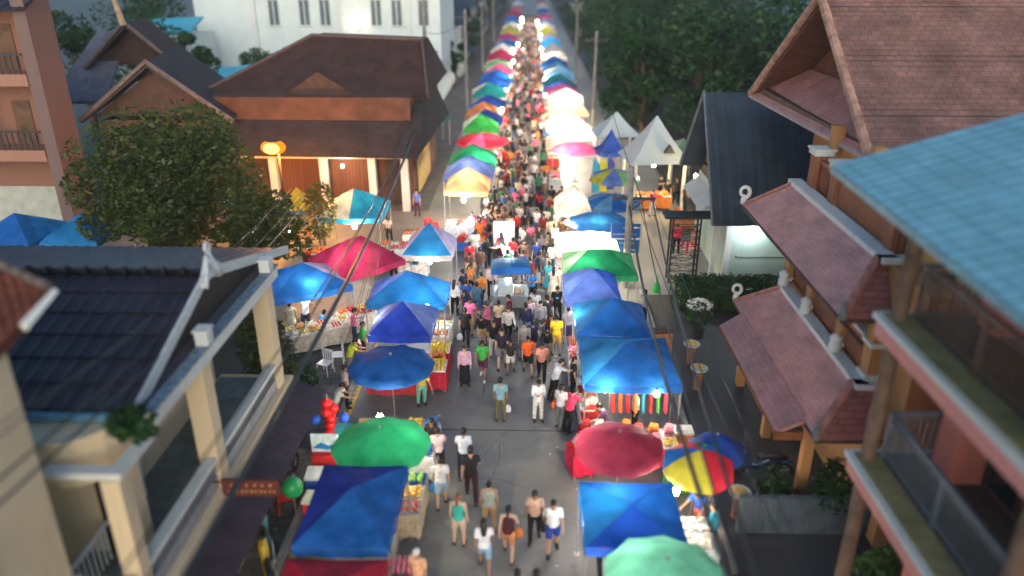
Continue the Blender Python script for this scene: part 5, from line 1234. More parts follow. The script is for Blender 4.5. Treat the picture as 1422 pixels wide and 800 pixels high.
def canopy_mesh(w,d,h0,rise,cols,val=.22,n=14,ridge=0.0,power=.9,sag=.05,split=False,seed=0.0):
    """square tent top: four panels (front -Y, right +X, back +Y, left -X), swept curve up to a peak or short ridge"""
    b=MB(); nv=max(5,n//2)
    for pi_ in range(4):
        vs=[];fs=[]; mats_=[]
        for j in range(nv+1):
            v=1-j/nv
            for i in range(n+1):
                u=-1+2*i/n
                if pi_==0: s,t=u*(ridge+(1-ridge)*v),-v
                elif pi_==2: s,t=-u*(ridge+(1-ridge)*v),v
                elif pi_==1: s,t=ridge+(1-ridge)*v,u*v
                else: s,t=-(ridge+(1-ridge)*v),-u*v
                z=h0+rise*(1-v)**power-sag*sin(pi*v)*(1-u*u)
                if j==0: z-=.05*(1-abs(u))
                nz=mnoise.noise(Vector((s*w*1.3+seed,t*d*1.3-seed,seed)))*.045+mnoise.noise(Vector((s*w*3.5-seed,t*d*3.5,seed)))*.018
                z+=nz*min(1,6*v*(1-v)+.35)
                vs.append((s*w/2,t*d/2,z))
        for j in range(nv):
            for i in range(n):
                a=j*(n+1)+i; fs.append((a,a+1,a+n+2,a+n+1))
        if split and pi_ in (0,2):
            for q,f in enumerate(fs):
                left=(q%n)<n/2; left=left if pi_==0 else not left
                mats_.append(3 if left else 1)
        else: mats_=[pi_]*len(fs)
        o=len(b.v); b.v+=vs; b.f+=[tuple(k+o for k in f) for f in fs]; b.mi+=mats_; b.uv+=[None]*len(fs)
    return b
def tent(x,y,w,d,rz,cols,label,h0=2.1,rise=.85,val=.22,ridge=0.0,power=.95,group='peaked market canopies',lamp=0,lampcol='w',sag=.05,name='canopy_tent',n=14,tr=.42,valcols=None,split=False):
    """cols: 1 or 4 colour keys (front,right,back,left)"""
    t=thing(name,label,'canopy',(x,y,0),R(rz),group)
    if isinstance(cols,str): cols=[cols]*4
    mats=[tcm(c,tr) for c in cols]
    o=canopy_mesh(w,d,h0,rise,cols,val,n,ridge,power,sag,split,x*3.1+y*1.7).build('canopy',mats,t,smooth=True)
    # valance: cloth strip hanging round the eave
    b=MB()
    cs=[(-w/2,-d/2),(w/2,-d/2),(w/2,d/2),(-w/2,d/2)]
    for k in range(4):
        (x0,y0),(x1,y1)=cs[k],cs[(k+1)%4]; m_=10; L=sqrt((x1-x0)**2+(y1-y0)**2); nx,ny=(y1-y0)/L,-(x1-x0)/L
        vs=[];fs=[]
        for i in range(m_+1):
            q=i/m_; e=abs(2*q-1); dip=.05*(1-e)
            X=x0+(x1-x0)*q+nx*.006;Y=y0+(y1-y0)*q+ny*.006; wv=.02*sin(i*2.1+k)
            vs+= [(X,Y,h0-dip),(X+nx*(wv+.015),Y+ny*(wv+.015),h0-dip-val)]
        for i in range(m_): fs.append((2*i,2*i+1,2*i+3,2*i+2))
        b.add(vs,fs,k)
    b.build('valance',[tcm(c,tr) for c in (valcols or cols)],o)
    for (cx,cy) in cs:
        l=MB(); X=cx*.985;Y=cy*.985
        l.bb(X-.022,X+.022,Y-.022,Y+.022,.02,h0-.03); l.bb(X-.06,X+.06,Y-.06,Y+.06,0,.02); l.build('leg',M_steel,t)
    f=MB()
    for k in range(4):
        (x0,y0),(x1,y1)=cs[k],cs[(k+1)%4]
        for a_,b_ in (((x0,y0),(x1,y1)),((x1,y1),(x0,y0))):
            f.tube([(a_[0]*.98,a_[1]*.98,h0-.06),((x0+x1)/2*.98,(y0+y1)/2*.98,h0-.34)],.012,4)
    for (cx,cy) in cs: f.tube([(cx*.98,cy*.98,h0-.04),(cx*.02,cy*.02,h0+rise*.82)],.011,4)
    f.build('frame',M_steel,t)
    return t
def umbrella(x,y,r,h,cols,label,rise=.5,n=8,tilt=(0,0),group='market umbrellas',tr=.4,drop=.14):
    t=thing('market_umbrella',label,'umbrella',(x,y,0),0,group)
    b=MB(); m_=6; sub=4; N=n*sub; vs=[];fs=[];mi=[]
    vs.append((0,0,h+rise))
    for i in range(1,m_+1):
        q=i/m_
        for k in range(N):
            a=2*pi*k/N; ph=(k%sub)/sub; sc_=1-.055*sin(pi*ph)*q       # panels pull in between the ribs
            rr=r*q*sc_; z=h+rise*(1-q**1.55)-.03*sin(pi*ph)*q
            vs.append((rr*cos(a),rr*sin(a),z))
    for k in range(N):
        rr=r*(1.0-.055*sin(pi*((k%sub)/sub))); vs.append((rr*1.01*cos(2*pi*k/N),rr*1.01*sin(2*pi*k/N),h-drop-.02*((k%sub)==2)))
    for k in range(N):
        k2=(k+1)%N; c=(k//sub)%len(cols)
        fs.append((0,1+k,1+k2)); mi.append(c)
        for i in range(m_):
            a=1+i*N; fs.append((a+k,a+N+k,a+N+k2,a+k2)); mi.append(c)
    b.v=vs;b.f=fs;b.mi=mi;b.uv=[None]*len(fs)
    c=b.build('canopy',[tcm(k_,tr) for k_ in cols],t,smooth=True)
    p=MB(); p.tube([(0,0,.05),(0,0,h+rise+.06)],[.022,.02],8); p.ball((0,0,h+rise+.05),.035); p.build('pole',M_steel,t)
    p=MB(); p.lathe([(.26,0),(.26,.06),(.1,.1),(.04,.22)],14); p.build('base',M_conc,t)
    for k in range(n):
        a=2*pi*k/n; p=MB()
        p.tube([(r*.02*cos(a),r*.02*sin(a),h+rise-.03),(r*.5*cos(a),r*.5*sin(a),h+rise*(1-.5**1.55)-.03),(r*.97*cos(a),r*.97*sin(a),h-.01)],.008,4); p.build('rib',M_steel,t)
    c.rotation_euler=(0,0,0)
    t.rotation_euler=(R(tilt[0]),R(tilt[1]),R(11))
    return t
LAMPC={'w':(1,.86,.66),'c':(.86,.95,1),'y':(1,.72,.34)}
def lamp(x,y,z,label,power=60,col='w',r=.06,cord=.5,em=60,group=None):
    t=thing('hanging_lamp',label,'lamp',(x,y,z),0,group)
    b=MB(); b.ball((0,0,0),(r,r,r*1.25),10,7); b.build('bulb',glow('lamp_glow_%s_%d'%(col,em),LAMPC[col],em),t)
    b=MB(); b.tube([(0,0,r*1.1),(0,0,r*1.1+.07)],[.028,.022],7); b.tube([(0,0,r*1.1+.06),(0,0,cord)],.006,4); b.build('socket',M_black,t)
    l=bpy.data.lights.new('lamp_light','POINT'); l.energy=power*LAMPF; l.color=LAMPC[col]; l.shadow_soft_size=max(.05,r)
    lo=bpy.data.objects.new('lamp_light',l); C.objects.link(lo); lo.parent=t; lo.location=(0,0,-r*1.6)
    return t
# ------------------------------------------------------------------ tables and goods
def goods_mesh(kind, rn, w=.42, d=.30):
    b=MB()
    if kind=='round':
        for k in range(26):
            x=rn.uniform(-w/2+.04,w/2-.04);y=rn.uniform(-d/2+.04,d/2-.04); z=.05+.07*(1-max(abs(x)/w,abs(y)/d)*2)+rn.uniform(0,.03); r=rn.uniform(.032,.05); b.ball((x,y,z),r,7,5,k%2)
    elif kind=='packs':
        for i in range(4):
            for j in range(3):
                b.box((-w/2+.06+i*(w-.12)/3,-d/2+.06+j*(d-.12)/2,.06+rn.uniform(0,.05)),(.085,.08,.06),rn.uniform(-.2,.2),(i+j)%2)
    elif kind=='sticks':
        for i in range(13):
            x=-w/2+.03+i*(w-.06)/12; b.tube([(x,-d*.45,.06),(x+rn.uniform(-.01,.01),d*.2,.075)],.013,6,i%2); b.tube([(x,d*.1,.075),(x,d*.5,.085)],.004,4,1)
    elif kind=='bowls':
        for i in range(3):
            for j in range(2):
                c=(-w/3+i*w/3,-d/4+j*d/2,.03); b.lathe([(.03,0),(.06,.045),(.056,.045),(.0,.035)],10,c,1); b.ball((c[0],c[1],.06),(.045,.045,.025),8,5,0)
    elif kind=='cloth':
        for k in range(7):
            b.box((rn.uniform(-w*.2,w*.2),rn.uniform(-d*.2,d*.2),.04+k*.028),(w*.55,d*.6,.03),rn.uniform(-.25,.25),k%2)
    elif kind=='bottles':
        for i in range(5):
            for j in range(3):
                c=(-w/2+.05+i*(w-.1)/4,-d/2+.05+j*(d-.1)/2,.02); b.lathe([(.026,0),(.028,.11),(.012,.15),(.012,.18),(.015,.18),(.015,.2)],7,c,(i+j)%2)
    return b
GM={}
rg=random.Random(4)
for k in ('round','packs','sticks','bowls','cloth','bottles'):
    GM[k]=goods_mesh(k,rg).mesh('food' if k not in('cloth','bottles') else k,[M_white,M_white],k in('round',))
_t=MB(); _t.bb(-.23,.23,-.17,.17,0,.018)
for (a,b_,c,d_) in ((-.23,.23,-.17,-.158),(-.23,.23,.158,.17),(-.23,-.218,-.157,.157),(.218,.23,-.157,.157)): _t.bb(a,b_,c,d_,.0181,.05)
TRAY=_t.mesh('tray',[M_white])
FC={'orange':(230,120,40),'yellow':(240,200,60),'red':(206,46,40),'green':(110,160,60),'brown':(120,64,36),'white':(232,226,210),'pink':(230,130,150),'purple':(110,60,120),'golden':(222,160,70),'blue':(60,120,190)}
NOUN={'round':'fruit balls','packs':'wrapped packs','sticks':'grilled skewers','bowls':'filled bowls','cloth':'folded clothes','bottles':'bottles'}
TRC={'white':(225,225,222),'red':(180,30,36),'blue':(40,90,170),'steel':(150,152,156),'green':(40,130,80)}
def table(x,y,w,d,rz,label,under,goods,clothc=None,h=.78,nx=4,ny=2):
    """stall table; goods: list of (kind, colour, tray colour) laid out over the top"""
    t=thing('stall_table',label,'table',(x,y,0),R(rz),'stall tables')
    b=MB(); b.bb(-w/2,w/2,-d/2,d/2,h-.035,h); b.build('table_top',mat('table_board',(.42,.36,.28),.6,.2,4),t)
    for sx in (-1,1):
        for sy in (-1,1):
            l=MB(); l.bb(sx*(w/2-.07)-.02,sx*(w/2-.07)+.02,sy*(d/2-.07)-.02,sy*(d/2-.07)+.02,0,h-.036); l.build('leg',M_steel,t)
    if clothc:
        c=MB(); m_=16; vs=[];fs=[]
        pts=[]
        per=[(-w/2,-d/2),(w/2,-d/2),(w/2,d/2),(-w/2,d/2)]
        for k in range(4):
            (x0,y0),(x1,y1)=per[k],per[(k+1)%4]
            for i in range(m_): pts.append((x0+(x1-x0)*i/m_,y0+(y1-y0)*i/m_))
        N=len(pts)
        for i,(X,Y) in enumerate(pts):
            k=1+.02*sin(i*1.9); vs+=[(X*1.006,Y*1.006,h+.004),(X*(1.02*k),Y*(1.03*k),.16+.03*sin(i*.8))]
        for i in range(N): fs.append((2*i,2*i+1,(2*i+3)%(2*N),(2*i+2)%(2*N)))
        fs.append(tuple(range(0,2*N,2))); c.add(vs,fs); c.build('table_cloth',cm(clothc),t)
    n=0
    for j in range(ny):
        for i in range(nx):
            kd,col,tc=goods[n%len(goods)]; n+=1
            lx=-w/2+(i+.5)*w/nx; ly=-d/2+(j+.5)*d/ny
            p=Matrix.Rotation(R(rz),3,'Z')@Vector((lx,ly,0))
            sx=(w/nx)/.46*.94; sy=(d/ny)/.34*.94
            q=link('food_tray',TRAY,None,(x+p.x,y+p.y,h+.006),R(rz),[cm(TRC[tc])]); q.scale=(min(sx,1.5),min(sy,1.5),1.25)
            tag(q,'%s tray of %s %s %s'%(tc,col,NOUN[kd],under),'tray','trays of goods on the stall tables')
            a=FC[col]; link('food' if kd not in('cloth','bottles') else kd,GM[kd],q,mats=[cm(a),cm(tuple(min(255,int(v*.72+40)) for v in a))])
    return t
F1=[('round','orange','white'),('packs','white','white'),('bowls','yellow','white'),('sticks','brown','steel')]
F2=[('bowls','red','steel'),('packs','golden','white'),('round','green','blue'),('packs','white','white')]
F3=[('sticks','golden','steel'),('sticks','brown','white'),('bowls','orange','red'),('packs','yellow','white')]
F4=[('packs','white','white'),('round','red','white'),('packs','pink','white'),('bottles','orange','blue')]
FCl=[('cloth','red','red'),('cloth','white','white'),('cloth','orange','white'),('cloth','pink','red'),('cloth','blue','white')]

# ---- left row, near to far
tent(-3.75,10.55,2.0,2.3,0,'red','red canopy cut by the bottom edge in front of the flat blue one',2.05,.35,group='peaked market canopies')
tent(-3.76,13.27,1.95,2.7,0,['blue','blue','royal','royal'],'large blue canopy between the red canopy and the green umbrella',2.15,.42)
umbrella(-3.62,15.75,1.23,2.0,['green'],'round green umbrella behind the large blue canopy',.42,8)
umbrella(-4.05,19.75,1.28,2.0,['blue'],'round blue umbrella below the royal blue canopy on the left',.30,10)
tent(-4.08,22.45,2.0,2.1,0,['royal','lilac','royal','lilac'],'royal blue peaked canopy with lilac sides behind the blue umbrella',2.1,.75)
tent(-4.25,24.7,2.75,1.9,0,['azure','azure','blue','lilac'],'bright azure canopy with curved dark seams under a lamp',2.15,.85)
tent(-4.1,29.6,2.0,2.1,0,['azure','lav','white','lav'],'small canopy with azure front and lavender sides beside the pink one',2.1,1.05,valcols=['white','lav','white','lav'])
tent(-6.85,28.1,2.75,2.75,45,'pink','large pink double peaked canopy set diagonally at the crossing',2.1,.9,ridge=.22)
tent(-8.35,26.0,2.9,2.4,30,['blue','lav','lav','blue'],'blue and lavender canopy between the pink one and the cream house',2.0,.75)
tent(-8.3,34.7,2.85,2.9,0,['cyan','cyan','cyan','cream'],'canopy half cream half cyan in front of the white columned hall',2.1,1.0,valcols=['cyan']*4,split=True)
tent(-11.2,35.2,1.3,1.6,0,['yellow','yellow','cream','cream'],'narrow yellow canopy with violet valance in front of the small dark tree',2.1,.9,valcols=['lilac']*4)
tent(-22.0,30.6,2.6,3.0,0,['blue','azure','royal','royal'],'left blue canopy half hidden at the far left edge',2.2,.9)
tent(-19.2,30.9,2.4,3.0,0,['azure','azure','blue','royal'],'bright blue canopy at far left next to the round tree',2.2,.9)
# ---- right row
umbrella(2.68,11.25,1.22,2.15,['mint'],'large mint green umbrella cut by the bottom right edge',.45,10)
tent(2.25,13.15,2.1,2.1,0,['rblue','blue','blue','azure'],'flat bright blue canopy between the crimson and mint umbrellas',2.1,.22)
umbrella(2.25,15.55,1.1,2.15,['crimson'],'crimson umbrella behind the flat bright blue canopy',.38,8)
umbrella(4.05,15.25,.86,2.0,['blue','green','red','blue','yellow','yellow','red','red'],'rainbow umbrella with yellow red and blue wedges beside the fence',.46,8,(6,0))
umbrella(4.7,15.9,.72,1.85,['cobalt','blue','cobalt','cobalt'],'dark blue umbrella half hidden behind the rainbow umbrella',.4,8)
tent(2.95,19.9,2.7,2.95,0,['blue','blue','azure','azure'],'nearest of three joined bright blue canopies above the red goods',2.15,.60)
tent(2.72,22.7,2.35,2.4,0,['blue','blue','azure','azure'],'middle blue canopy of the three joined ones with pale left panel',2.15,.75)
tent(2.28,25.35,1.95,2.5,0,['lilac','cobalt','lilac','lilac'],'lavender blue canopy behind the two bright blue ones',2.15,.75)
tent(2.75,27.85,2.8,2.3,0,['green','green','ltgreen','ltgreen'],'green canopy with pale left side in front of the white lit tent',2.05,.62,ridge=.3)
tent(2.45,30.4,2.6,2.4,0,'white','glowing white canopy left of the blue road sign',2.05,.5,tr=.5)
tent(2.1,35.6,1.7,2.4,0,'cream','cream canopy over the yellow lit food stall left of the blue umbrellas',2.1,1.0,tr=.5)
umbrella(3.25,33.6,1.45,1.95,['blue'],'front one of two overlapping blue umbrellas by the concrete pole',.35,10)
umbrella(4.1,36.2,1.45,2.1,['sky','blue'],'rear one of two overlapping blue umbrellas by the concrete pole',.35,10)
# ---- upper street
rj=random.Random(19)
UL=[(38.9,'peach',2.25,2.6),(41.6,'lilac',2.7,2.4),(44.4,'green',2.75,2.8),(54.2,'lime',2.5,2.6),(57.4,'cobalt',2.5,2.4),(60.6,'orange',2.6,2.6),(64.4,'cobalt',2.9,2.8),(68.6,'teal',3.0,3.2),(74.0,'rblue',3.0,3.6),(79.6,'blue',3.0,3.6),(84.8,'rose',3.0,3.4),(89.4,'ltgreen',3.0,3.4),(95,'pink',3.1,3.8),(106,'white',3.0,4),(114,'azure',3.0,4),(124,'magenta',3.0,4),(133,'yellow',3.0,4),(146,'white',3,4),(158,'blue',3,4.4),(174,'red',3,4.4),(196,'rose',3,4.4),(222,'white',3,5),(250,'sky',3,5)]
NM=dict(peach='peach orange',lilac='lilac blue',green='bright green',lime='grass green',cobalt='cobalt blue',orange='soft orange',teal='teal green',rblue='royal blue',blue='mid blue',rose='rose pink',ltgreen='pale green',pink='raspberry pink',white='white',azure='azure',magenta='magenta',yellow='pale yellow',red='red',sky='sky blue',cream='cream',lav='lavender')
for i,(y,c,w,d) in enumerate(UL):
    prev=NM[UL[i-1][1]] if i else 'round market table'; nx=NM[UL[i+1][1]] if i+1<len(UL) else 'distant hills'
    xc=(-3.35 if i<3 else -3.55 if i<10 else -3.45)
    jx,jr,jh,js=(0,0,0,0) if i<3 else (rj.uniform(-.25,.2),rj.uniform(-7,7),rj.uniform(-.2,.25),rj.uniform(-.25,.2))
    tent(xc+jx+(.1 if i==0 else 0),y,w,d,jr,[c,c,rj.choice([c,c,'white']),rj.choice([c,c,'white','cream'])] if i>2 else [c]*4,'%s canopy of the upper left row between the %s and the %s'%(NM[c],prev,nx) if i else 'peach orange canopy, first of the left row beyond the crossing',2.15+jh,(.95 if i<8 else .85)+js,group='canopies of the upper left row',n=10)
umbrella(-3.15,50.3,1.75,2.0,['red','red','rose'],'wide red umbrella between the bright green and grass green canopies',.5,8)
UR=[(51.5,'white',2.9,3.2),(55.6,'white',3.0,3.4),(60.2,'cream',2.9,3.4),(65.4,'white',2.9,3.2),(69.2,'rose',2.8,2.8),(72.6,'cobalt',3.1,3.0),(76,'teal',3.0,3.2),(80,'sky',3.0,3.6),(85,'sky',3.1,3.6),(90.5,'blue',2.9,3.4),(97,'white',2.9,3.6),(104,'white',2.9,3.6),(112,'azure',3.0,4),(121,'lav',3,4),(131,'yellow',3,4),(142,'white',3,4),(152,'lilac',3,4),(166,'rose',3,4.4),(186,'blue',3,4.4),(210,'white',3,5),(240,'pink',3,5)]
for i,(y,c,w,d) in enumerate(UR):
    prev=NM[UR[i-1][1]] if i else 'open lit counter'; nx=NM[UR[i+1][1]] if i+1<len(UR) else 'distant hills'
    jx,jr,jh,js=rj.uniform(-.2,.25),rj.uniform(-7,7),rj.uniform(-.2,.25),rj.uniform(-.25,.2)
    tent(2.85+jx,y,w,d,jr,[c,rj.choice([c,c,'white']),c,rj.choice([c,c,'cream'])],'%s canopy of the upper right row between the %s and the %s'%(NM[c],prev,nx),2.15+jh,.9+js,group='canopies of the upper right row',n=10,tr=.55 if c in('white','cream') else .42)
umbrella(2.9,47.6,1.55,2.1,['rose'],'rose pink umbrella among the glowing white canopies',.4,8)
tent(-7.5,58.5,2.2,2.2,20,'teal','small teal canopy standing apart at left beside the hall',2.1,.8)
tent(5.0,46.5,1.7,1.7,10,'cobalt','small cobalt canopy left of the white gazebo',2.3,1.3,power=1.6)
umbrella(4.75,41.5,1.45,1.9,['yellow','lilac','ltgreen','lilac'],'faded yellow and violet umbrella in front of the small cobalt canopy',.5,8)
tent(9.7,48,2.4,2.4,15,['ltgreen','ltgreen','cream','cream'],'pale green canopy between the white gazebo and the slate roof',2.0,.7)
# white Thai gazebo
gz=thing('white_gazebo','pale white steep roofed gazebo with a small dark gablet beside the grove','gazebo',(7.05,42.6,0),R(8))
b=MB()
def pyr(b,w,d,z0,z1,tw,m=0):
    c0=[(-w,-d),(w,-d),(w,d),(-w,d)]; c1=[(-tw,-tw),(tw,-tw),(tw,tw),(-tw,tw)]
    for k in range(4):
        (x0,y0),(x1,y1)=c0[k],c0[(k+1)%4];(u0,v0),(u1,v1)=c1[k],c1[(k+1)%4]; xs=[];n=6
        rows=[]
        for i in range(n+1):
            q=i/n; zz=z0+(z1-z0)*q**1.25; rows.append(((x0+(u0-x0)*q,y0+(v0-y0)*q,zz),(x1+(u1-x1)*q,y1+(v1-y1)*q,zz)))
        for i in range(n): b.add([rows[i][0],rows[i][1],rows[i+1][1],rows[i+1][0]],[(0,1,2,3)],m)
pyr(b,1.75,1.6,2.75,5.1,.04); b.build('roof',plaster('pale_gazebo_roof',(.50,.57,.57),(.3,.34,.34),.5),gz)
b=MB(); b.poly([(.15,-1.35,3.3),(.75,-1.35,3.3),(.45,-1.35,3.75)],.3,nrm=(0,-1,0)); b.build('gablet',M_dsteel,gz)
for sx in (-1,1):
    for sy in (-1,1):
        l=MB(); l.cyl(sx*1.4,sy*1.25,0,2.85,.09); l.build('column',M_trim,gz)
g2=thing('white_gazebo','second pale gazebo roof further back left of the steep one','gazebo',(5.7,50.5,0),R(4))
b=MB(); pyr(b,1.5,1.4,2.5,3.9,.04); b.build('roof',MATS['pale_gazebo_roof'],g2)
for sx in (-1,1):
    for sy in (-1,1):
        l=MB(); l.cyl(sx*1.2,sy*1.1,0,2.6,.08); l.build('column',M_trim,g2)

# ---- tables with goods (visible round the edges of the canopies)
table(-4.2,21.3,1.9,.55,0,'narrow counter with bright goods in front of the royal blue canopy','before the royal blue canopy',F4,(200,60,60),nx=5,ny=1)
table(-3.0,22.4,.75,2.0,0,'white clothed table of yellow goods at the road side of the royal blue canopy','beside the royal blue canopy',[('bottles','yellow','white'),('packs','yellow','white'),('round','orange','red')],(190,40,60),nx=1,ny=5)
table(-3.1,24.7,.7,1.7,0,'road side table under the bright azure canopy','under the bright azure canopy',F1,(220,215,205),nx=1,ny=4)
table(-3.9,18.35,1.9,.7,0,'long brown counter below the blue umbrella','below the blue umbrella',F3,None,nx=4,ny=1)
table(-3.75,17.2,1.9,.9,0,'white lit counter between the blue and green umbrellas','between the blue and green umbrellas',F4,(226,226,224),nx=4,ny=2)
table(-2.75,17.6,.55,1.7,0,'narrow white table at the road edge between the blue and green umbrellas','at the road edge before the green umbrella',[('cloth','blue','white'),('packs','white','white'),('cloth','pink','white')],(220,220,220),nx=1,ny=4)
table(-2.85,15.3,.6,1.6,0,'small table under the road side of the green umbrella','under the green umbrella',F2,(196,180,150),nx=1,ny=3)
table(-2.75,12.0,.7,2.0,0,'cluttered table at the road side of the large blue canopy','beside the large blue canopy',[('bottles','pink','steel'),('round','yellow','green'),('packs','red','white')],(206,170,120),nx=1,ny=4)
table(-4.0,28.4,1.7,.7,0,'white clothed sign table under the azure and lavender canopy','under the azure and lavender canopy',F4,(232,230,226),nx=4,ny=1)
table(-7.6,24.6,2.4,.9,30,'long produce table in front of the blue and lavender canopy','in front of the blue and lavender canopy',[('packs','white','white'),('bowls','yellow','white'),('packs','golden','white'),('packs','white','white'),('bowls','red','white')],(200,190,170),nx=6,ny=2)
table(-6.1,26.2,2.3,.9,40,'long food table in front of the pink canopy','in front of the pink canopy',[('packs','white','white'),('round','orange','white'),('packs','red','white'),('bowls','yellow','white'),('packs','white','white')],(230,220,200),nx=6,ny=2)
table(-5.2,27.2,1.6,.8,25,'crowded snack table right of the pink canopy','right of the pink canopy',F1,(210,120,60),nx=4,ny=2)
table(-7.3,32.4,1.9,.85,0,'lit table of pale snacks in front of the half cream half cyan canopy','in front of the half cyan canopy',[('packs','white','white'),('round','green','white'),('bowls','yellow','white'),('bowls','golden','white')],(70,40,30),nx=5,ny=2)
table(-9.3,32.3,1.8,.85,0,'lit table of orange snacks left of the half cream half cyan canopy','left of the half cyan canopy',[('round','orange','red'),('packs','orange','white'),('sticks','golden','steel')],(70,36,28),nx=5,ny=2)
table(-6.2,33.0,1.3,.9,8,'white table of snacks right of the half cyan canopy','right of the half cyan canopy',F4,(232,232,230),nx=3,ny=2)
table(-5.4,35.0,1.4,.9,0,'bright white table beside the red stools past the crossing','beside the red stools past the crossing',F1,(234,234,228),nx=3,ny=2)
table(-5.2,31.2,1.5,.8,0,'white clothed snack table behind the azure and lavender canopy','behind the azure and lavender canopy',F2,(230,228,222),nx=4,ny=2)
table(-2.75,34.6,1.5,.9,-12,'low table with blue cloth beside the crimson pink shopper','beside the crimson pink shopper',FCl,(40,100,190),nx=3,ny=2,h=.6)
table(-3.2,36.4,2.0,.9,0,'brightly lit white table under the front of the peach canopy','under the front of the peach canopy',F4,(240,238,230),nx=4,ny=2)
table(1.7,33.4,1.0,2.6,0,'yellow lit fried food counter in front of the cream canopy','in front of the cream canopy',[('round','yellow','steel'),('sticks','golden','steel'),('packs','yellow','white'),('bowls','orange','white')],(190,120,40),nx=2,ny=6)
table(3.0,32.3,1.6,.9,0,'counter of red and brown snacks below the front blue umbrella','below the front blue umbrella',[('sticks','brown','red'),('sticks','red','red'),('round','orange','red')],(120,40,30),nx=4,ny=2)
table(1.55,30.6,.7,2.2,0,'white glowing table under the white canopy','under the glowing white canopy',F4,(240,240,238),nx=1,ny=4)
table(1.7,27.8,.55,2.0,0,'road side table under the green canopy','under the green canopy',F2,(210,214,200),nx=1,ny=4)
table(1.6,22.7,.5,2.0,0,'road side table under the middle blue canopy','under the middle blue canopy',F4,(214,214,216),nx=1,ny=4)
table(1.85,19.9,.6,2.4,0,'road side table under the nearest bright blue canopy','under the nearest bright blue canopy',FCl,(224,222,218),nx=1,ny=5)
table(2.2,18.0,1.5,.9,0,'table heaped with red and white goods in front of the bright blue canopies','on the left table of the red goods',[('cloth','red','red'),('cloth','white','white'),('packs','red','red'),('cloth','orange','white')],(196,30,50),nx=4,ny=2)
table(3.5,17.8,1.3,.9,0,'table of orange and pink goods on the right of the red goods stall','on the right table of the red goods',[('cloth','orange','white'),('cloth','pink','white'),('round','yellow','white'),('cloth','red','red')],(210,70,40),nx=3,ny=2)
table(1.45,17.3,.6,.7,15,'small crimson clothed table at the road corner of the red goods stall','at the road corner of the red goods stall',[('cloth','red','red'),('cloth','pink','red')],(206,30,70),nx=1,ny=2)
table(3.0,14.9,1.2,.7,0,'dark table under the crimson umbrella','under the crimson umbrella',F3,None,nx=3,ny=1)
table(3.9,14.0,.9,1.2,0,'pale lit table under the rainbow umbrella','under the rainbow umbrella',[('packs','white','white'),('bowls','white','white')],(214,220,210),nx=1,ny=2)
table(3.9,11.9,.8,1.1,0,'table of blue and orange packs behind the mint umbrella','behind the mint umbrella',[('packs','blue','blue'),('cloth','orange','white'),('packs','purple','white')],(60,110,180),nx=2,ny=2)
table(7.0,41.8,1.9,.9,5,'table of orange goods inside the white gazebo','inside the white gazebo',[('round','orange','white'),('packs','golden','white'),('bowls','orange','red')],(200,120,50),nx=4,ny=2)
table(8.3,38.2,1.8,.9,-10,'brown table with cyan trays beside the slate roofed house','beside the slate roofed house',[('packs','brown','blue'),('cloth','orange','blue')],(170,110,70),nx=3,ny=2)
ys=[(-2.3,43,F1),(-2.3,47.5,F3),(-2.2,52,F2),(-2.2,56,F1),(-2.2,60,F4),(-2.1,65,F3),(-2.1,70,F1),(-2.1,76,F2),(1.6,45.5,F4),(1.6,51.5,F1),(1.6,55.6,F3),(1.6,60,F1),(1.6,65,F2),(1.55,70,F4),(1.55,76,F1)]
for i,(x,y,g) in enumerate(ys):
    side='left' if x<0 else 'right'
    table(x,y,.8,2.2,0,'goods table on the %s road edge, %s one beyond the crossing'%(side,['nearest','second','third','fourth','fifth','sixth','seventh','eighth'][i if x<0 else i-8]),'%s %s of the upper street'%(['nearest','second','third','fourth','fifth','sixth','seventh','eighth'][i if x<0 else i-8],side),g,[(236,232,222),(200,60,50),(220,200,170),(60,110,170)][i%4],nx=1,ny=4)

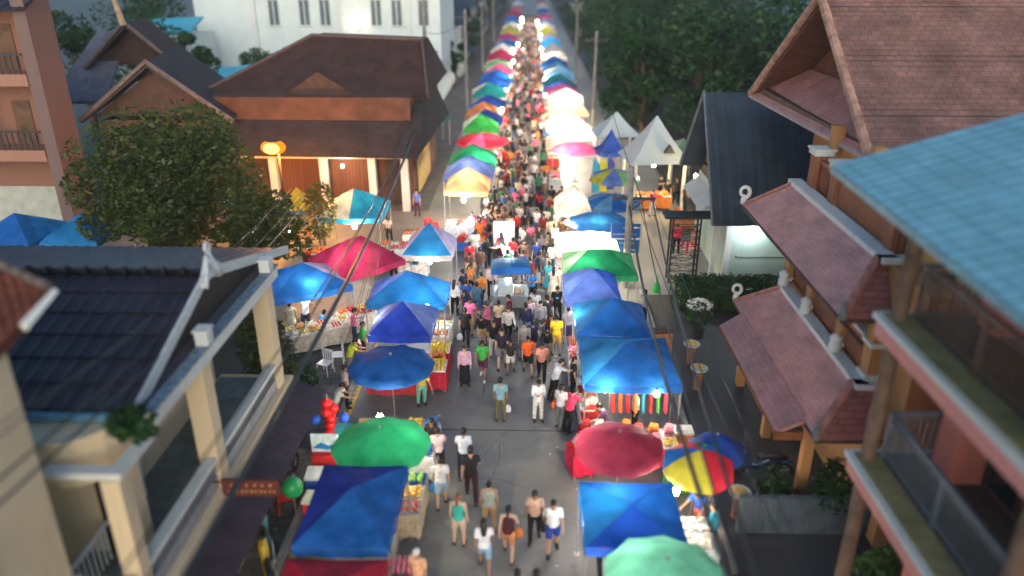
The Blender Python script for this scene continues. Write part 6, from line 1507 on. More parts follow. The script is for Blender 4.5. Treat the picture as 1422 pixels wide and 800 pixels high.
# ---- lamps
LM=[(-3.95,17.3,1.75,'glaring white bulb over the counter between the blue and green umbrellas',40,'w'),
 (-3.2,15.9,1.78,'white bulb glowing through the green umbrella',16,'w'),
 (-3.6,24.6,1.78,'white bulb glowing through the bright azure canopy',45,'c'),
 (-4.0,28.7,1.75,'glaring white bulb under the azure and lavender canopy',45,'w'),
 (-6.9,27.6,2.1,'warm bulb under the pink canopy',40,'w'),(-8.0,25.5,2.0,'warm bulb under the blue and lavender canopy',45,'w'),
 (-8.0,33.0,1.8,'glaring white bulb at the front of the half cream half cyan canopy',60,'w'),(-8.6,34.9,2.2,'bulb inside the half cream half cyan canopy',40,'y'),
 (-10.6,31.6,2.0,'small white bulb shining in the dark tree leaves',10,'w'),
 (-4.9,22.6,2.0,'bulb under the royal blue canopy',10,'w'),
 (2.0,13.7,1.78,'bulb glowing through the flat bright blue canopy',14,'c'),(3.45,14.4,1.7,'glaring white bulb beside the rainbow umbrella',28,'w'),
 (1.5,15.9,1.78,'bulb glowing through the crimson umbrella',12,'w'),
 (2.2,18.6,1.9,'bulb over the red goods',30,'w'),(3.6,18.4,1.9,'second bulb over the orange end of the red goods',24,'w'),
 (2.3,11.6,1.9,'bulb under the mint green umbrella',20,'w'),(2.0,25.2,1.8,'bulb under the lavender blue canopy',18,'c'),(1.7,23.0,2.0,'bulb under the middle blue canopy',18,'w'),(2.1,27.7,2.0,'bulb under the pale side of the green canopy',50,'w'),
 (2.2,30.2,1.95,'first very bright lamp under the glowing white canopy',110,'w'),(3.0,30.8,1.95,'second very bright lamp under the glowing white canopy',95,'w'),
 (1.75,33.2,2.0,'warm yellow lamp over the fried food',80,'y'),(2.1,35.6,2.1,'lamp inside the cream canopy',35,'w'),(3.1,33.0,1.9,'reddish lamp below the front blue umbrella',35,'y'),
 (-3.3,36.9,1.9,'very bright lamp under the peach canopy front',130,'w'),(-3.2,38.9,2.2,'lamp glowing inside the peach canopy',60,'w'),(-3.3,41.5,2.2,'lamp inside the lilac blue canopy',40,'w'),(-2.6,44,2.1,'lamp inside the bright green canopy',70,'w'),
 (-2.6,50,1.9,'lamp under the wide red umbrella',110,'w'),(-2.6,54.4,2.0,'lamp inside the grass green canopy',70,'w'),(-2.4,61,2,'lamp inside the soft orange canopy',90,'w'),(-2.4,69,2,'lamp inside the teal green canopy',70,'w'),(-2.3,79,2,'lamp inside the far mid blue canopy',90,'w'),(-2.3,89,2,'lamp inside the far pale green canopy',110,'w'),(-2.3,106,2,'lamp inside the far white canopy on the left',140,'w'),
 (2.3,47.0,1.8,'lamp below the rose umbrella',220,'w'),(2.9,51.5,2.2,'lamp inside the first white canopy of the right row',320,'w'),(2.9,55.6,2.2,'lamp inside the second white canopy of the right row',380,'w'),(2.9,60.2,2.2,'lamp inside the cream canopy of the right row',230,'y'),(2.9,65.4,2.2,'lamp inside the white canopy before the rose one',280,'w'),(2.2,72,2,'lamp inside the far cobalt canopy',70,'w'),(2.2,81,2,'lamp inside the far sky blue canopy',110,'w'),(2.2,97,2,'lamp inside the far white canopy on the right',260,'w'),(2.2,112,2,'lamp inside the far azure canopy on the right',220,'w'),
 (7.0,42.3,2.4,'warm lamp inside the white gazebo',120,'y'),(8.9,40.0,2.4,'warm lamp over the brown table by the slate roofed house',90,'y'),(9.4,30.3,2.7,'lamp lighting the pale teal wall',30,'c'),
 (-6.4,46.5,2.9,'warm lamp on the corner of the hall',50,'y'),(-10.2,40.5,2.7,'lamp washing the hall beam and columns',22,'w'),
 (-0.9,31.2,2.25,'bright lamp hung over the street cart',90,'c'),(-2.9,36.0,1.2,'white lamp over the green stall cloth past the crossing',50,'c')]
for i in range(22):
    y=58+i*5.2; lamp((-2.0 if i%2 else 1.55)+rj.uniform(-.3,.3),y+rj.uniform(-1.5,1.5),rj.uniform(1.6,2.1),'small hot white bulb at the road edge of the far stalls',60+y*.5,'w',.10,.3,140,'bulbs along the far stalls')
for (x,y,z,l,pw,c) in LM: lamp(x,y,z,l,pw,c,.075 if pw<60 else .095,.35,90 if pw<60 else 130)
# ------------------------------------------------------------------ street things
# street cart: three wheeled cart with a small blue awning
ct=thing('street_cart','three wheeled food cart with a small blue awning parked in the middle of the road','cart',(-.72,28.1,0),R(4))
b=MB(); vs=[];n=8
for j in range(7):
    for i in range(n+1):
        u=-1+2*i/n; v=-1+2*j/6; vs.append((u*.78,v*.72,1.95+.16*(1-u*u)**.5*(1-.5*v*v)-.05*(v+1)))
b.v=vs; b.f=[(j*(n+1)+i,j*(n+1)+i+1,(j+1)*(n+1)+i+1,(j+1)*(n+1)+i) for j in range(6) for i in range(n)]; b.mi=[0 if f[0]%(n+1)>=4 else 1 for f in b.f]; b.uv=[None]*len(b.f)
aw=b.build('awning',[tcm('azure'),tcm('sky')],ct,smooth=True)
b=MB(); vs=[]
for i in range(n+1): u=-1+2*i/n; vs+=[(u*.785,-.725,2.0-.0+.16*(1-u*u)**.5*.5-.0),(u*.79,-.74,1.78)]
b.add(vs,[(2*i,2*i+1,2*i+3,2*i+2) for i in range(n)]); b.build('valance',tcm('blue'),aw)
for sx in (-1,1):
    for sy in (-1,1):
        l=MB(); l.cyl(sx*.7,sy*.6,.75,1.95,.018); l.build('post',M_steel,ct)
b=MB(); b.bb(-.72,.72,-.62,.62,.72,.78); b.bb(-.72,.72,-.62,-.58,.3,.72); b.bb(-.72,.72,.58,.62,.3,.72); b.bb(-.72,-.68,-.58,.58,.3,.72); b.bb(.68,.72,-.58,.58,.3,.72); b.build('counter',mat('cart_steel',(.5,.52,.52),.35,.1,6,metal=.6),ct)
b=MB(); b.bb(-.5,.1,-.5,.45,.78,1.15); b.build('display_case',mat('case_glass',(.55,.6,.58),.1,.1,4),ct)
for x,y in ((-.6,-.4),(.6,-.4),(0,.75)):
    w=MB(); M=Matrix.Rotation(pi/2,3,'Y')
    w.tube([(x-.04,y,.3),(x+.04,y,.3)],.3,18); wh=w.build('wheel',M_rubber,ct)
    r_=MB(); r_.tube([(x-.045,y,.3),(x+.045,y,.3)],.19,14); r_.build('rim',M_steel,wh)
b=MB(); b.tube([(0,.75,.3),(0,.7,.9),(-.3,.66,1.0)],.02,6); b.tube([(0,.7,.9),(.3,.66,1.0)],.02,6); b.build('handlebar',M_black,ct)
for i,(dx,dy,k,c) in enumerate(((.35,-.35,'round','golden'),(.35,.1,'packs','white'))):
    q=link('food_tray',TRAY,None,(-.72+dx,28.1+dy,.785),0,[cm(TRC['steel'])]); q.scale=(.9,.9,1.2)
    tag(q,'steel tray of %s on the street cart counter'%('golden fried balls' if i==0 else 'white packs'),'tray','trays of goods on the stall tables'); link('food',GM[k],q,mats=[cm(FC[c]),cm((220,200,170))])
# white display board in the middle of the crossing
bd=thing('display_board','blank white upright display board on steel legs in the middle of the street','board',(-1.15,33.2,0))
b=MB(); b.bb(-.47,.47,-.02,.02,.75,2.0); pn=b.build('panel',mat('lit_white_panel',(.80,.80,.78),.5,.04,3),bd)
b=MB()
for (x0,x1,z0,z1) in ((-.50,.50,1.995,2.04),(-.50,.50,.71,.755),(-.50,-.465,.755,1.995),(.465,.50,.755,1.995)): b.bb(x0,x1,-.03,.03,z0,z1)
b.build('frame',M_steel,pn)
b=MB(); b.box((-.2,-.026,.92),(.14,.01,.09)); b.ball((.28,-.024,.92),(.05,.006,.05)); b.box((-.25,-.026,1.86),(.2,.01,.05)); b.box((.1,-.026,1.9),(.3,.01,.04)); b.build('printed_mark',cm((214,60,80)),pn)
for sx in (-1,1):
    b=MB(); b.tube([(sx*.45,0,0),(sx*.45,0,.72)],.018,6); b.tube([(sx*.45,-.3,.015),(sx*.45,.3,.015)],.016,6); b.build('leg',M_dsteel,bd)
# concrete pole with crossarm, road sign behind it
up=thing('utility_pole','weathered concrete utility pole with crossarm in front of the blue road sign','pole',(4.2,30.4,0))
b=MB(); b.tube([(0,0,0),(-.02,0,2.6),(-.06,0,5.3)],[.17,.145,.115],8); b.build('shaft',M_conc,up)
b=MB(); b.bb(-.75,1.0,-.05,.05,3.92,4.02); b.tube([(-.05,0,3.4),(.6,0,3.92)],.025,5); b.build('crossarm',M_dsteel,up)
for x in (-.65,-.3,.4,.85):
    b=MB(); b.lathe([(.03,0),(.05,.03),(.03,.06),(.05,.09),(.025,.14)],8,(x,0,4.02)); b.build('insulator',mat('brown_porcelain',(.12,.06,.04),.3,.2,9),up)
b=MB(); b.bb(-.2,.2,-.32,-.18,1.0,1.45); b.build('meter_box',mat('blue_grey_box',(.20,.30,.42),.5,.2,5),up)
sn=thing('road_sign','blue direction road sign with white arrows and lettering behind the concrete pole','sign',(4.12,30.75,0))
M_sb=mat('sign_blue',(.008,.085,.36),.35,.1,4); M_sw=mat('sign_white',(.78,.80,.80),.4,.05,5); M_st=mat('sign_teal_blue',(.012,.13,.34),.35,.1,4)
b=MB(); b.bb(-.60,.60,-.02,.02,2.13,2.76); p1=b.build('upper_panel',M_sb,sn)
b=MB(); b.bb(-.60,.60,-.02,.02,1.45,2.06); p2=b.build('lower_panel',M_st,sn)
b=MB(); b.bb(-.60,.60,-.021,.021,2.062,2.128); b.build('divider',M_sw,sn)
b=MB()
for x in (-.62,.62): b.bb(x-.018,x+.018,-.03,.03,1.44,2.78)
b.build('frame',M_steel,sn)
for x in (-.4,.4):
    b=MB(); b.cyl(x,.05,0,2.7,.03); b.build('post',M_steel,sn)
def arrow(b,x,z,s,dx):
    b.add([(x-dx*s,-.024,z-.025),(x,-.024,z-.025),(x,-.024,z+.025),(x-dx*s,-.024,z+.025)],[(0,1,2,3)]); b.add([(x,-.024,z-.07),(x+dx*.11,-.024,z),(x,-.024,z+.07)],[(0,1,2)])
def text(body,x,z,size,par,align='LEFT',m=None):
    cu=bpy.data.curves.new('lettering','FONT'); cu.body=body; cu.size=size; cu.extrude=.002; cu.align_x=align
    o=bpy.data.objects.new('t',cu); C.objects.link(o); dg=bpy.context.evaluated_depsgraph_get(); dg.update()
    me=bpy.data.meshes.new_from_object(o.evaluated_get(dg)); bpy.data.objects.remove(o)
    me.materials.clear(); me.materials.append(m or M_sw)
    q=link('lettering',me,par,(x,-.026,z)); q.rotation_euler=(pi/2,0,0); return q
for (tx,x,z,s_,pr) in (('กาดเมือง',-.12,2.56,.13,p1),('ตลาด',.33,2.56,.12,p1),('ถนนคนเดิน',-.54,2.27,.12,p1),('วัด ๒',.20,2.27,.12,p1),('ตัวเมือง',-.25,1.86,.12,p2),('น้ำ ๓',.24,1.86,.12,p2),('สถานี',-.54,1.56,.11,p2),('ในเมือง',.12,1.56,.11,p2)): text(tx,x,z,s_,pr)
b=MB(); arrow(b,.42,2.60,.12,-1); b.build('arrow',M_sw,p1)
b=MB(); arrow(b,-.44,1.90,.12,-1); b.build('arrow',M_sw,p2)
# black iron stair tower
st=thing('iron_stair_frame','black iron lattice stair frame standing on the apron by the hedge','stair',(6.75,31.2,0))
for (x,y) in ((-.62,-.3),(.55,-.3),(-.62,.3),(.55,.3)):
    b=MB(); b.bb(x-.035,x+.035,y-.035,y+.035,0,3.0); b.build('post',M_black,st)
for k in range(9):
    b=MB(); z=.3+k*.3; b.tube([(-.585,-.3,z),(.515,-.3,z)],.018,4); b.tube([(-.585,.3,z),(.515,.3,z)],.014,4); b.tube([(-.1,-.3,z),(-.1,.3,z)],.01,4); b.build('rung',M_dsteel,st)
b=MB()
for k in range(8):
    z=.3+k*.3; b.tube([(-.6,-.31,z+.02),(.53,-.31,z+.28)],.012,4); b.tube([(-.6,-.325,z+.28),(.53,-.325,z+.02)],.012,4)
b.build('lattice',M_black,st)
b=MB(); b.bb(-1.0,1.2,-.45,.45,2.98,3.08); b.build('top_rail',M_black,st)
# street lamp (sodium)
sl=thing('street_lamp','tall sodium street lamp glowing deep orange above the dark tree','street lamp',tuple(Vector((aty(379,205,36.5).x,36.5,0))))
lz=aty(379,205,36.5).z
b=MB(); b.tube([(0,.75,0),(0,.75,lz-.5),(0,.7,lz+.15),(0,.35,lz+.32),(0,0,lz+.24)],[.07,.05,.04,.035,.035],8); b.build('pole',M_black,sl)
b=MB(); b.ball((0,.05,lz+.30),(.34,.24,.09),12,6); b.build('lamp_head',M_dsteel,sl)
b=MB(); b.ball((0,.05,lz),(.62,.42,.36),16,10); b.build('bowl',glow('sodium_halo',(1,.25,.012),.5),sl,smooth=True); b=MB(); b.ball((0,-.16,lz),(.42,.34,.27),14,8); b.build('bulb',glow('sodium_glow',(1,.48,.06),SODG),sl)  # oversized glowing shell added to imitate the orange halo round the lamp
l=bpy.data.lights.new('sodium_light','POINT'); l.energy=1700*LAMPF; l.color=(1,.36,.05); l.shadow_soft_size=.3
lo=bpy.data.objects.new('sodium_light',l); C.objects.link(lo); lo.parent=sl; lo.location=(0,.3,lz-.65)
b=MB(); rn=random.Random(9); t_=thing('lamp_tinted_shrub','small shrub beneath the sodium street lamp, its yellow light painted into the leaves','shrub',(-9.6,33.4,0)); leafblob(b,(0,0,2.4),(.75,.75,1.4),900,.13,rn); b.build('foliage',leafmat('lamp_tinted_leaf',(.12,.11,.012)),t_); b=MB(); b.tube([(0,0,0),(0,.05,1.4),(.1,0,2.6)],[.06,.04,.02],6); b.build('trunk',M_wood,t_)  # the sodium lamp's yellow light is painted into the leaf colour
# other poles
def pole(x,y,h,label,arm=True,group=None):
    t=thing('utility_pole',label,'pole',(x,y,0),0,group)
    b=MB(); b.tube([(0,0,0),(0,0,h)],[.17,.11],8); b.build('shaft',M_conc,t)
    if arm:
        b=MB(); b.bb(-.9,.9,-.05,.05,h-.75,h-.65); b.build('crossarm',M_dsteel,t)
        for xx in (-.8,-.3,.3,.8):
            b=MB(); b.lathe([(.03,0),(.05,.03),(.03,.06),(.05,.09),(.02,.13)],8,(xx,0,h-.65)); b.build('insulator',MATS['brown_porcelain'],t)
pole(-7.2,54,11.5,'tall slim utility pole at the right end of the brown hall roof')
pole(-5.9,72,9,'utility pole on the left of the upper street beyond the hall')
pole(-6.1,100,9,'farther utility pole on the left of the upper street')
pole(5.1,62,8,'utility pole on the right of the upper street before the grove')
pole(5.3,92,8.5,'farther utility pole on the right of the upper street')
pole(-6.3,135,9,'farthest utility pole on the left of the street')
pole(5.0,1.5,9.5,'near utility pole standing under the camera on the right')
pole(-4.6,0.5,9.5,'near utility pole standing under the camera on the left')
def cable(p,q,sag,r,label,group):
    p,q=Vector(p),Vector(q); pts=[p.lerp(q,i/30)-Vector((0,0,sag*4*(i/30)*(1-i/30))) for i in range(31)]
    b=MB(); b.tube(pts,r,6); o=b.build('power_cable',M_black); tag(o,label,'cable',group)
GL='cables over the left stalls'; GR='cables from the concrete pole'; GH='wires over the cream house roof'
cable((-7.0,54,4.9),(-4.1,4,6.2),1.05,.055,'thickest dark cable bundle running down over the left stalls',GL)
cable((-7.3,54,5.4),(-4.3,4,6.6),1.15,.02,'thin cable running just above the thick bundle on the left',GL)
cable((-6.7,54,5.8),(-4.5,4,6.9),1.25,.015,'thin cable above the left stalls, second above the bundle',GL)
for i,(dx,dz) in enumerate(((-.0,.0),(.16,.12),(.32,.02),(.5,.2))):
    cable((-7.5+dx,48,5.6+dz),(-4.9+dx*.7,18,3.5+dz),.5,.011,'slack thin wire crossing over the pink canopy, %s from the left'%('first','second','third','fourth')[i],'slack wires over the pink canopy')
a0=aty(405,262,30); 
for i,(dx,dz,px,py,Y,r_) in enumerate(((0,0,-40,635,7,.012),(.3,-.35,-30,690,7,.02),(.5,-.6,-40,735,6.5,.022))):
    e=aty(px,py,Y); cable((a0.x+dx,30,a0.z+dz),tuple(e),.25,r_,'%s wire running from beside the street lamp down across the dark tiled roof'%('topmost pale','middle dark','lowest dark')[i],GH)
e=aty(-40,612,7); cable((-10.2,30,4.2),tuple(e),.6,.010,'pale sagging wire drawn across the dark tiled roof',GH)
for i,(x0,z0,px,py,Y,r_,sg_) in enumerate(((.85,4.1,1065,840,7,.03,.5),(.4,4.1,1040,840,7,.022,.6),(-.05,3.7,1025,840,7,.04,.9),(.4,3.5,1130,840,8,.015,.5),(.85,4.15,1150,850,8,.010,.3))):
    e=aty(px,py,Y); cable((4.2+x0,30.4,z0),tuple(e),sg_,r_,'%s cable running from the concrete pole down past the right stalls'%('upper thick','second thin','thickest sagging','low thin','outermost pale thin')[i],GR)
cable((4.6,30.4,4.1),(5.1,62,7.2),.7,.02,'cable from the concrete pole up the right of the street',GR)
cable((-7.0,54,8.5),(-5.9,72,8.3),.5,.02,'cable between the hall pole and the next pole on the left',GL)
cable((-5.9,72,8.3),(-6.1,100,8.3),.7,.02,'cable between the two farther poles on the left',GL)
# planters along the driveway edge
for i,(px,py,lab) in enumerate([(958,505,'topmost terracotta pedestal planter with yellow flowers beside the blue canopies'),(968,540,'middle terracotta pedestal planter with yellow flowers beside the blue canopies'),(1022,718,'lowest terracotta pedestal planter with yellow flowers near the rainbow umbrella')]):
    p=at(px,py,0); t=thing('pedestal_planter',lab,'planter',tuple(p),0,'terracotta pedestal planters')
    b=MB(); b.lathe([(.13,0),(.15,.05),(.12,.12),(.15,.55),(.19,.72)],14); b.build('pedestal',mat('terracotta_pot',(.36,.17,.08),.8,.25,6),t)
    b=MB(); b.lathe([(.12,.72),(.27,.75),(.29,.80),(.24,.80),(.14,.77)],18); b.build('dish',M_trim,t)
    b=MB(); rn=random.Random(i); 
    for k in range(34):
        a=rn.uniform(0,6.28); q=.17*sqrt(rn.random()); b.ball((cos(a)*q,sin(a)*q,.81+rn.uniform(0,.05)),rn.uniform(.02,.035),6,4)
    b.build('flowers',mat('yellow_flower',(.72,.50,.10),.7,.25,16),t)
# motorbikes parked behind the left stalls
def motorbike(x,y,rz,col,label):
    t=thing('motorbike',label,'motorbike',(x,y,0),R(rz),'motorbikes parked behind the left stalls')
    for yy in (-.62,.62):
        w=MB(); n=20; vs=[];fs=[]
        for i in range(n):
            for j in range(6):
                a=2*pi*i/n; q=2*pi*j/6; rr=.25+.05*cos(q); vs.append((.05*sin(q),yy+rr*cos(a),.30+rr*sin(a)))
        for i in range(n):
            for j in range(6): fs.append((i*6+j,((i+1)%n)*6+j,((i+1)%n)*6+(j+1)%6,i*6+(j+1)%6))
        w.add(vs,fs); wh=w.build('wheel',M_rubber,t,smooth=True)
        r_=MB(); r_.tube([(-.03,yy,.3),(.03,yy,.3)],.07,8)
        for k in range(5): r_.tube([(0,yy,.3),(0,yy+.24*cos(k*1.257),.3+.24*sin(k*1.257))],.014,4)
        r_.build('rim',M_steel,wh)
    b=MB(); b.tube([(0,-.55,.62),(0,-.2,.62),(0,.05,.42),(0,.3,.42),(0,.45,.75),(0,.5,.95)],[.07,.13,.12,.10,.12,.08],10,ell=[1.2,1.1,1.2,1.6,1.7,1.5]); b.tube([(0,-.55,.62),(0,-.85,.66)],[.1,.04],8); b.tube([(0,.5,.58),(0,.72,.62),(0,.9,.5)],[.08,.08,.03],8); b.build('body',mat('bike_paint_%d_%d_%d'%col,srgb(*col),.25,.1,5,coat=.5),t,smooth=True)
    b=MB(); b.tube([(0,-.7,.75),(0,-.4,.79),(0,-.05,.72),(0,.08,.66)],[.08,.11,.10,.05],10,ell=[1.2,1.3,1.3,1.2]); b.build('seat',M_black,t,smooth=True)
    b=MB(); b.tube([(0,.62,.3),(0,.5,.92),(0,.46,1.0)],.025,6); b.tube([(-.33,.38,1.02),(-.15,.46,1.02),(.15,.46,1.02),(.33,.38,1.02)],.016,6); b.build('handlebar',M_dsteel,t)
    b=MB(); b.ball((0,.60,.86),(.08,.06,.07)); b.build('headlight',mat('headlight_glass',(.6,.62,.62),.1,.05,4),t)
    for sx in (-1,1):
        b=MB(); b.tube([(sx*.27,.42,1.02),(sx*.3,.42,1.16)],.008,4); b.ball((sx*.31,.42,1.19),(.05,.015,.035)); b.build('mirror',M_black,t)
    b=MB(); b.tube([(.13,.1,.3),(.14,-.3,.3),(.16,-.8,.42)],[.03,.04,.05],7); b.build('exhaust',M_steel,t)
motorbike(-6.15,14.0,20,(40,130,140),'teal motorbike parked beside the cream house awning')
motorbike(-5.75,13.0,28,(200,170,40),'yellow motorbike beside the left edge of the large blue canopy')
motorbike(-6.3,11.8,10,(40,44,60),'dark motorbike nearest the bottom left of the street')
motorbike(-6.4,16.6,0,(60,56,60),'charcoal motorbike by the red plastic chair')
motorbike(6.3,17.2,80,(40,60,90),'dark blue motorbike parked on the driveway behind the metal fence'); bpy.context.scene.collection.objects[-1]
# red plastic chairs, stool stacks, coolers, balloons
def chair(x,y,rz,col,label,cn='plastic_chair'):
    t=thing(cn,label,'chair',(x,y,0),R(rz),'plastic chairs')
    m=mat('chair_plastic_%d_%d_%d'%col,srgb(*col),.35,.08,6)
    b=MB(); b.bb(-.21,.21,-.2,.2,.42,.45); b.build('seat',m,t)
    b=MB(); 
    for k in range(5): b.bb(-.19+k*.085,-.15+k*.085,-.205,-.18,.47,.80)
    b.bb(-.21,.21,-.215,-.175,.78,.86); b.build('backrest',m,t)
    for sx in (-1,1):
        for sy in (-1,1):
            l=MB(); l.tube([(sx*.19,sy*.18,.42),(sx*.22,sy*.21,0)],[.025,.02],6); l.build('leg',m,t)
chair(-6.15,15.6,-70,(206,60,52),'red plastic chair on the green mat behind the large blue canopy')
chair(-6.9,22.6,160,(222,222,220),'white plastic chair in front of the produce table')
chair(-6.6,23.2,100,(228,228,226),'white plastic chair turned aside near the seated person')
chair(-5.9,24.2,40,(214,130,150),'pink plastic chair behind the bright azure canopy')
for i,(x,y,h) in enumerate([(-5.2,37.2,4),(-4.8,36.9,3)]):
    for k in range(h):
        t=thing('plastic_stool','red plastic stool, %s of the %s stack past the crossing'%(('lowest','second','third','topmost')[k] if not(h==3 and k==2) else 'topmost','taller' if h==4 else 'shorter'),'stool',(x,y,k*.13),0,'stacked red stools')
        m=mat('stool_red',srgb(206,30,40),.35,.08,6)
        b=MB(); b.bb(-.15,.15,-.15,.15,.42,.45); b.build('seat',m,t)
        for sx in (-1,1):
            for sy in (-1,1):
                l=MB(); l.tube([(sx*.135,sy*.135,.42),(sx*.18,sy*.18,0)],[.028,.02],5); l.build('leg',m,t)
def cooler(x,y,rz,sz,col,lid,label):
    t=thing('cool_box',label,'cool box',(x,y,0),R(rz),'cool boxes of the sellers')
    b=MB(); w,d,h=sz; b.tube([(0,0,0),(0,0,h*.06),(0,0,h)],[d*.66,d*.7,d*.72],4,ell=[w/d]*3); M=Matrix.Rotation(pi/4,3,'Z'); b=MB(); b.bb(-w/2,w/2,-d/2,d/2,.02,h); b.bb(-w/2-.012,w/2+.012,-d/2-.012,d/2+.012,h*.82,h*.88); b.build('tub',mat('cooler_%d_%d_%d'%col,srgb(*col),.4,.1,6),t)
    b=MB(); b.bb(-w/2-.02,w/2+.02,-d/2-.02,d/2+.02,h+.002,h+.07); b.bb(-w*.2,w*.2,-.03,.03,h+.07,h+.1); b.build('lid',mat('cooler_%d_%d_%d'%lid,srgb(*lid),.4,.1,6),t)
cooler(-5.35,16.1,4,(.7,.5,.75),(40,90,180),(226,230,232),'blue cool box with white lid beside the green umbrella')
cooler(-5.25,15.3,-5,(.6,.45,.6),(214,60,50),(230,226,210),'red cool box with cream lid beside the green umbrella')
cooler(-5.0,14.7,2,(.5,.4,.5),(230,200,60),(60,120,200),'yellow cool box with blue lid at the corner of the large blue canopy')
cooler(-5.4,18.5,8,(.6,.45,.5),(60,150,160),(70,170,180),'teal cool box left of the white lit counter')
cooler(3.95,16.6,12,(.55,.4,.5),(70,160,80),(230,230,226),'green cool box between the red goods and the rainbow umbrella')
cooler(4.5,18.6,0,(.5,.4,.55),(226,140,60),(226,226,220),'orange cool box at the right end of the red goods stall')
cooler(4.9,12.6,0,(.5,.4,.45),(40,160,190),(40,170,200),'turquoise cool box beside the mint green umbrella')
cooler(-4.7,35.6,10,(.6,.4,.5),(30,60,130),(40,80,160),'navy cool box behind the red stools')
# drinks display with wave poster
ds=thing('drinks_display','small drinks display with a blue and white wave panel left of the green umbrella','display',(-5.35,16.75,0))
b=MB(); b.bb(-.33,.33,-.22,.22,0,1.0); b.build('cabinet',cm((206,44,44)),ds)
b=MB(); b.bb(-.36,.36,-.02,.02,1.0,1.55); pz=b.build('panel',cm((206,226,236)),ds)
b=MB(); b.add([(-.34,-.024,1.12),(-.1,-.024,1.3),(.1,-.024,1.2),(.34,-.024,1.3),(.34,-.024,1.14),(.05,-.024,1.08)],[(0,5,4,3,2,1)]); b.build('wave_mark',cm((40,130,200)),pz)
# red inflatable arrow shaped figure with blue balls
inf=thing('balloon_stand','tall red balloon column with blue balls beside the left stalls','balloons',(-5.55,18.0,0))
b=MB(); 
for k in range(7): b.ball((.05*sin(k*2),.05*cos(k*2),.25+k*.24),(.17,.17,.15),10,6)
b.ball((.16,0,1.55),.15,10,6); b.build('red_balloon',mat('balloon_red',srgb(214,34,36),.25,.06,3),inf,smooth=True)
for (x,y,z) in ((-.38,-.05,1.2),(.42,0,1.25)):
    b=MB(); b.ball((x,y,z),.15,12,8); b.build('blue_balloon',mat('balloon_blue',srgb(40,90,200),.25,.06,3),inf,smooth=True)
b=MB(); b.tube([(0,0,0),(0,0,2)],.02,6); b.build('pole',M_steel,inf)
gb=thing('balloon','round green balloon ball on a stick behind the large blue canopy','balloon',(-5.75,15.1,0)); b=MB(); b.ball((0,0,1.1),(.26,.26,.28),14,9); b.build('ball',mat('balloon_green',srgb(40,160,90),.3,.08,3),gb,smooth=True); b=MB(); b.tube([(0,0,0),(0,0,.85)],.015,6); b.build('stick',M_steel,gb)
cb=thing('wooden_cabinet','tall orange brown wooden cabinet behind the middle blue canopy','cabinet',tuple(at(916,508,0)),R(8))
b=MB(); b.bb(-.3,.3,-.2,.2,.05,1.35); b.build('body',mat('honey_wood',(.45,.20,.06),.6,.3,2),cb)
b=MB(); b.bb(-.33,.33,-.23,.23,1.352,1.40); b.build('top',M_wood,cb)
for sx in (-1,1):
    b=MB(); b.bb(sx*.15-.135,sx*.15+.135,-.225,-.202,.12,1.3); dd=b.build('door',mat('honey_wood2',(.40,.17,.05),.6,.3,2),cb); b=MB(); b.ball((sx*.04,-.235,.75),.02); b.build('handle',M_steel,dd)
hg=thing('plastic_bag','bright green plastic bag hanging beside the green canopy','bag',tuple(aty(912,398,27.5)))
b=MB(); b.lathe([(.02,.3),(.05,.22),(.13,.05),(.17,-.12),(.13,-.24),(.02,-.27)],10); b.build('pouch',cm((40,170,70)),hg,smooth=True)
b=MB(); b.tube([(-.03,0,.28),(-.05,0,.42),(0,0,.5),(.05,0,.42),(.03,0,.28)],.012,5); b.build('strap',cm((40,170,70)),hg)
cl=thing('hung_shirt','crimson shirt hung on the lattice of the iron stair frame','shirt',(6.8,30.82,1.75))
b=MB(); b.tube([(0,0,.25),(0,0,.2),(0,0,-.05),(0,0,-.3)],[.06,.2,.16,.18],10,ell=[.4,.25,.25,.25]); b.tube([(-.17,0,.18),(-.3,0,-.02)],[.06,.05],6); b.tube([(.17,0,.18),(.3,0,-.02)],[.06,.05],6); b.build('cloth',cm((206,40,90)),cl,smooth=True)
b=MB(); b.tube([(-.15,0,.22),(0,0,.3),(.15,0,.22)],.008,4); b.build('hanger',M_black,cl)
person(tuple(at(707,383,0)),176,'browse','tee',(196,214,226),'trousers','ltdenim','cap','stooping person in pale blue and white cap just behind the street cart')
# hanging clothes rail in the red goods stall
hr=thing('clothes_rail','steel rail of hanging red and orange clothes under the nearest bright blue canopy','clothes rail',(3.3,19.2,0))
b=MB(); 
for x in (-.9,.9): b.tube([(x,0,0),(x,0,1.7)],.018,6); b.tube([(x,-.25,.015),(x,.25,.015)],.016,6)
b.tube([(-.9,0,1.7),(.9,0,1.7)],.016,6); b.build('frame',M_steel,hr)
rn=random.Random(2)
for k,c in enumerate([(220,50,40),(232,96,40),(214,40,44),(240,140,60),(60,150,170),(224,60,50),(90,170,80),(230,70,90)]):
    b=MB(); x=-.8+k*.22; b.tube([(x,0,1.66),(x,0,1.55),(x,0,1.25),(x+.02,0,.85)],[.03,.17,.16,.18],10,ell=[.5,.35,.3,.35]); b.build('garment',cm(c),hr)
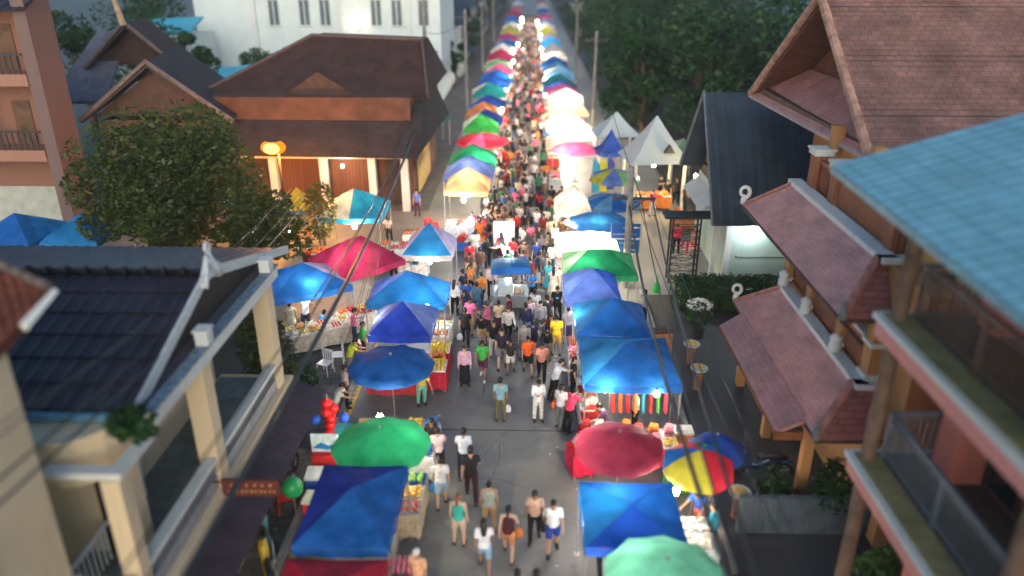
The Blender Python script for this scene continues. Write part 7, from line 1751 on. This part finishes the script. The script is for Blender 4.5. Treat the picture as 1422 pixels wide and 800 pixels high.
# tall flags right of the crossing
for i,(x,y,c,l) in enumerate([(3.6,42.5,(70,180,214),'cyan feather banner in front of the right row'),(4.05,42.8,(230,220,50),'yellow feather banner in front of the right row'),(4.5,43.2,(70,80,180),'violet feather banner in front of the right row')]):
    t=thing('feather_banner',l,'banner',(x,y,0),0,'feather banners'); b=MB(); b.tube([(-.02,0,0),(-.02,0,2.3),(.08,0,2.75)],.02,6); b.build('pole',M_steel,t)
    b=MB(); vs=[];n=10
    for k in range(n+1): q=k/n; w_=.42*(1-max(0,q-.8)*3.5); vs+=[(0,.02*sin(q*6),.7+q*2.0),(max(.08,w_),.05*sin(q*5+1),.7+q*2.0)]
    b.add(vs,[(2*k,2*k+1,2*k+3,2*k+2) for k in range(n)]); b.build('cloth',cloth('banner_%d'%i,srgb(*c)),t)

# ------------------------------------------------------------------ light, sky, camera
EL,AZ=R(SUNEL),R(176)
w=bpy.data.worlds.new('World'); S.world=w; w.use_nodes=True; t=w.node_tree; t.nodes.clear()
o=t.nodes.new('ShaderNodeOutputWorld'); bg=t.nodes.new('ShaderNodeBackground'); sk=t.nodes.new('ShaderNodeTexSky'); sk.sky_type='NISHITA'; sk.sun_disc=False
sk.sun_elevation=EL; sk.sun_rotation=AZ; sk.air_density=1.2; sk.dust_density=1.0; sk.ozone_density=3.2
t.links.new(sk.outputs[0],bg.inputs[0]); bg.inputs[1].default_value=SKY; t.links.new(bg.outputs[0],o.inputs[0])
sun=bpy.data.lights.new('sun','SUN'); sun.energy=SUNE; sun.angle=R(60); sun.color=(1,.88,.74)
so=bpy.data.objects.new('sun',sun); C.objects.link(so)
d=Vector((sin(AZ)*cos(EL),cos(AZ)*cos(EL),sin(EL))); so.rotation_euler=(-d).to_track_quat('-Z','Y').to_euler(); so.location=(0,0,40)
cam=bpy.data.cameras.new('camera'); co=bpy.data.objects.new('camera',cam); C.objects.link(co)
co.location=(0,0,HCAM); co.rotation_euler=(pi/2-PITCH,0,YAW)
cam.sensor_width=36; cam.lens=FPX/1422*36; cam.clip_start=.1; cam.clip_end=3000
cam.dof.use_dof=True; cam.dof.focus_distance=FOCUS; cam.dof.aperture_fstop=cam.lens/1000/APER
S.camera=co
if HAZE>0:  # air volume added to soften contrast, lift shadows and spread lamp glow
    b=MB(); b.bb(-330,330,-25,560,-1.5,17)
    m=bpy.data.materials.new('added_haze'); t,o=nt(m); v=t.nodes.new('ShaderNodeVolumePrincipled'); v.inputs['Color'].default_value=(.86,.9,.95,1); v.inputs['Density'].default_value=HAZE; v.inputs['Anisotropy'].default_value=.35; t.links.new(v.outputs[0],o.inputs[1])
    tag(b.build('haze',m),'thin haze added over the whole market to soften contrast','haze',kind='stuff')
S.view_settings.view_transform='Standard'; S.view_settings.look='None'; S.view_settings.exposure=EXPO; S.view_settings.gamma=1; S.view_settings.use_curve_mapping=False
S.render.engine='CYCLES'; S.cycles.max_bounces=6; S.cycles.diffuse_bounces=3; S.cycles.glossy_bounces=2; S.cycles.transmission_bounces=4; S.cycles.sample_clamp_indirect=4; S.cycles.use_denoising=True; S.cycles.use_adaptive_sampling=True; S.cycles.adaptive_threshold=.035; S.cycles.volume_bounces=0
